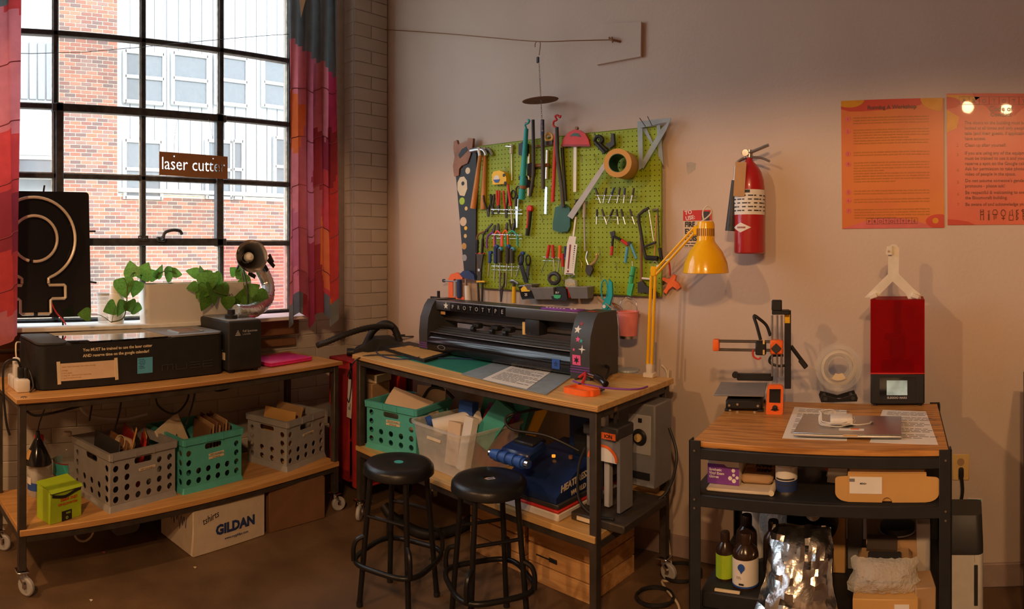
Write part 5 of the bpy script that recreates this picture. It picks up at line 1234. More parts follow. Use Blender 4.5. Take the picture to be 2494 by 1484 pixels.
tool('tape_measure', 'yellow tape measure with blue and red oval badge', 'tape measure', ('P', 'case', 'yellow', [(1198, 425), (1202, 418), (1216, 415), (1228, 420), (1233, 434), (1232, 448), (1200, 450), (1198, 440)], .035, .04), ('D', 'badge', 'paper', (1209, 436), 9, .001, .0755), ('P', 'badge_stripe', 'blue', [(1201, 438), (1217, 437), (1213, 445), (1206, 445)], .001, .077), ('D', 'button', 'black', (1227, 427), 4, .001, .0755), ('D', 'button', 'black', (1230, 446), 4, .001, .0755), ('T', 'hook', 'steel', [(1226, 408), (1231, 416), (1233, 424)], .9, .05))
tool('sliding_square', 'thin steel sliding square hanging near the board top', 'square', ('T', 'blade', 'alu', [(1246, 375), (1247, 440)], 1.6, .045), ('T', 'head', 'white', [(1246, 352), (1245, 374)], 4, .05), ('T', 'peg', 'chrome', [(1232, 356), (1246, 357)], 2, .06))
tool('bar_clamp', 'black and orange bar clamp behind the turquoise pole', 'clamp', ('T', 'bar', 'steel', [(1289, 375), (1287, 478)], 3, .045), ('P', 'jaw', 'dark', [(1282, 400), (1294, 396), (1300, 410), (1298, 430), (1284, 428)], .02, .04), ('T', 'screw_handle', 'brown', [(1298, 404), (1338, 402)], 4.5, .06), ('P', 'pad', 'black', [(1263, 352), (1272, 345), (1282, 350), (1282, 380), (1263, 378)], .025, .04), ('P', 'foot', 'black', [(1262, 430), (1275, 426), (1298, 452), (1280, 458), (1264, 436)], .018, .042))
tool('rafter_square', 'dark steel rafter square with round brass knob', 'square', ('P', 'plate', 'brown', [(1300, 356), (1352, 345), (1352, 352), (1300, 360)], .006, .05), ('P', 'body', 'legsteel', [(1318, 346), (1345, 342), (1345, 352), (1318, 354)], .012, .05), ('O', 'knob', 'gold', (1337, 334), 9, 3.5, .055), ('T', 'tube', 'chrome', [(1334, 366), (1332, 436)], 4.5, .05))
tool('turquoise_pole', 'turquoise tube with a hook end standing up past the board', 'pole', ('C', 'tube', 'turq', [(1282, 314), (1270, 486)], 5.2, 8, .09), ('T', 'hook', 'teal', [(1282, 314), (1279, 304), (1286, 300), (1289, 294), (1286, 292)], 2.6, .09), ('C', 'collar', 'brown', [(1274, 452), (1273, 460)], 8.5, 8.5, .09), ('D', 'hook_tip', 'red', (1280, 300), 2.5, .01, .085))
tool('black_tube', 'slim dark tube hanging beside the turquoise pole', 'tube', ('T', 'tube', 'dark', [(1298, 292), (1299, 420), (1291, 478)], 4.2, .08))
tool('black_tube', 'dark blue tube overlapping a steel rule', 'tube', ('T', 'tube', 'dark', [(1321, 292), (1323, 460)], 4.6, .085), ('T', 'end_cap', 'navy', [(1321, 292), (1321, 330)], 4.7, .0855))
tool('steel_rule', 'narrow steel rule hanging below the dark blue tube', 'ruler', ('P', 'rule', 'alu', [(1327, 455), (1333, 456), (1331, 522), (1325, 521)], .003, .055))
tool('red_tube', 'red tube with a pink bracket end hanging by the spatula handle', 'tube', ('T', 'tube', 'red', [(1354, 325), (1346, 492)], 4.5, .07), ('T', 'bracket', 'red', [(1356, 312), (1348, 306), (1349, 296), (1356, 292), (1352, 284), (1358, 281), (1364, 286), (1365, 281)], 2.6, .075))
tool('spatula', 'dark green rubber paddle with a long black handle', 'spatula', ('T', 'handle', 'dark', [(1356, 310), (1358, 380), (1367, 450), (1372, 505)], 4.8, .08), ('P', 'paddle', 'dgreen', [(1352, 505), (1362, 502), (1366, 496), (1378, 498), (1388, 508), (1388, 552), (1382, 564), (1362, 566), (1346, 560), (1346, 545)], .012, .055))
tool('black_tube', 'dark tube hanging behind the spatula handle', 'tube', ('T', 'tube', 'black', [(1369, 360), (1378, 490)], 4, .05), ('T', 'tip', 'gold', [(1368, 356), (1368, 362)], 2.5, .05))
tool('protractor', 'red half-round protractor head on a white rule', 'protractor', ('P', 'head', 'red', [(1368, 352), (1372, 338), (1382, 324), (1394, 317), (1400, 315), (1412, 317), (1424, 325), (1433, 340), (1436, 354)], .012, .05), ('P', 'window', 'dgreen', [(1388, 332), (1397, 324), (1408, 325), (1415, 334), (1402, 331)], .001, .0635), ('P', 'rule', 'paper', [(1397, 355), (1404, 355), (1403, 468), (1396, 468)], .003, .05), ('D', 'knob', 'brown', (1403, 312), 4, .015, .05), ('P', 'lip', 'dred', [(1367, 352), (1437, 352), (1437, 357), (1367, 357)], .006, .06))
tool('spring_clamp', 'black spring clamp open toward the tape roll', 'clamp', ('T', 'jaw', 'black', [(1447, 345), (1452, 335), (1462, 333), (1468, 342), (1462, 350), (1480, 368)], 4.5, .06), ('T', 'handle', 'black', [(1450, 346), (1474, 372)], 5, .065), ('P', 'block', 'dark', [(1488, 325), (1494, 325), (1496, 352), (1484, 362), (1474, 352), (1487, 345)], .02, .05), ('T', 'peg', 'dark', [(1448, 325), (1455, 336)], 1.2, .06))
# masking tape roll seen from below left
mt = T('masking_tape', 'thick roll of tan masking tape jutting from the board', 'tape roll', PW(1515, 400, .10))
c_ = PW(1504, 397, .22); c1 = PW(1524, 404, .05); ax = (c1 - c_).normalized(); u = ax.cross(Vector((0, 0, 1))).normalized(); X = Matrix.Translation(c_) @ Matrix((u, u.cross(ax) * -1, ax)).transposed().to_4x4()
k_ = (c1 - c_).length; ro_, ri_ = .072, .047
MB(mt).lathe([(ri_, 0), (ro_, 0), (ro_, k_), (ri_, k_)], 36, X=X).build('roll', 'card_gold', mt); MB(mt).lathe([(ri_, k_), (ri_, 0), (ri_ - .003, 0), (ri_ - .003, k_)], 30, X=X).build('core', 'dgreen', mt)
tool('straightedge', 'wide grey metal straightedge hanging at a slant', 'straightedge', ('P', 'rule', 'lgrey', [(1470, 396), (1478, 404), (1394, 534), (1382, 526)], .004, .08))
tool('set_square', 'frosted blue plastic set square with cut-out triangle', 'set square', ('P', 'long_side', 'clear_sheet', [(1552, 296), (1564, 300), (1566, 408), (1556, 415)], .004, .05), ('P', 'top_side', 'clear_sheet', [(1552, 296), (1634, 287), (1630, 296), (1560, 312)], .004, .054), ('P', 'slant_side', 'clear_sheet', [(1634, 289), (1622, 318), (1566, 412), (1562, 396), (1608, 316)], .004, .058), ('T', 'peg', 'dark', [(1558, 288, .05), (1572, 308, .09)], 1, .06), ('T', 'peg', 'dark', [(1577, 284, .05), (1588, 306, .09)], 1, .06))
tool('set_square', 'second frosted set square crossing behind the first', 'set square', ('P', 'left_side', 'clear_sheet', [(1562, 312), (1574, 312), (1616, 404), (1600, 372)], .004, .040), ('P', 'right_side', 'clear_sheet', [(1598, 290), (1606, 290), (1616, 404), (1604, 380)], .004, .042))
# racks
def rack(label, x0, x1, y, n):
    t = T('wire_rack', label, 'tool rack', PW((x0 + x1) / 2, y, .05))
    MB(t).tube([PW(x0, y, .04), PW(x0, y, .07), PW(x1, y + 2, .07), PW(x1, y + 2, .04)], .0016, n=6).build('rail', 'chrome', t)
    MB(t).tube([PW(x0, y + 9, .04), PW(x0, y + 9, .06), PW(x1, y + 11, .06), PW(x1, y + 11, .04)], .0014, n=6).build('rail', 'chrome', t)
    for i in range(n):
        x = x0 + (x1 - x0) * (i + .5) / n; MB(t).tube([PW(x + 3 * math.cos(a), y + 1 + 2 * math.sin(a), .072 + .008 * math.sin(a)) for a in [k * PI / 4 for k in range(8)]], .0012, n=5, closed=True).build('loop', 'chrome', t)
rack('chrome wire rack holding black and red pliers', 1196, 1272, 510, 6)
rack('chrome wire rack under the colourful pliers', 1198, 1272, 571, 6)
rack('chrome wire rack holding the blue screwdrivers', 1198, 1268, 648, 6)
rack('chrome wire rack of small screwdrivers below the tape roll', 1450, 1552, 476, 7)
rack('chrome wire rack of small screwdrivers in the second row', 1450, 1552, 525, 7)
rack('chrome wire rack holding red handled drivers', 1322, 1385, 626, 4)
def pliers(label, cx, cy, h, w_, m1, m2, jaw=.3, up=1, metal='legsteel', off=.06):
    y0 = cy - up * h / 2; y1 = cy + up * h / 2; yj = y1 - up * h * jaw      # handles from y0, jaws at y1
    return tool('pliers', label, 'pliers', ('T', 'handle', m1, [(cx - w_ / 2, y0), (cx - w_ * .42, y0 + up * h * .3), (cx - 1, yj)], 2.6, off), ('T', 'handle', m2, [(cx + w_ / 2, y0), (cx + w_ * .42, y0 + up * h * .3), (cx + 1, yj)], 2.6, off), ('D', 'pivot', metal, (cx, yj), 3.5, .012, off - .005),
        ('P', 'jaw', metal, [(cx - 3.5, yj), (cx, yj), (cx - .4, y1), (cx - 2, y1)], .008, off - .004), ('P', 'jaw', metal, [(cx, yj), (cx + 3.5, yj), (cx + 2, y1), (cx + .4, y1)], .008, off - .004))
pliers('black pliers at the left of the first rack', 1188, 502, 52, 20, 'black', 'black')
pliers('second black pliers beside the red handled ones', 1199, 498, 50, 9, 'black', 'dark')
pliers('red handled pliers in the first rack', 1213, 492, 56, 6, 'red', 'red')
pliers('red and black snips in the middle of the first rack', 1232, 498, 66, 11, 'red', 'black')
tool('screwdriver', 'long red handled driver in the first rack', 'screwdriver', ('C', 'handle', 'red', [(1237, 450), (1244, 502)], 3, 3.6, .075), ('T', 'shaft', 'steel', [(1244, 502), (1247, 545)], 1.3, .07))
tool('scissors', 'black handled scissors at the right of the first rack', 'scissors', ('O', 'finger_loop', 'black', (1250, 474), 5, 1.7, .06, 10), ('O', 'finger_loop', 'black', (1262, 466), 5, 1.7, .062, 12), ('P', 'blade', 'steel', [(1254, 486), (1262, 484), (1260, 555), (1257, 555)], .004, .058), ('T', 'shank', 'black', [(1258, 480), (1257, 503)], 4, .06))
tool('utility_knife', 'red and black folding utility knife hanging alone', 'knife', ('D', 'head', 'red', (1288, 508), 8, .02, .045), ('T', 'handle', 'black', [(1291, 515), (1288, 545), (1284, 574)], 5.5, .06), ('T', 'red_stripe', 'red', [(1286, 512), (1286, 535), (1284, 556)], 3, .068))
def col(label, cx, cy, sp, a, b, tilt=0):
    tool('pliers', label, 'pliers', ('T', 'handle', a, [(cx + tilt, cy), (cx - sp, cy + 12), (cx - sp * 1.1, cy + 40)], 2.2, .065), ('T', 'handle', b, [(cx + tilt, cy), (cx + sp, cy + 12), (cx + sp * 1.1, cy + 38)], 2.2, .065), ('D', 'pivot', 'dark', (cx + tilt, cy), 3.5, .012, .055), ('P', 'jaw', 'legsteel', [(cx - 3 + tilt, cy - 1), (cx + 3 + tilt, cy - 1), (cx + 2 + tilt * 2, cy - 17), (cx - 1 + tilt * 2, cy - 18)], .008, .055))
col('brown handled cutters at the left of the second rack', 1170, 562, 7, 'brown', 'dark', 14)
col('pliers with purple handles in the second rack', 1196, 566, 9, 'purple', 'purple', 4)
col('pliers with pink and orange handles in the second rack', 1212, 562, 8, 'orange', 'pink')
col('slim orange handled pliers in the second rack', 1230, 560, 6, 'orange', 'orange', 2)
col('teal handled wire cutters in the second rack', 1246, 562, 13, 'green', 'teal', 2)
tool('tweezers', 'black curved tweezers above the teal cutters', 'tweezers', ('T', 'arm', 'black', [(1241, 535), (1243, 552), (1248, 562)], 2.2, .06), ('T', 'arm', 'black', [(1252, 533), (1254, 545), (1250, 562)], 2.2, .06))
def driver(label, cx, y0, y1, y2, m1, m2, r=5, dx=0):
    tool('screwdriver', label, 'screwdriver', ('T', 'handle', m1, [(cx, y0 + 4), (cx, y1 - 6), (cx + dx * .3, y1)], r, .075), ('D', 'end_cap', m2, (cx, y0 + 5), r * .9, .02, .062), ('T', 'shaft', 'steel', [(cx + dx * .3, y1), (cx + dx, y2)], 1.3, .07))
driver('small blue screwdriver at the end of the rack', 1193, 610, 640, 672, 'blue', 'blue', 4.2, -4)
driver('thick dark blue screwdriver with a bright blue tip beside the small one', 1207, 596, 640, 683, 'navy', 'blue', 5.5, -3)
driver('black screwdriver with a blue tip third in the rack', 1217, 602, 640, 672, 'dark', 'lblue', 5.5, 0)
driver('tall black screwdriver with a dark blue tip mid rack', 1236, 596, 640, 700, 'dark', 'blue', 5.5, -4)
driver('black screwdriver with bright blue tip beside the tall one', 1247, 602, 641, 675, 'dark', 'lblue', 5.5, 0)
driver('blue screwdriver half hidden by the black scissors', 1271, 612, 642, 675, 'navy', 'blue', 5, -14)
tool('scissors', 'large black scissors hanging point down under the rack', 'scissors', ('O', 'finger_loop', 'black', (1268, 633), 6, 2, .085, 12), ('O', 'finger_loop', 'black', (1286, 634), 5.5, 2, .085, 12), ('P', 'blade', 'black', [(1264, 645), (1272, 642), (1286, 690), (1276, 688)], .006, .08), ('P', 'blade', 'dark', [(1284, 645), (1290, 644), (1284, 690), (1276, 685)], .006, .075))
tool('garden_shears', 'long black handled loppers hanging open end up', 'shears', ('T', 'handle', 'black', [(1163, 584), (1162, 618)], 3.4, .07), ('T', 'handle', 'black', [(1176, 582), (1174, 618)], 3.4, .07), ('P', 'collar', 'red', [(1158, 616), (1178, 616), (1178, 619), (1158, 619)], .012, .06), ('P', 'body', 'legsteel', [(1160, 620), (1176, 620), (1172, 648), (1170, 690), (1162, 690), (1163, 648)], .012, .06), ('D', 'pivot', 'steel', (1166, 658), 4, .008, .07), ('T', 'lower_handle', 'dark', [(1164, 690), (1166, 735)], 2.8, .065), ('T', 'lower_handle', 'dark', [(1175, 688), (1174, 735)], 2.8, .065), ('P', 'band', 'yellow', [(1160, 684), (1180, 684), (1180, 688), (1160, 688)], .01, .065))
tool('long_nose_pliers', 'grey long nose pliers hanging below the screwdrivers', 'pliers', ('T', 'handle', 'grey', [(1220, 664), (1217, 685), (1219, 705)], 2.6, .06), ('T', 'handle', 'legsteel', [(1228, 664), (1228, 690), (1222, 705)], 2.4, .06), ('P', 'nose', 'dark', [(1217, 705), (1224, 704), (1220, 736), (1218, 736)], .008, .055), ('D', 'pivot', 'chrome', (1216, 704), 3, .01, .06))
tool('screw_clamp', 'orange C clamp hanging at the left foot of the pegboard', 'clamp', ('P', 'frame', 'orange', [(1092, 726), (1092, 678), (1098, 668), (1112, 664), (1126, 672), (1126, 680), (1106, 680), (1103, 684), (1103, 722), (1130, 724), (1130, 732), (1092, 732)], .02, .05), ('T', 'screw', 'steel', [(1080, 684), (1116, 686)], 2, .07), ('D', 'screw_knob', 'black', (1079, 684), 4, .015, .06), ('C', 'grip', 'navy', [(1119, 682), (1119, 726)], 6, 6.5, .07), ('C', 'cap', 'lgrey', [(1109, 684), (1109, 724)], 4.5, 4.5, .065))
tool('hand_clamp', 'dark blue plastic clamp head beside the orange clamp', 'clamp', ('P', 'head', 'navy', [(1119, 668), (1128, 660), (1142, 660), (1154, 670), (1156, 682), (1140, 680), (1126, 676)], .03, .045), ('C', 'tube', 'paper', [(1138, 696), (1140, 734)], 7, 8, .06), ('T', 'bar', 'steel', [(1134, 680), (1134, 700)], 2, .06))
tool('hammer', 'small hammer with yellow grip hanging below the board', 'hammer', ('T', 'head', 'steel', [(1243, 686), (1250, 684), (1258, 688), (1263, 692)], 3.6, .07), ('T', 'neck', 'dark', [(1252, 688), (1252, 698)], 4, .07), ('C', 'grip', 'yellow', [(1252, 698), (1251, 738)], 4.8, 5.4, .07))
tool('tape_measure', 'black and yellow tape measure marked 25', 'tape measure', ('P', 'case', 'gloss_black', [(1264, 700), (1268, 694), (1290, 695), (1298, 702), (1300, 728), (1272, 730), (1268, 720)], .04, .05), ('P', 'badge', 'yellow', [(1268, 704), (1274, 698), (1284, 698), (1290, 704), (1290, 710), (1270, 711)], .001, .091), ('X', 'lettering', 'paper', (1281, 721, '25'), 9, .0935), ('T', 'chrome_rim', 'chrome', [(1265, 697), (1285, 696)], 1.2, .09))
tool('tape_measure', 'black and green tape measure with a red button', 'tape measure', ('P', 'case', 'black', [(1343, 708), (1348, 700), (1364, 698), (1378, 704), (1382, 728), (1378, 733), (1346, 732), (1342, 722)], .04, .055), ('P', 'badge', 'green', [(1347, 718), (1366, 719), (1364, 726), (1357, 728), (1350, 726)], .001, .096), ('X', 'lettering', 'paper', (1357, 715, '25-7'), 6, .098), ('P', 'lock_button', 'red', [(1378, 700), (1384, 703), (1388, 726), (1383, 727)], .02, .06))
def bin_(label, x0, x1, y0, y1):
    t = T('parts_bin', label, 'parts bin', PW((x0 + x1) / 2, y1, .05)); dpt = .075
    a, b, c, d = PW(x0, y0, BO), PW(x1, y0, BO), PW(x0 + 4, y1, BO), PW(x1 - 4, y1, BO)
    fr_ = lambda v, s=1.: Vector((v.x, v.y - dpt * s, v.z))
    vs = [a, b, fr_(b), fr_(a), c, d, fr_(d, .7), fr_(c, .7)]
    MB(t).add([tuple(v) for v in vs], [(0, 1, 5, 4), (1, 2, 6, 5), (2, 3, 7, 6), (3, 0, 4, 7), (4, 5, 6, 7)]).build('tray', 'grey', t, smooth_=0)
    MB(t).tube([a, b, fr_(b), fr_(a)], .002, n=5, closed=True).build('lip', 'crategrey', t)
    rnd = random.Random(x0)
    for i in range(4):
        q = a.lerp(b, .2 + .2 * i) + Vector((0, -dpt * rnd.uniform(.3, .7), -.012)); MB(t).box(q, (.02, .025, .012), .002, rot=(rnd.random(), rnd.random(), rnd.random())).build('loose_part', 'dark', t)
bin_('grey wall bin of small dark parts under the tape roll', 1312, 1366, 700, 728); bin_('grey wall bin of small parts at the board foot', 1400, 1448, 698, 726)
bin_('small grey wall bin beside the marked tape measure', 1296, 1314, 692, 708)
tool('electrical_tape', 'roll of black electrical tape hanging over the grey bins', 'tape roll', ('O', 'roll', 'dark', (1350, 678), 12, 5, .09, 12), ('O', 'core', 'card', (1350, 678), 8, 1.2, .09, 8))
tool('screw_bag', 'clear bag of brass screws on a peg', 'bag', ('P', 'bag', 'bubble', [(1376, 682), (1388, 678), (1400, 684), (1402, 700), (1390, 704), (1376, 698)], .02, .06), *[('T', 'screw', 'gold', [(1380 + 4 * i, 688 + 3 * (i % 3)), (1384 + 4 * i, 694 + 2 * (i % 2))], .9, .081) for i in range(5)], ('T', 'wire', 'steel', [(1372, 686), (1388, 676), (1400, 672)], .9, .06))
tool('drill_gauge', 'white printed gauge card hanging askew from a peg', 'gauge', ('P', 'card', 'paper', [(1387, 575), (1403, 577), (1401, 594), (1406, 596), (1398, 664), (1400, 670), (1374, 669), (1381, 594)], .003, .085), *[('D', 'hole', 'ink', (1399.6 - .55 * i, 600 + 5.2 * i), 1.9 - .13 * i, .0006, .0885) for i in range(11)], ('P', 'print_bar', 'dred', [(1387, 596), (1391, 596), (1385, 655), (1382, 655)], .0006, .0885), ('D', 'emblem', 'dred', (1383, 661), 2.6, .0006, .0885), ('P', 'slot', 'ink', [(1378, 666), (1396, 667), (1396, 669), (1378, 668)], .0006, .0885))
tool('file', 'flat steel file with a black handle', 'file', ('C', 'handle', 'black', [(1405, 486), (1403, 524)], 4, 4.6, .06), ('P', 'blade', 'paper', [(1400, 528), (1404, 528), (1398, 576), (1394, 576)], .003, .07))
tool('caliper', 'grey steel depth caliper hanging straight down', 'caliper', ('C', 'body', 'lgrey', [(1423, 492), (1423, 530)], 4.4, 4, .06), ('T', 'rod', 'lgrey', [(1423, 530), (1425, 612)], 2.4, .06), ('P', 'jaw', 'grey', [(1418, 490), (1429, 490), (1428, 496), (1419, 496)], .01, .055))
for i, (x, y0, dx, m, lab) in enumerate(((1338, 597, -16, 'red', 'red handled driver leaning left in the red rack'), (1346, 597, 4, 'red', 'red handled driver upright in the red rack'), (1364, 598, -4, 'orange', 'orange and black driver in the red rack'), (1370, 618, 2, 'red', 'short red pick in the red rack'), (1377, 600, 3, 'navy', 'navy handled pick behind the gauge card'))):
    tool('screwdriver', lab, 'screwdriver', ('C', 'handle', m, [(x, y0), (x + dx * .35, y0 + 32)], 3.6, 4.2, .07), ('T', 'shaft', 'steel', [(x + dx * .35, y0 + 32), (x + dx * 1.3, y0 + 68)], 1, .07))
tool('slip_joint_pliers', 'steel slip joint pliers hanging nose down', 'pliers', ('T', 'handle', 'steel', [(1432, 612), (1428, 630), (1433, 647)], 2.8, .06), ('T', 'handle', 'card', [(1456, 622), (1450, 636), (1436, 648)], 3, .06), ('P', 'jaws', 'legsteel', [(1428, 645), (1438, 646), (1444, 655), (1436, 673), (1430, 670), (1425, 660)], .012, .055), ('D', 'tip', 'gold', (1452, 620), 2.4, .01, .06))
tool('wire_stripper', 'red handled wire stripper at the right of the board', 'stripper', ('T', 'handle', 'red', [(1491, 600), (1489, 622)], 3.8, .06), ('T', 'shank', 'black', [(1493, 575), (1491, 600)], 3, .06), ('P', 'jaws', 'dark', [(1485, 566), (1496, 562), (1498, 580), (1490, 582)], .008, .055), ('T', 'handle', 'black', [(1496, 576), (1512, 584)], 3, .06), ('T', 'grip', 'red', [(1514, 585), (1530, 597)], 4, .06))
tool('crimper', 'blue handled crimper hanging by its jaws', 'crimper', ('T', 'handle', 'lblue', [(1528, 602), (1523, 640)], 3.6, .06), ('T', 'handle', 'lblue', [(1536, 594), (1550, 630)], 3.2, .06), ('D', 'pivot', 'dark', (1532, 593), 5, .012, .055))
def small(row, y, items):
    for i, (x, dx, m) in enumerate(items):
        tool('precision_screwdriver', 'small dark handled precision screwdriver in the ' + row + ' wire rack', 'screwdriver', ('T', 'handle', m, [(x, y), (x + dx * .45, y + 17)], 2.6, .072), ('T', 'shaft', 'alu', [(x + dx * .45, y + 17), (x + dx, y + 37)], 1.5, .07), group='precision screwdrivers in the ' + row + ' rack')
small('upper', 458, [(1450, 13, 'dark'), (1477, -8, 'dark'), (1496, -14, 'navy'), (1510, -7, 'dark'), (1522, -3, 'navy'), (1544, -8, 'dark')])
small('lower', 510, [(1454, -1, 'dark'), (1466, 12, 'dark'), (1494, -18, 'dark'), (1502, 4, 'black'), (1513, 10, 'black'), (1534, 12, 'dark')])
tool('hacksaw', 'black framed hacksaw with moulded grip at the board edge', 'hacksaw', ('T', 'frame', 'dark', [(1580, 507), (1556, 524), (1560, 560), (1567, 604), (1574, 630)], 4, .075, 2), ('T', 'blade', 'alu', [(1580, 510), (1592, 588)], 1.2, .075), ('T', 'tension_arm', 'dark', [(1568, 602), (1598, 590)], 2.8, .075), ('T', 'grip', 'matte_black', [(1574, 628), (1602, 630)], 6, .075))
tool('coping_saw', 'coping saw with orange blade beside the hacksaw', 'saw', ('T', 'frame', 'steel', [(1589, 511), (1600, 510), (1602, 506)], 2.4, .06), ('T', 'blade', 'card_gold', [(1599, 524), (1594, 628)], 2, .055), ('T', 'spine', 'legsteel', [(1602, 508), (1606, 600)], 1.6, .06), ('T', 'handle', 'matte_black', [(1607, 604), (1611, 632)], 4.5, .06))
tool('hatchet', 'black headed hatchet with tan handle hanging head down', 'hatchet', ('T', 'handle', 'brown', [(1561, 578), (1562, 686)], 3.4, .055), ('T', 'tip', 'white', [(1560, 570), (1561, 584)], 2.6, .055), ('P', 'head', 'dark', [(1553, 688), (1564, 684), (1572, 696), (1598, 712), (1600, 726), (1570, 712), (1553, 714)], .016, .05), ('T', 'peg', 'paper', [(1564, 678), (1584, 680)], 2.6, .06))
tool('utility_knife', 'mint green snap-off knife hanging point down', 'knife', ('T', 'handle', 'green', [(1543, 650), (1536, 690)], 6, .06), ('P', 'tip', 'green', [(1530, 690), (1543, 691), (1536, 722), (1526, 718)], .012, .055), ('T', 'grip_line', 'dgreen', [(1532, 672), (1543, 672)], .8, .075), ('T', 'ring', 'chrome', [(1540, 636), (1541, 650)], 1, .06))
tool('scissors', 'turquoise scissors hanging by one loop with a white rivet', 'scissors', ('O', 'loop', 'turq', (1472, 706), 8, 1.8, .085, 24), ('P', 'arm', 'turq', [(1482, 680), (1490, 688), (1491, 720), (1484, 745), (1474, 757), (1466, 752), (1468, 738), (1480, 722)], .012, .08), ('D', 'rivet', 'paper', (1471, 747), 4.6, .004, .094), ('P', 'blade_tip', 'turq', [(1478, 752), (1488, 748), (1482, 768)], .006, .08))
tool('pink_bucket', 'small pink metal bucket hanging below the board', 'bucket', ('T', 'bail', 'steel', [(1508, 762, .09), (1512, 735, .09), (1528, 724, .06), (1548, 735, .09), (1552, 762, .09)], .8, .09))
bq = bpy.data.objects['pink_bucket']; cb_ = PW(1530, 790, .09); u = math.hypot(cb_.x, cb_.y) / F
MB(bq).lathe([(.001, cb_.z - 30 * u), (21 * u, cb_.z - 30 * u), (26 * u, cb_.z + 30 * u), (27.5 * u, cb_.z + 30 * u), (27.5 * u, cb_.z + 32 * u), (25 * u, cb_.z + 32 * u), (20 * u, cb_.z - 28 * u), (.001, cb_.z - 28 * u)], 28, c=(cb_.x, cb_.y, 0)).build('pail', 'pink_bucket', bq)
MB(bq).lathe([(20 * u, cb_.z - 34 * u), (21.3 * u, cb_.z - 34 * u), (21.8 * u, cb_.z - 27 * u)], 28, c=(cb_.x, cb_.y, 0)).build('base_band', 'steel', bq)
rnd = random.Random(9)
tool('wire_twist', 'tangle of brown wire hung on a peg beside the turquoise scissors', 'wire', *[('T', 'strand', 'brown', [(1492 + rnd.uniform(-3, 3), 738), (1505 + rnd.uniform(-9, 9), 748 + rnd.uniform(-8, 8)), (1512 + rnd.uniform(-8, 6), 765 + rnd.uniform(-10, 12)), (1495 + rnd.uniform(-5, 5), 762)], .9, .06) for _ in range(6)], ('T', 'peg', 'card', [(1456, 722, .05), (1490, 752, .12)], 1.2, .1))
tool('silicone_figure', 'orange silicone figure hanging on a red strap right of the board', 'figurine', ('P', 'body', 'orange', [(1622, 700), (1626, 690), (1612, 682), (1614, 676), (1630, 680), (1640, 668), (1646, 672), (1643, 684), (1652, 690), (1657, 700), (1650, 706), (1638, 698), (1628, 706), (1622, 716), (1616, 710)], .014, .02), ('T', 'strap', 'red', [(1628, 632, .05), (1631, 650, .03), (1632, 672, .03)], 2, .03))
for i, (x, y, lab) in enumerate(((1416, 384, 'empty peg hook above the protractor rule end'), (1450, 386, 'empty peg hook near the top of the straightedge'), (1320, 530, 'bent wire peg hook below the steel rule'), (1500, 646, 'double wire peg hook left of the mint knife'), (1462, 668, 'bent peg hook above the turquoise scissors'), (1460, 610, 'small shiny peg hook beside the slip joint pliers'), (1415, 640, 'brass pin peg beside the slip joint pliers'))):
    tool('peg_hook', lab, 'hook', ('T', 'wire', 'gold' if 'brass' in lab else 'chrome', [(x - 4, y - 8, .04), (x, y - 2, .06), (x + 2, y + 4, .085), (x + 1, y + 12, .085)], 1.0, .06))
# ================================================================ wall_right: extinguisher, notices, posters, line
q = PW(1825, 500, .09); u = math.hypot(q.x, q.y) / F
ex = T('fire_extinguisher', 'red fire extinguisher with black horn hanging on the wall', 'fire extinguisher', (q.x, q.y, PW(1825, 618, .09).z))
def hz(py): return (618 - py) * u
r_ = 37.5 * u
MB().lathe([(.001, 0), (r_ * .9, 0), (r_, .006), (r_, hz(462)), (r_ * .95, hz(440)), (r_ * .8, hz(420)), (r_ * .55, hz(404)), (r_ * .3, hz(395)), (.016, hz(388)), (.016, hz(380)), (.001, hz(380))], 40).build('cylinder', 'extred', ex)
MB().lathe([(r_ + .0006, hz(524)), (r_ + .0006, hz(464))], 40, a0=R(150), a1=R(390)).build('instruction_label', 'paper', ex, 'white instruction label')
lp_ = MB()
for k in range(9):
    for j in range(5):
        a0 = R(195 + 22 * k); lp_.lathe([(r_ + .0012, hz(516 - j * 9)), (r_ + .0012, hz(513 - j * 9))], 4, a0=a0, a1=a0 + R(9 + 5 * ((k + j) % 3)))
lp_.build('label_print', 'dark', ex, kind='stuff')
MB().lathe([(r_ + .0014, hz(472)), (r_ + .0014, hz(465))], 20, a0=R(180), a1=R(290)).build('label_bar', 'ink', ex)
dm = MB(); n = 12
vs = []
for i in range(n + 1):
    t = i / n; a = R(215 + 80 * t); h = 12 * u * (1 - abs(2 * t - 1)); vs += [((r_ + .0012) * math.cos(a), (r_ + .0012) * math.sin(a), hz(555) - h), ((r_ + .0012) * math.cos(a), (r_ + .0012) * math.sin(a), hz(555) + h)]
dm.add(vs, [(2 * i, 2 * i + 2, 2 * i + 3, 2 * i + 1) for i in range(n)]).build('diamond_badge', 'paper', ex)
bt = MB()
for k in range(7): a0 = R(240 + 5 * k); bt.lathe([(r_ + .002, hz(557)), (r_ + .002, hz(553))], 2, a0=a0, a1=a0 + R(3.4))
bt.build('badge_print', 'dred', ex, kind='stuff')
MB().cyl((0, 0, hz(384)), (0, 0, hz(366)), .018).build('valve', 'steel', ex)
MB().tube([(-.035, 0, hz(372)), (0, -.01, hz(374)), (.10, -.01, hz(356))], .008, n=8).build('top_lever', 'steel', ex)
MB().tube([(-.03, 0, hz(388)), (0, -.01, hz(384)), (.06, -.01, hz(386)), (.105, -.01, hz(396))], .006, n=8, k=3).build('carry_handle', 'steel', ex)
MB().lathe([(.001, 0), (.016, 0), (.018, .004), (.016, .01), (.001, .01)], 16, X=TX(-.01, -.022, hz(374))).build('gauge', 'chrome', ex)
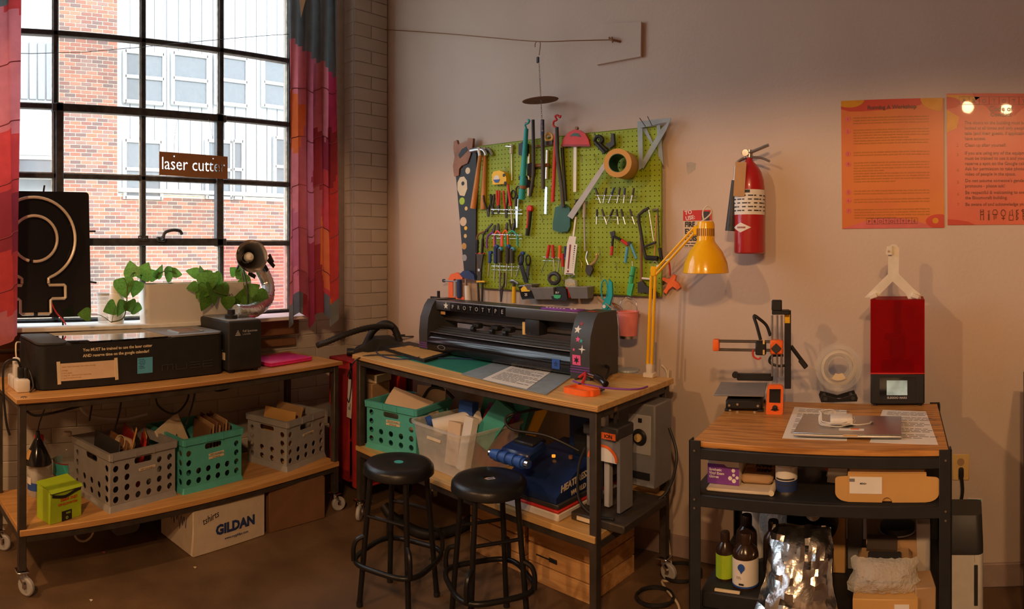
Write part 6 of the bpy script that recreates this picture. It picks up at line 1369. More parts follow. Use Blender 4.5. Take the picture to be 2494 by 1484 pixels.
MB().box((-.022, -.075, hz(440)), (.055, .002, hz(400) - hz(482)), rot=(R(-2), R(3), 0)).build('hang_tag', 'tag_paper', ex)
MB().tube([(-.02, -.02, hz(386)), (-.055, -.03, hz(400)), (-.062, -.03, hz(430)), (-.066, -.03, hz(442))], .008, n=8, k=4).build('hose', 'steel', ex)
MB().cyl((-.066, -.03, hz(440)), (-.084, -.03, hz(563)), .013, .027, n=18).build('horn', 'dark', ex)
MB().box((0, .075, hz(480)), (.05, .02, .12), .004).build('wall_bracket', 'steel', ex)
# notice behind the lamp
a, b = PW(1664, 513, .004), PW(1733, 603, .004)
ns_ = T('fire_notice', 'red and white fire extinguisher notice behind the yellow lamp', 'notice', (a.x, WRY - .004, b.z)); wN, hN = b.x - a.x, a.z - b.z
MB().box((wN / 2, .001, hN / 2), (wN, .002, hN)).build('card', 'paper_warm', ns_); MB().box((wN / 2, -.0008, hN * .86), (wN, .0012, hN * .28)).build('red_header', 'red', ns_)
MB().text('TO\nUSE:', hN * .15, TX(wN * .07, -.002, hN * .88, 0, R(8)), bold=.0006).build('lettering', 'paper', ns_)
MB().text('FIRE\nEXTIN\nGUISH', hN * .19, TX(wN * .06, -.001, hN * .56), bold=.0014, sx=.85).build('lettering', 'ink', ns_)
lines(MB(), wN * .06, wN * .95, hN * .10, 2, hN * .07, hN * .025, -.001).build('print_lines', 'ink', ns_, kind='stuff')
MB().box((wN * .80, -.001, hN * .84), (wN * .28, .001, hN * .24)).build('picture', 'dark', ns_)
# posters
def poster(label, x0, y0, x1, y1, base):
    a, b = PW(x0, y0, .004), PW(x1, y1, .004)
    t = T('poster', label, 'poster', (a.x, WRY - .004, b.z), rot=(0, R(-.5), 0)); w_, h_ = b.x - a.x, a.z - b.z
    MB().box((w_ / 2, .001, h_ / 2), (w_, .0016, h_)).build('sheet', base, t)
    return t, w_, h_
def blob(t, w_, h_, pts, mat, y=-.0004, nm='colour_shape'): MB().prism([(x * w_, z * h_) for x, z in pts], y, y + .0004).build(nm, mat, t, smooth_=0)
def ell(cx, cz, rx, rz, a0=0, a1=360, n=20): return [(cx + rx * math.cos(R(a0 + (a1 - a0) * i / n)), cz + rz * math.sin(R(a0 + (a1 - a0) * i / n))) for i in range(n + (a1 - a0 != 360))]
def clip(p): return [(min(1, max(0, x)), min(1, max(0, z))) for x, z in p]
p1_, w_, h_ = poster('amber and coral workshop rules poster with numbered paragraphs', 2051, 246, 2300, 557, 'poster_orange')
blob(p1_, w_, h_, [(0, 1), (0, .935), (.08, .915), (.2, .912), (.42, .918), (.62, .93), (.78, .95), (.85, 1)], 'poster_red')
blob(p1_, w_, h_, clip(ell(.09, 1.0, .14, .055, 180, 360)), 'poster_amber', -.0008); blob(p1_, w_, h_, clip(ell(.98, 1.0, .2, .10, 180, 270)) + [(1, 1)], 'poster_amber', -.0008)
blob(p1_, w_, h_, [(0, 0), (.9, 0), (.82, .03), (.7, .06), (.5, .085), (.35, .08), (.2, .05), (.08, .02)], 'poster_pink'); blob(p1_, w_, h_, clip(ell(.95, .05, .13, .055)), 'poster_red', -.0008); blob(p1_, w_, h_, ell(.915, .055, .03, .022), 'poster_amber', -.0012)
MB().text('Running A Workshop', h_ * .043, TX(w_ * .50, -.0016, h_ * .925), align='CENTER', bold=.0006).build('title_lettering', 'print_dark', p1_)
mb = MB(); zz = [(.87, 3), (.775, 6), (.60, 2), (.52, 8), (.30, 2), (.235, 2), (.155, 4)]
for i, (z, n) in enumerate(zz): lines(mb, w_ * .12, w_ * .94, h_ * (z - .012), n, h_ * .021, h_ * .0085, -.0016, seed=i)
mb.build('print_lines', 'print_dim', p1_, kind='stuff')
for i, (z, n) in enumerate(zz):
    o = MB().cyl((w_ * .065, -.0002, h_ * (z - .015)), (w_ * .065, -.0012, h_ * (z - .015)), h_ * .021, n=18).build('number_disc', 'poster_pink', p1_); MB().text(str(i + 1), h_ * .03, TX(w_ * .065, -.002, h_ * (z - .025)), align='CENTER').build('numeral', 'poster_red', o)
def tiles(t, x0, z0, s, h, word, mat):
    fr_ = MB(); lt = MB()
    for i, ch in enumerate(word):
        x = x0 + i * s; lt.text(ch, h * .75, TX(x + s / 2, -.0022, z0 + h * .22), align='CENTER')
        for (xa, xb, za, zb) in ((x, x + s, z0, z0 + .0015), (x, x + s, z0 + h, z0 + h + .0015), (x, x + .0012, z0, z0 + h), (x + s, x + s + .0012, z0, z0 + h)): fr_.add([(xa, -.0018, za), (xb, -.0018, za), (xb, -.0018, zb), (xa, -.0018, zb)], [(0, 1, 2, 3)])
    fr_.build('tile_lines', mat, t, kind='stuff'); lt.split('letter', mat, t)
tiles(p1_, w_ * .24, h_ * .033, w_ * .0555, h_ * .044, 'PROTOTYPE', 'print_dark')
p2_, w2_, h2_ = poster('coral code of conduct poster with a row of tool drawings', 2308, 228, 2560, 549, 'poster_coral')
blob(p2_, w2_, h2_, [(.25, 1), (.28, .95), (.38, .90), (.44, .84), (.55, .82), (.66, .835), (.72, .88), (.80, .92), (.95, .94), (1, 1)], 'poster_red'); blob(p2_, w2_, h2_, [(0, .99), (.2, .985), (.32, .97), (.25, .93), (.1, .95), (0, .93)], 'poster_amber'); blob(p2_, w2_, h2_, clip(ell(0, .93, .13, .045, -90, 90)), 'poster_red', -.0008); blob(p2_, w2_, h2_, [(0, 0), (.26, 0), (.2, .025), (.08, .04), (0, .045)], 'poster_red')
blob(p2_, w2_, h2_, [(0, .88), (.12, .82), (.1, .74), (0, .70)], 'poster_amber')
tiles(p2_, w2_ * .12, h2_ * .915, w2_ * .096, h2_ * .058, 'PROTOTYPE', 'print_dark')
MB().text('Code of', h2_ * .055, TX(w2_ * .52, -.0016, h2_ * .865), align='CENTER', bold=.0006).text('Conduct', h2_ * .046, TX(w2_ * .52, -.0016, h2_ * .825), align='CENTER', bold=.0006).build('title_lettering', 'print_dark', p2_)
tx = ['The doors to the building must be', 'locked at all times and only people with', 'tabs (and their guests, if applicable)', 'have access.', 'Clean up after yourself.', 'If you are using any of the equipment you', 'must be trained to use it and you must', 'reserve a spot on the Google calendar.', 'Ask for permission to take photos or', 'video of people in the space.', "Do not assume someone's gender or", 'pronouns - please ask!', 'Be respectful & welcoming to everyone in', 'the Bloomcraft building.', 'Be aware of and acknowledge your']
zz = [.765, .725, .685, .645, .595, .535, .495, .455, .415, .375, .325, .285, .235, .195, .145]; mb = MB()
for s_, z in zip(tx, zz): mb.text(s_, h2_ * .036, TX(w2_ * .17, -.0016, h2_ * z), sx=.93)
mb.build('rules_lettering', 'print_dark', p2_)
mb = MB()
for n_, z in zip('1234567', (.745, .595, .525, .405, .315, .225, .145)): mb.text(n_, h2_ * .034, TX(w2_ * .09, -.0016, h2_ * z))
mb.split('numeral', 'print_dim', p2_)
ic = [(.33, 'D'), (.395, 'w'), (.455, 'L'), (.535, 'F'), (.61, 'l'), (.67, 'd'), (.735, 's'), (.82, 'n')]
for x, k in ic:
    m = MB(); z0, z1 = .035 * h2_, .115 * h2_; X_ = x * w2_; y = -.0022; r = .0017
    def ln_(*p): m.tube([(X_ + a * .011, y, z0 + (z1 - z0) * b) for a, b in p], r, n=5)
    if k == 'F': ln_(*[(.95 * math.cos(R(a)), .68 + .30 * math.sin(R(a))) for a in range(0, 361, 24)]); ln_((0, .38), (0, 0)); ln_((-.7, .18), (.7, .18)); r = .003; 
    elif k == 'L': ln_((-1, .55), (-1, .8), (-.5, .98), (.5, .98), (1, .8), (1, .55), (-1, .55)); ln_((-.4, .55), (-.4, .05)); ln_((.4, .55), (.4, .15))
    elif k == 'l': ln_((-.9, .0), (-.9, .45), (.9, .45), (.9, 0), (-.9, 0)); ln_((-.6, .45), (-.6, .8), (.6, 1), (.6, .45))
    elif k == 'd': ln_((-.4, 0), (-.4, 1)); ln_((-.4, 0), (.5, .2), (-.4, .4), (.5, .6), (-.4, .8), (.5, 1))
    elif k == 's': ln_((-1, .85), (-.6, 1), (.6, 1), (1, .85), (-1, .85)); ln_((-.4, .85), (-.4, .1), (0, 0), (.4, .1), (.4, .85)); ln_((-.6, .6), (.6, .7)); ln_((-.6, .35), (.6, .45))
    elif k == 'w': ln_((-.3, .9), (0, .6), (.3, .95)); ln_((-.15, .6), (-.2, 0), (.2, 0), (.15, .6))
    else: ln_((-.6, 0), (-.6, 1), (.6, 1), (.6, 0)); ln_((-.6, .55), (.6, .55)); ln_((-.6, .8), (.6, .8))
    m.build('tool_drawing', 'print_dark', p2_)
# line across the wall, block, hook, chain and disc
wbk = T('wall_block', 'white painted wooden block fixed high on the wall', 'wall block', PW(1515, 160, .012)); a, b, c, d = PW(1458, 62, 0), PW(1566, 56, 0), PW(1565, 140, 0), PW(1458, 160, 0)
MB(wbk).prism([(v.x, v.z) for v in (a, b, c, d)], WRY - .022, WRY).build('board', 'plaster', wbk)
MB(wbk).tube([PW(1484, 92, .03), PW(1488, 97, .05), PW(1500, 99, .04), PW(1512, 102, .02)], .006, n=7, k=4).tube([PW(1490, 90, .05), PW(1492, 104, .05)], .004, n=6).split('cleat', 'brown', wbk)
one('picture_wire', MB().tube([PW(934, 72, .02), PW(1060, 80, .05), PW(1200, 92, .10), PW(1310, 101, .12), PW(1400, 99, .09), PW(1492, 97, .05)], .003, n=6, k=6), 'brown', 'slack brown wire strung along the wall above the pegboard', 'wire')
hk = T('hanging_disc', 'thin metal disc seen edge-on hanging from a chain on the wire', 'hanging ornament', PW(1312, 240, .12))
MB(hk).tube([PW(1303, 115, .12), PW(1304, 105, .12), PW(1310, 101, .12), PW(1316, 106, .12), PW(1313, 135, .12)], .0025, n=6, k=5).build('hook', 'brown', hk)
MB(hk).box(PW(1310, 146, .12), (.016, .012, .034), .003).build('clip', 'dark', hk)
P0, P1 = PW(1313, 155, .12), PW(1321, 318, .10)
for i in range(34):
    p = P0.lerp(P1, i / 33); MB(hk).tube([(p.x + .0035 * math.cos(a) * (1 if i % 2 else .2), p.y + .0035 * math.cos(a) * (.2 if i % 2 else 1), p.z + .0075 * math.sin(a)) for a in [k * PI / 4 for k in range(8)]], .0012, n=4, closed=True).build('chain_link', 'steel', hk)
p = PW(1316, 244, .115); MB(hk).lathe([(.012, .003), (.06, .004), (.10, .001), (.103, 0), (.10, -.003), (.06, -.001), (.012, -.001)], 36, X=Matrix.Translation(p) @ Matrix.Rotation(R(-3), 4, 'Y') @ Matrix.Rotation(R(4), 4, 'X')).build('disc', 'card_dark', hk)
a = PW(1684, 409, 0); one('wall_stain', MB().prism([(-.028, .028), (0, .03), (.026, .022), (.022, -.01), (-.018, -.035), (-.026, -.01)], -.0006, 0), 'mortar', 'grey torn tape remnant stuck on the wall', 'tape', (a.x, WRY, a.z))
# outlet with plug, tag
a = PW(2340, 1138, .0); ot = T('wall_outlet', 'brass wall outlet plate with a black plug', 'outlet', (a.x, WRY, a.z))
MB().box((0, -.003, 0), (.078, .006, .122), .003).build('plate', 'gold', ot); MB().lathe([(.001, 0), (.017, 0), (.017, .003), (.001, .003)], 20, X=TX(0, -.006, .026)).build('socket', 'card', ot)
MB().box((.002, -.022, -.020), (.024, .034, .045), .006).build('plug', 'black', ot); MB().tube([(.004, -.028, -.04), (.008, -.035, -.10), (-.004, -.04, -.16), (-.03, -.05, -.22)], .008, n=9, k=6).build('cord', 'black', ot)
a = PW(2374, 1226, .0); cg_ = T('wall_card', 'small white and blue card stuck on the wall by the outlet', 'card', (a.x, WRY, a.z)); MB().box((.0, -.004, 0), (.068, .006, .045), .002, rot=(0, R(3), 0)).build('card', 'paper', cg_); MB().box((-.0, -.0075, .018), (.062, .001, .006), rot=(0, R(3), 0)).build('blue_band', 'teal', cg_)
# ================================================================ black shelf unit
HS = .92; m_ = at_h(1990, 1097, HS); sa = R(5); SW, SD = .89, .66
SF = Fr(m_ - Vector((math.cos(sa), math.sin(sa), 0)) * SW / 2, sa)
su = T('shelf_unit', 'black metal shelf unit with an oak top', 'shelf unit', SF.w(0, 0), SF.rz)
MB().box((SW / 2, SD / 2, HS - .010), (SW - .02, SD - .02, .020), .002).build('top_board', 'oak', su)
def beam(z, h=.055): 
    b = MB()
    for y in (.008, SD - .008): b.box((SW / 2, y, z), (SW - .01, .014, h), .003)
    for x in (.008, SW - .008): b.box((x, SD / 2, z), (.014, SD - .01, h), .003)
    b.split('beam', 'matte_black', su)
ZB, ZD = .742, .34
beam(HS - .040, .038); beam(ZB - .024, .042); beam(ZD - .024, .042)
for x in (.0, SW):
    for y in (.0, SD):
        sx, sy = (1 if x == 0 else -1), (1 if y == 0 else -1)
        MB().box((x + sx * .021, y + sy * .003, (HS + .004) / 2), (.042, .006, HS + .004), .001).box((x + sx * .003, y + sy * .021, (HS + .004) / 2), (.006, .042, HS + .004), .001).split('post', 'matte_black', su)
for z in (ZB, ZD): MB().box((SW / 2, SD / 2, z - .006), (SW - .03, SD - .03, .012)).build('shelf', 'matte_black', su)
rv = MB()
for x in (.021, SW - .021):
    for z in (HS - .03, ZB - .02, ZB - .05): rv.cyl((x, -.001, z), (x, -.003, z), .004, n=8)
rv.split('rivet', 'steel', su)
def sf(px, py, z=HS): p = at_h(px, py, z); p.z = z; return p
# ---------------------------------------------------------------- filament printer
p = sf(1800, 1004); k = math.hypot(p.x, p.y) / F; rz = -AZ(1830) - R(4)
pr = T('filament_printer', 'compact filament printer with orange plastic corners', '3d printer', p, rz)
def lx_(px): return (px - 1800) * k
def lz_(py): return (1004 - py) * k
MB().box((lx_(1812), .10, .030), (.150, .20, .042), .008).build('base', 'black', pr)
ft_ = MB()
for x in (lx_(1772), lx_(1852)): ft_.box((x, .02, .005), (.025, .03, .010), .002); ft_.box((x, .18, .005), (.025, .03, .010), .002)
ft_.split('foot', 'black', pr)
sc2 = MB()
for x, z in ((1776, 988), (1846, 988), (1778, 1000), (1838, 1003), (1796, 985), (1796, 1003)): sc2.cyl((lx_(x), -.001, lz_(z) + .0), (lx_(x), -.004, lz_(z) + .0), .005, n=10)
sc2.split('screw', 'steel', pr)
MB().box((lx_(1800), .115, .068), (.205, .25, .006), .002).build('print_bed', 'grey', pr); MB().box((lx_(1800), .11, .058), (.08, .12, .016), .003).build('bed_carriage', 'black', pr)
MB().box((lx_(1830), .235, lz_(946)), (.16, .03, .03), .004).cyl((lx_(1778), .235, lz_(940)), (lx_(1778), .215, lz_(940)), .014).split('rear_motor', 'black', pr)
yc = .16
for x in (1877, 1890, 1901): MB().cyl((lx_(x), yc, lz_(935)), (lx_(x), yc, lz_(778)), .0045, n=10).build('rod', 'steel', pr)
MB().box((lx_(1917), yc + .03, lz_(868)), (.028, .035, lz_(770) - lz_(972)), .002).build('upright', 'black', pr)
MB().box((lx_(1916), yc + .011, lz_(788)), (.022, .002, .036)).build('warning_sticker', 'yellow', pr)
MB().box((lx_(1899), yc + .01, lz_(770)), (.075, .06, .018), .003).box((lx_(1889), yc, lz_(752)), (.044, .044, .045), .004).split('top_motor', 'black', pr)
MB().box((lx_(1889), yc - .01, lz_(858)), (.055, .05, .06), .006).build('carriage_block', 'orange', pr, 'bright orange block')
MB().box((lx_(1888), yc - .04, lz_(860)), (.032, .008, .032), .002, rot=(0, R(45), 0)).build('cross_motor', 'dark', pr)
for z in (842, 846, 866, 870): MB().cyl((lx_(1738), yc - .02 + .02 * (z > 850), lz_(z)), (lx_(1872), yc - .02 + .02 * (z > 850), lz_(z)), .003, n=8).build('cross_rod', 'legsteel', pr)
MB().box((lx_(1733), yc - .01, lz_(855)), (.028, .04, .050), .006, seg=2).build('end_block', 'orange', pr, 'bright orange end block')
hd_ = MB().box((lx_(1849), yc - .03, lz_(860)), (.045, .045, .055), .005).build('print_head', 'black', pr); MB().tube([(lx_(1830), yc - .05, lz_(862)), (lx_(1830), yc - .05, lz_(878)), (lx_(1842), yc - .05, lz_(886)), (lx_(1850), yc - .05, lz_(882))], .004, n=7, k=3).build('fan_duct', 'red', hd_); MB().box((lx_(1857), yc - .055, lz_(868)), (.008, .004, .02)).box((lx_(1857), yc - .055, lz_(842)), (.008, .004, .018)).split('sticker', 'gold', hd_)
MB().tube([(lx_(1848), yc - .02, lz_(840)), (lx_(1838), yc - .01, lz_(805)), (lx_(1830), yc, lz_(780)), (lx_(1842), yc, lz_(786)), (lx_(1862), yc + .01, lz_(805)), (lx_(1872), yc + .01, lz_(832))], .007, n=8, k=5).build('cable_sleeve', 'black', pr)
MB().tube([(lx_(1905), yc + .04, lz_(885)), (lx_(1875), yc + .05, lz_(888)), (lx_(1870), yc + .05, lz_(905)), (lx_(1895), yc + .05, lz_(914)), (lx_(1925), yc + .06, lz_(910))], .006, n=8, k=5).tube([(lx_(1925), yc + .03, lz_(860)), (lx_(1940), yc + .03, lz_(880)), (lx_(1952), yc + .03, lz_(896))], .009, n=8, k=4).split('rear_cable', 'black', pr)
MB().box((lx_(1957), yc + .03, lz_(905)), (.022, .025, .045), .003, rot=(0, R(-38), 0)).build('filament_sensor', 'black', pr); MB().tube([(lx_(1970), yc + .03, lz_(912)), (lx_(1995), yc + .06, lz_(930))], .0012, n=5).build('filament', 'cream', pr)
dp = MB().prism([(lx_(a) , lz_(b)) for a, b in ((1870, 940), (1873, 934), (1904, 934), (1908, 940), (1907, 1001), (1904, 1005), (1868, 1004), (1866, 1000))], -.03, -.005).build('control_panel', 'orange', pr, 'bright orange control panel'); MB().prism([(lx_(a), lz_(b)) for a, b in ((1875, 943), (1902, 943), (1901, 976), (1874, 975))], -.0315, -.03).build('screen', 'screen_dark', dp)
MB().lathe([(.001, 0), (.011, 0), (.010, .010), (.001, .012)], 18, X=TX(lx_(1888), -.03, lz_(988))).build('knob', 'black', dp); MB().prism([(lx_(1877), lz_(994)), (lx_(1898), lz_(994)), (lx_(1888), lz_(984))], -.0312, -.03).build('logo', 'black', dp)
# ---------------------------------------------------------------- spool on holder
p = sf(2043, 978); k = math.hypot(p.x, p.y) / F
so_ = T('filament_spool', 'clear filament spool nearly empty', 'filament spool', p, -AZ(2043) + R(6)); R_, zc_ = 57 * k, (978 - 900) * k + .005
for y in (0, .055): MB().lathe([(26 * k, 0), (R_, 0), (R_, .003), (26 * k, .003), (26 * k, 0)], 40, X=TX(0, y + .003, zc_)).build('flange', 'clear', so_)
MB().lathe([(37 * k, 0), (43 * k, .004), (43 * k, .05), (37 * k, .054), (36 * k, .03)], 40, X=TX(0, .056, zc_)).build('filament', 'ivory', so_)
MB().lathe([(26 * k, 0), (27 * k, 0), (27 * k, .054), (26 * k, .054)], 32, X=TX(0, .057, zc_)).build('hub', 'clear_soft', so_)
MB().lathe([(14 * k, 0), (30 * k, 0)], 12, X=TX(0, -.001, zc_), a0=R(235), a1=R(305)).build('sticker', 'cream', so_)
sh2 = T('spool_holder', 'black cradle under the clear filament spool', 'spool holder', p, -AZ(2043) + R(6))
MB().prism([(-.078, 0), (.078, 0), (.082, .015), (.075, .032), (.05, .026), (.0, .012), (-.05, .026), (-.076, .032), (-.082, .015)], -.012, -.003).prism([(-.078, 0), (.078, 0), (.082, .015), (.075, .032), (.05, .026), (.0, .012), (-.05, .026), (-.076, .032), (-.082, .015)], .062, .071).split('bracket', 'black', sh2)
MB().cyl((-.06, -.02, .016), (-.06, .078, .016), .009).cyl((.06, -.02, .016), (.06, .078, .016), .009).split('roller', 'dark', sh2)
# ---------------------------------------------------------------- resin printer
p = sf(2120, 990); k = math.hypot(p.x, p.y) / F; rp_w = 132 * k
rp = T('resin_printer', 'resin printer with a red acrylic cover', '3d printer', p, -AZ(2186)); H0, H1 = 78 * k, 255 * k; dpt = .19
MB().box((rp_w / 2, dpt / 2, H0 / 2 + .006), (rp_w, dpt, H0 - .006), .005).build('base', 'matte_black', rp)
ft_ = MB()
for x in (.02, rp_w - .02):
    for y in (.02, dpt - .02): ft_.cyl((x, y, 0), (x, y, .008), .01)
ft_.split('foot', 'black', rp)
MB().prism([(rp_w * .17, .025), (rp_w * .83, .025), (rp_w * .83, H0 - .012), (rp_w * .17, H0 - .012)], -.002, .001).build('front_panel', 'gloss_black', rp)
MB().prism([(rp_w * .30, .048), (rp_w * .68, .048), (rp_w * .68, H0 - .025), (rp_w * .30, H0 - .025)], -.0035, -.002).build('screen', 'screen', rp)
MB().text('ELEGOO MARS', .0125, TX(rp_w * .49, -.0028, .033), align='CENTER', bold=.0004).build('lettering', 'lgrey', rp)
MB().box((rp_w / 2, dpt / 2, H0 + .003), (rp_w + .002, dpt + .002, .006), .002).build('glow_seam', 'red', rp)
hood = MB()
for (c, d) in (((rp_w / 2, .002, (H0 + H1) / 2), (rp_w - .004, .004, H1 - H0)), ((rp_w / 2, dpt - .002, (H0 + H1) / 2), (rp_w - .004, .004, H1 - H0)), ((.002, dpt / 2, (H0 + H1) / 2), (.004, dpt, H1 - H0)), ((rp_w - .002, dpt / 2, (H0 + H1) / 2), (.004, dpt, H1 - H0)), ((rp_w / 2, dpt / 2, H1), (rp_w, dpt, .004))): hood.box((c[0], c[1], c[2] + .006), d, .001)
hood.split('cover_panel', 'red_acrylic', rp)
MB().box((rp_w * .5, dpt * .75, (H0 + H1) / 2), (.035, .03, H1 - H0 - .02), .003).build('z_column', 'dark', rp); MB().box((rp_w * .45, dpt * .5, H1 - 92 * k), (.09, .10, .018), .004).build('build_arm', 'dark', rp); MB().box((rp_w * .5, dpt * .45, H0 + .10), (.07, .06, .10), .012).build('build_plate', 'dark', rp); MB().box((rp_w * .5, dpt * .5, H0 + .02), (.14, .13, .03), .006).build('vat', 'dark', rp)
# white Y bracket standing over it
bk_ = T('drain_bracket', 'white Y shaped plastic bracket standing on the resin printer', 'bracket', p + Vector((0, 0, H1 + .008)), -AZ(2186))
def b2(px, py): return ((px - 2120) * k, (735 - py) * k)
MB().prism([b2(*q) for q in ((2163, 620), (2166, 605), (2172, 600), (2182, 600), (2190, 610), (2189, 672), (2226, 710), (2242, 722), (2244, 735), (2212, 735), (2206, 722), (2174, 692), (2134, 732), (2104, 732), (2124, 712), (2162, 674))], .05, .075).build('frame', 'ivory', bk_)
MB().prism([b2(*q) for q in ((2156, 622), (2160, 605), (2172, 603), (2172, 626), (2160, 626))], .035, .055).build('top_lug', 'ivory', bk_); MB().cyl((*(b2(2164, 617)[0], .030), b2(2164, 617)[1]), (b2(2164, 617)[0], .036, b2(2164, 617)[1]), .004).build('screw', 'card', bk_)
MB().box((b2(2126, 726)[0], .06, .012), (.035, .05, .02), .003, rot=(0, R(-20), 0)).box((b2(2230, 726)[0], .06, .012), (.035, .05, .02), .003, rot=(0, R(20), 0)).split('foot_pad', 'ivory', bk_)
# ---------------------------------------------------------------- laptop, charger, pages
def page(label, cor):
    t, c = sheet('', '', '', cor, HS, 'paper', .0008); r_ = T('printed_page', label, 'paper', c); t.build('page', 'paper', r_)
    P_ = [at_h(a, b, HS) for a, b in cor]; ux, uy = P_[1] - P_[0], P_[3] - P_[0]
    X = Matrix(((ux.x, uy.x, 0, P_[0].x - c.x), (ux.y, uy.y, 0, P_[0].y - c.y), (0, 0, 1, .0012), (0, 0, 0, 1))); ln = MB(); rnd = random.Random(len(label))
    for i in range(20):
        if i % 4 == 3: continue
        y = .92 - i * .043; x = .10
        while x < .75 + .15 * (i % 2):
            w_ = rnd.uniform(.05, .16); ln.add([(x, y, 0), (x + w_, y, 0), (x + w_, y + .015, 0), (x, y + .015, 0)], [(0, 1, 2, 3)], 0, X); x += w_ + .02
    ln.build('print_lines', 'grey', r_, kind='stuff')
page('printed page under the right side of the silver laptop', [(2118, 1078), (2285, 1084), (2255, 1003), (2150, 999)])
page('printed page under the left side of the silver laptop', [(1905, 1068), (2063, 1074), (2062, 1000), (1935, 992)])
a, rz, wd = span(1932, 1066, 2196, 1072, HS + .002)
lt_ = T('laptop', 'closed silver laptop on the oak shelf top', 'laptop', (a.x, a.y, HS + .002), rz)
MB().box((wd / 2, .125, .009), (wd, .25, .010), .004, seg=2).build('base', 'alu', lt_); MB().box((wd / 2, .125, .0165), (wd, .25, .004), .0018).build('lid', 'alu', lt_); MB().box((wd * .53, -.0005, .0145), (.05, .003, .003)).build('notch', 'card_gold', lt_)
MB().box((wd * .53, .055, .0189), (.09, .025, .0006)).build('sticker', 'paper', lt_); MB().box((wd * .56, .06, .0196), (.03, .012, .0005)).build('sticker_mark', 'orange', lt_)
ft_ = MB()
for x in (.03, wd - .03):
    for y in (.03, .22): ft_.cyl((x, y, 0), (x, y, .005), .008)
ft_.split('foot', 'dark', lt_)
LT = Fr(a, rz); z_ = HS + .0208
ch = T('laptop_charger', 'white laptop charger wrapped in its cord on the silver laptop', 'charger', LT.w(wd * .42, .13, z_), rz + .1)
MB().box((0, 0, .016), (.085, .075, .028), .008, seg=2).build('brick', 'white', ch)
MB().tube([((.055 + .004 * (i % 5)) * math.cos(2 * PI * i / 14) - .02, (.052 + .003 * (i % 4)) * math.sin(2 * PI * i / 14), .006 + .0055 * (i // 14) + (.022 if 3 < i % 14 < 8 else 0)) for i in range(42)], .0022, n=6, k=2).tube([(.03, -.035, .008), (.06, -.04, .006), (.10, -.02, .005), (.11, .0, .005)], .0022, n=6, k=4).split('cord', 'white', ch)
MB().box((.112, .004, .006), (.012, .018, .006), .002).build('connector', 'grey', ch)
# ================================================================ middle shelf
a, rz, wd = span(1702, 1206, 1772, 1208, ZB)
gl = T('glove_carton', 'purple and white carton of exam gloves', 'carton', SF.w(.046, .075, ZB + .014), SF.rz)
G_w, G_h, G_d = .115, .085, .22
MB().box((G_w / 2, G_d / 2, G_h / 2), (G_w, G_d, G_h), .002).build('body', 'white', gl); MB().prism([(0, 0), (G_w, 0), (G_w, G_h * .72), (G_w * .62, G_h * .72), (G_w * .52, G_h * .82), (0, G_h * .82)], -.0012, 0).build('purple_face', 'purple', gl)
MB().text('Synthetic\nVinyl Exam\nGloves', .0125, TX(.006, -.0022, G_h * .54), bold=.0003).build('lettering', 'paper', gl)
hx_ = MB()
for x, z, r in ((.82, .60, .008), (.72, .28, .009), (.84, .18, .009), (.94, .32, .007), (.83, .42, .006)): hx_.prism([(G_w * x + r * math.cos(R(60 * i)) * .9, G_h * z + r * math.sin(R(60 * i)) * .9) for i in range(6)], -.0024, -.0012)
hx_.split('hexagon', 'paper', gl)
MB().box((G_w * .5, G_d * .45, G_h + .0006), (.05, .11, .0012)).build('opening', 'dark', gl); MB().sphere((G_w * .45, G_d * .5, G_h), .022, sc_=(1, 1.2, .4)).build('glove', 'lblue', gl); MB().text('Vinyl Exam Gloves', .015, FLAT(G_w * .97, .02, G_h + .001, R(90))).build('lettering', 'lgrey', gl)
bg_ = T('paper_pouch', 'kraft mailer pouch printed with black block letters', 'pouch', SF.w(.125, .035, ZB), SF.rz + R(2))
MB().box((.045, .13, .006), (.235, .26, .012), .004).build('flat_stack', 'box_white', bg_); MB().box((.095, .15, .045), (.115, .20, .03), .012, rot=(R(10), 0, 0)).build('pouch', 'card', bg_)
MB().text('ASSE', .026, Matrix.Translation((.145, .10, .0565)) @ Matrix.Rotation(R(10), 4, 'X') @ Matrix.Rotation(PI, 4, 'Z'), bold=.001).text('MAN', .026, Matrix.Translation((.140, .13, .062)) @ Matrix.Rotation(R(10), 4, 'X') @ Matrix.Rotation(PI, 4, 'Z'), bold=.001).build('lettering', 'ink', bg_)
MB().cyl((.158, -.004, .011), (.158, .24, .011), .010).build('rolled_edge', 'cream', bg_)
p = SF.w(.325, .10, ZB); k = .0014
pc = T('paint_can', 'small metal paint can with white and blue label', 'paint can', p, SF.rz); rr = .038
MB().lathe([(.001, 0), (rr, 0), (rr, .098), (rr + .002, .1), (rr + .002, .104), (rr - .004, .104), (rr - .006, .098), (.001, .098)], 32).build('can', 'steel', pc); MB().lathe([(rr + .0006, .045), (rr + .0006, .092)], 32).build('label_top', 'paper', pc); MB().lathe([(rr + .0006, .008), (rr + .0006, .045)], 32).build('label_base', 'navy', pc); MB().lathe([(rr + .0012, .048), (rr + .0012, .054)], 20, a0=R(215), a1=R(325)).lathe([(rr + .0012, .03), (rr + .0012, .033)], 20, a0=R(220), a1=R(320)).split('label_print', 'dark', pc)
for x, y, h, lab in ((.33, .30, .12, 'clear glass jar behind the paint can'), (.40, .24, .10, 'short clear glass jar right of the paint can')):
    j_ = T('glass_jar', lab, 'jar', SF.w(x, y, ZB)); MB().lathe([(.001, 0), (.032, 0), (.034, h * .75), (.026, h * .86), (.026, h * .9)], 24).build('jar', 'clear', j_); MB().lathe([(.028, h * .88), (.028, h), (.001, h)], 24).build('lid', 'lgrey', j_)
one('bubble_scrap', MB().sphere((0, 0, .03), .05, sc_=(1.1, .8, .6)), 'bubble', 'crumpled clear wrap with a small part inside', 'plastic wrap', SF.w(.44, .32, ZB))
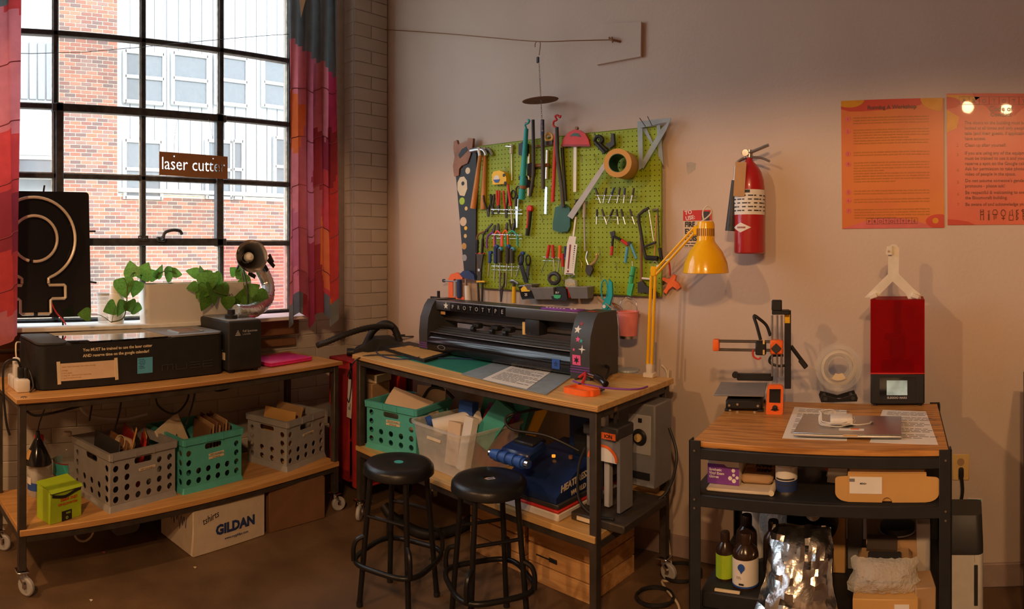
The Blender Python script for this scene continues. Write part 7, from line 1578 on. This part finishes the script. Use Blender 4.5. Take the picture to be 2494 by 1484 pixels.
one('orange_clip', MB().tube([(0, 0, .06), (.015, -.01, .05), (.008, -.02, .035), (.025, -.03, .03)], .007, n=7), 'poster_coral', 'small coral plastic clip on the crumpled wrap', 'clip', SF.w(.44, .27, ZB))
# flat-pack box with label
fb = T('mailer_box', 'flat tan mailer box with rounded flaps and a white label', 'box', SF.w(.545, .0, ZB), SF.rz)
BW_, BHt = .262, .098
MB().box((BW_ / 2, .16, BHt / 2 + .002), (BW_, .26, BHt), .002).build('body', 'card_gold', fb); MB().box((BW_ / 2, .155, BHt + .014), (BW_ - .01, .25, .022), .003, rot=(R(6), 0, 0)).build('lid', 'card', fb)
MB().plate([(.0, .002), (BW_ * .44, .002)] + [(BW_ * .5 + .017 * math.cos(R(180 - 180 * i / 8)), .002 + .017 * math.sin(R(180 * i / 8))) for i in range(9)] + [(BW_ * .56, .002), (BW_, .002), (BW_, BHt), (0, BHt)], [], .003, Matrix.Translation((0, .024, 0))).build('front_flap', 'card_gold', fb)
for sg in (-1, 1):
    e_ = [(0, BHt * .9), (0, .003)] + [(sg * .042 * math.sin(R(90 * i / 6)) , .003 + .03 * (1 - math.cos(R(90 * i / 6)))) for i in range(7)] + [(sg * .042, BHt * .7)] + [(sg * (.042 - .018 * (1 - math.cos(R(90 * i / 4)))), BHt * .78 + .10 * BHt * math.sin(R(90 * i / 4))) for i in range(5)]
    MB().prism(e_, .022, .025, X=Matrix.Translation((0 if sg < 0 else BW_, 0, 0))).build('side_flap', 'card_gold', fb)
lb = MB().box((BW_ * .23, .0215, BHt * .60), (.108, .001, .056)).build('white_label', 'paper', fb); MB().text('MINI+', .0085, TX(BW_ * .155, .0205, BHt * .63), bold=.0002).build('lettering', 'dark', lb); MB().box((BW_ * .055, .0205, BHt * .77), (.018, .001, .010)).build('stamp', 'grey', lb)
one('plastic_sleeve', MB().box((0, 0, .07), (.09, .004, .15), rot=(R(-12), R(10), 0)), 'clear_sheet', 'frosted plastic sleeve leaning left of the mailer box', 'sleeve', SF.w(.505, .26, ZB), SF.rz)
one('instruction_sheet', MB().box((0, 0, .05), (.07, .002, .10), rot=(R(-6), R(4), 0)), 'paper', 'white folded sheet standing left of the mailer box', 'paper', SF.w(.495, .20, ZB), SF.rz)
# ================================================================ lower shelf
def bot(label, px, py, r, h, z, mats, y=None, name='resin_bottle'):
    p = at_h(px, py, ZD) if y is None else SF.w(SF.hit(px, y), y); t = T(name, label, 'bottle', (p.x, p.y, z))
    MB().lathe([(.001, 0), (r, 0), (r, h * .62), (r * .9, h * .72), (r * .5, h * .80), (r * .42, h * .82)], 26).build('body', mats[0], t); MB().lathe([(r * .48, h * .81), (r * .48, h * .98), (r * .42, h), (.001, h)], 22).build('cap', mats[1], t)
    if mats[2]: MB().lathe([(r + .0008, h * .08), (r + .0008, h * .60)], 26).build('label_band', mats[2], t)
    return t
b1 = bot('brown resin bottle with lime green label', 0, 0, .033, .225, ZD, ('amber_bottle', 'amber_bottle', 'lime'), y=.16) if False else None
def shelfbot(label, x, y, r, h, mats): 
    t = T('resin_bottle', label, 'bottle', SF.w(x, y, ZD + .06)); MB().lathe([(.001, 0), (r, 0), (r, h * .60), (r * .92, h * .68), (r * .5, h * .79), (r * .44, h * .81)], 28).build('body', mats[0], t); MB().lathe([(r * .52, h * .80), (r * .52, h * .97), (r * .46, h), (.001, h)], 24).build('cap', mats[1], t)
    if mats[2]: MB().lathe([(r + .0008, h * .05), (r + .0008, h * .56)], 28).build('label_band', mats[2], t)
    return t
shelfbot('brown resin bottle with lime green label', .095, .13, .033, .165, ('amber_bottle', 'amber_bottle', 'lime'))
bw_ = shelfbot('brown resin bottle with white label and blue drop', .178, .10, .046, .185, ('amber_bottle', 'amber_bottle', 'paper'))
MB().prism([(0.013 * math.cos(R(a)), .080 + .013 * math.sin(R(a))) for a in range(-60, 241, 20)] + [(0, .058)], -.0485, -.0475).build('blue_drop', 'blue', bw_); MB().lathe([(.0475, .008), (.0475, .014)], 28).build('blue_rim', 'blue', bw_); MB().text('m.', .02, TX(-.008, -.0482, .040), align='CENTER').build('lettering', 'lgrey', bw_); MB().box((0, -.0482, .022), (.018, .001, .006)).build('mark', 'ink', bw_)
shelfbot('tall plain brown bottle behind the lime labelled one', .15, .235, .040, .19, ('amber_bottle', 'amber_bottle', None)); shelfbot('plain brown bottle behind the white labelled one', .255, .22, .038, .185, ('amber_bottle', 'amber_bottle', None))
t = T('spray_bottle', 'white plastic bottle at the back of the lower shelf', 'bottle', SF.w(.13, .46, ZD)); MB().lathe([(.001, 0), (.05, 0), (.05, .20), (.03, .25), (.02, .26)], 24).build('body', 'white', t); MB().lathe([(.022, .26), (.022, .31), (.001, .312)], 20).build('cap', 'white', t)
one('clear_bag', MB().sphere((0, 0, .14), .14, sc_=(.8, .5, 1.0)), 'bubble', 'bulging clear plastic bag behind the brown bottles', 'plastic bag', SF.w(.25, .45, ZD))
t = T('black_spool', 'black filament spool standing behind the foil bag', 'filament spool', SF.w(.385, .34, ZD + .05), SF.rz + .1)
for y in (0, .06): MB().lathe([(.03, 0), (.10, 0), (.10, .004), (.03, .004), (.03, 0)], 40, X=TX(0, y, .155)).build('flange', 'gloss_black', t)
MB().lathe([(.03, 0), (.085, 0), (.085, .058), (.03, .058)], 36, X=TX(0, .06, .155)).build('filament', 'black', t)
one('tall_box', MB().box((0, 0, .13), (.08, .06, .26), .003), 'card_gold', 'narrow tan box behind the foil bag', 'box', SF.w(.47, .38, ZD), SF.rz)
one('grey_board', MB().box((0, 0, .14), (.06, .03, .28), .003), 'grey', 'grey board standing right of the tan box', 'board', SF.w(.545, .40, ZD), SF.rz)
# crumpled foil bag
fo = T('foil_bag', 'crumpled silver foil bag spilling over the lower shelf front', 'foil bag', SF.w(.375, -.02, ZD - .03), SF.rz); rnd = random.Random(4)
def crumple(w0, w1, h, d, amp, tilt, nu=26, nv=20, seed=0):
    rnd = random.Random(seed); vs = []; fs = []
    N = [[rnd.uniform(-1, 1) for _ in range(nu + 1)] for _ in range(nv + 1)]
    for j in range(nv + 1):
        v = j / nv; w_ = w0 + (w1 - w0) * v + .012 * math.sin(9 * v)
        for i in range(nu + 1):
            s_ = i / nu; bul = d * math.sin(PI * s_) ** .6 * math.sin(PI * min(1, v * .9 + .06)) ** .6
            vs.append(((s_ - .5) * w_ + amp * .5 * N[j][i], tilt * v - bul + amp * N[nv - j][i] * (1 + .5 * math.sin(13 * s_ + 7 * v)), h * v + amp * .4 * N[j][nu - i]))
    for j in range(nv):
        for i in range(nu): k = j * (nu + 1) + i; fs.append((k, k + 1, k + nu + 2, k + nu + 1))
    return vs, fs
vs, fs = crumple(.29, .20, .30, .07, .006, .15, 17, 15, seed=2); MB().add(vs, fs).build('foil_front', 'foil', fo, smooth_=16)
vs, fs = crumple(.29, .20, .30, -.05, .006, .15, 11, 10, seed=3); MB().add(vs, [f[::-1] for f in fs]).build('foil_back', 'foil', fo, smooth_=12)
vs, fs = crumple(.34, .28, .09, .06, .014, -.01, 12, 5, seed=5); MB().add([(x - .03, y - .045, z - .005) for x, y, z in vs], fs).build('foil_fold', 'foil', fo, smooth_=10)
# right stack
def stack(name, label, x, y, z, d, mat, cat, rz=0): return one(name, MB().box((0, 0, d[2] / 2), d, .003), mat, label, cat, SF.w(x, y, z), SF.rz + rz)
stack('tan_carton', 'wide tan carton at the bottom of the right stack', .67, .14, ZD, (.22, .20, .072), 'card_gold', 'carton')
MB_ = MB().box((.055, -.1012, .045), (.05, .001, .022)); one('carton_label', MB_, 'paper', 'white label on the tan carton', 'label', SF.w(.67, .14, ZD), SF.rz)
vs, fs = crumple(.25, .22, .10, .05, .006, .04, 18, 10, seed=8)
bu = T('bubble_parcel', 'bubble wrapped parcel lying on the tan carton', 'parcel', SF.w(.665, .09, ZD + .075), SF.rz); MB().add(vs, fs).build('wrap_front', 'bubble', bu, smooth_=50); MB().box((0, .10, .04), (.20, .14, .07), .015).build('parcel', 'card', bu); MB().box((.0, .085, .078), (.12, .06, .012), .005).build('dark_patch', 'dark', bu)
stack('brown_carton', 'brown carton standing behind the bubble parcel', .70, .36, ZD, (.22, .22, .175), 'card', 'carton', .05)
stack('clear_box', 'clear plastic box at the right of the lower shelf', .805, .34, ZD, (.05, .20, .24), 'clear_soft', 'box')
stack('cardboard_flap', 'loose cardboard flap at the right end of the lower shelf', .80, .12, ZD, (.07, .12, .10), 'card', 'cardboard', .1)
dc = T('dark_dish', 'dark round dish with a pale rim resting on the brown carton', 'dish', SF.w(.71, .33, ZD + .177), SF.rz)
MB().lathe([(.001, 0), (.062, 0), (.066, .004), (.066, .028), (.06, .03), (.001, .03)], 30).build('dish', 'black', dc); MB().lathe([(.0665, .002), (.0675, .003), (.0675, .007), (.0665, .008)], 30).build('rim', 'lgrey', dc)
one('smoked_tray', MB().prism([(-.06, 0), (.05, 0), (.055, .02), (-.055, .025)], -.03, .03), 'smoked', 'smoked plastic tray leaning on the brown carton front', 'tray', SF.w(.655, .25, ZD + .155), rot=(R(28), 0, SF.rz))
one('pale_stick', MB().box((0, 0, .004), (.09, .01, .008), .001), 'cream', 'short pale stick at the shelf front below the bottles', 'stick', SF.w(.13, .03, ZD + .061), SF.rz)
one('black_tray', MB().box((0, 0, .03), (.27, .26, .06), .006), 'matte_black', 'black plastic tray under the brown resin bottles', 'tray', SF.w(.175, .15, ZD), SF.rz)
# ================================================================ air purifier and cabinet at the right
p = at_h(2347, 1470, 0); r0 = 2.72; a = AZ(2347)
ap = T('air_purifier', 'white tower air purifier with dark vented top', 'air purifier', (r0 * math.sin(a), r0 * math.cos(a), 0), -a)
w_ = .082
vprism(MB(), rrect(-w_, 0, w_, .19, .03, 6), .0, .315).build('body', 'white', ap)
n_ = len(rrect(0, 0, 1, 1, .1, 6)); lo, hi = rrect(-w_, 0, w_, .19, .03, 6), rrect(-w_ + .008, .06, w_ - .004, .185, .03, 6)
MB().add([(x, y, .315) for x, y in lo] + [(x, y, .345) for x, y in lo] + [(x, y, .475 - .02 * (y < .09)) for x, y in hi], [tuple(range(2 * n_, 3 * n_))] + [(q * n_ + i, q * n_ + (i + 1) % n_, (q + 1) * n_ + (i + 1) % n_, (q + 1) * n_ + i) for q in range(2) for i in range(n_)]).build('top', 'dark', ap)
vt = MB()
for j in range(6):
    for i in range(12): vt.box((-.06 + i * .0108, .014 + j * .007, .362 + j * .0125), (.005, .004, .009), rot=(R(-28), 0, 0))
vt.build('vent_slots', 'ink', ap, kind='stuff')
MB().box((w_ * .62, -.001, .19), (.016, .004, .17), .006).build('front_slot', 'dark', ap); MB().box((w_ * .55, .0, .30), (.002, .002, .03)).build('seam', 'lgrey', ap)
cbn = T('dark_cabinet', 'dark cabinet standing at the edge of the room beside the purifier', 'cabinet', (.285, 2.30, 0))
MB().box((.25, .25, .55), (.5, .5, 1.02), .004).build('body', 'matte_black', cbn); MB().box((.25, -.008, .30), (.46, .016, .46), .003).box((.25, -.008, .80), (.46, .016, .46), .003).split('door', 'dark', cbn); MB().cyl((.03, -.02, .56), (.03, -.035, .56), .01).cyl((.03, -.02, .60), (.03, -.035, .60), .01).split('knob', 'steel', cbn)
f_ = MB()
for x in (.05, .45):
    for y in (.05, .45): f_.cyl((x, y, 0), (x, y, .045), .02)
f_.split('foot', 'black', cbn)
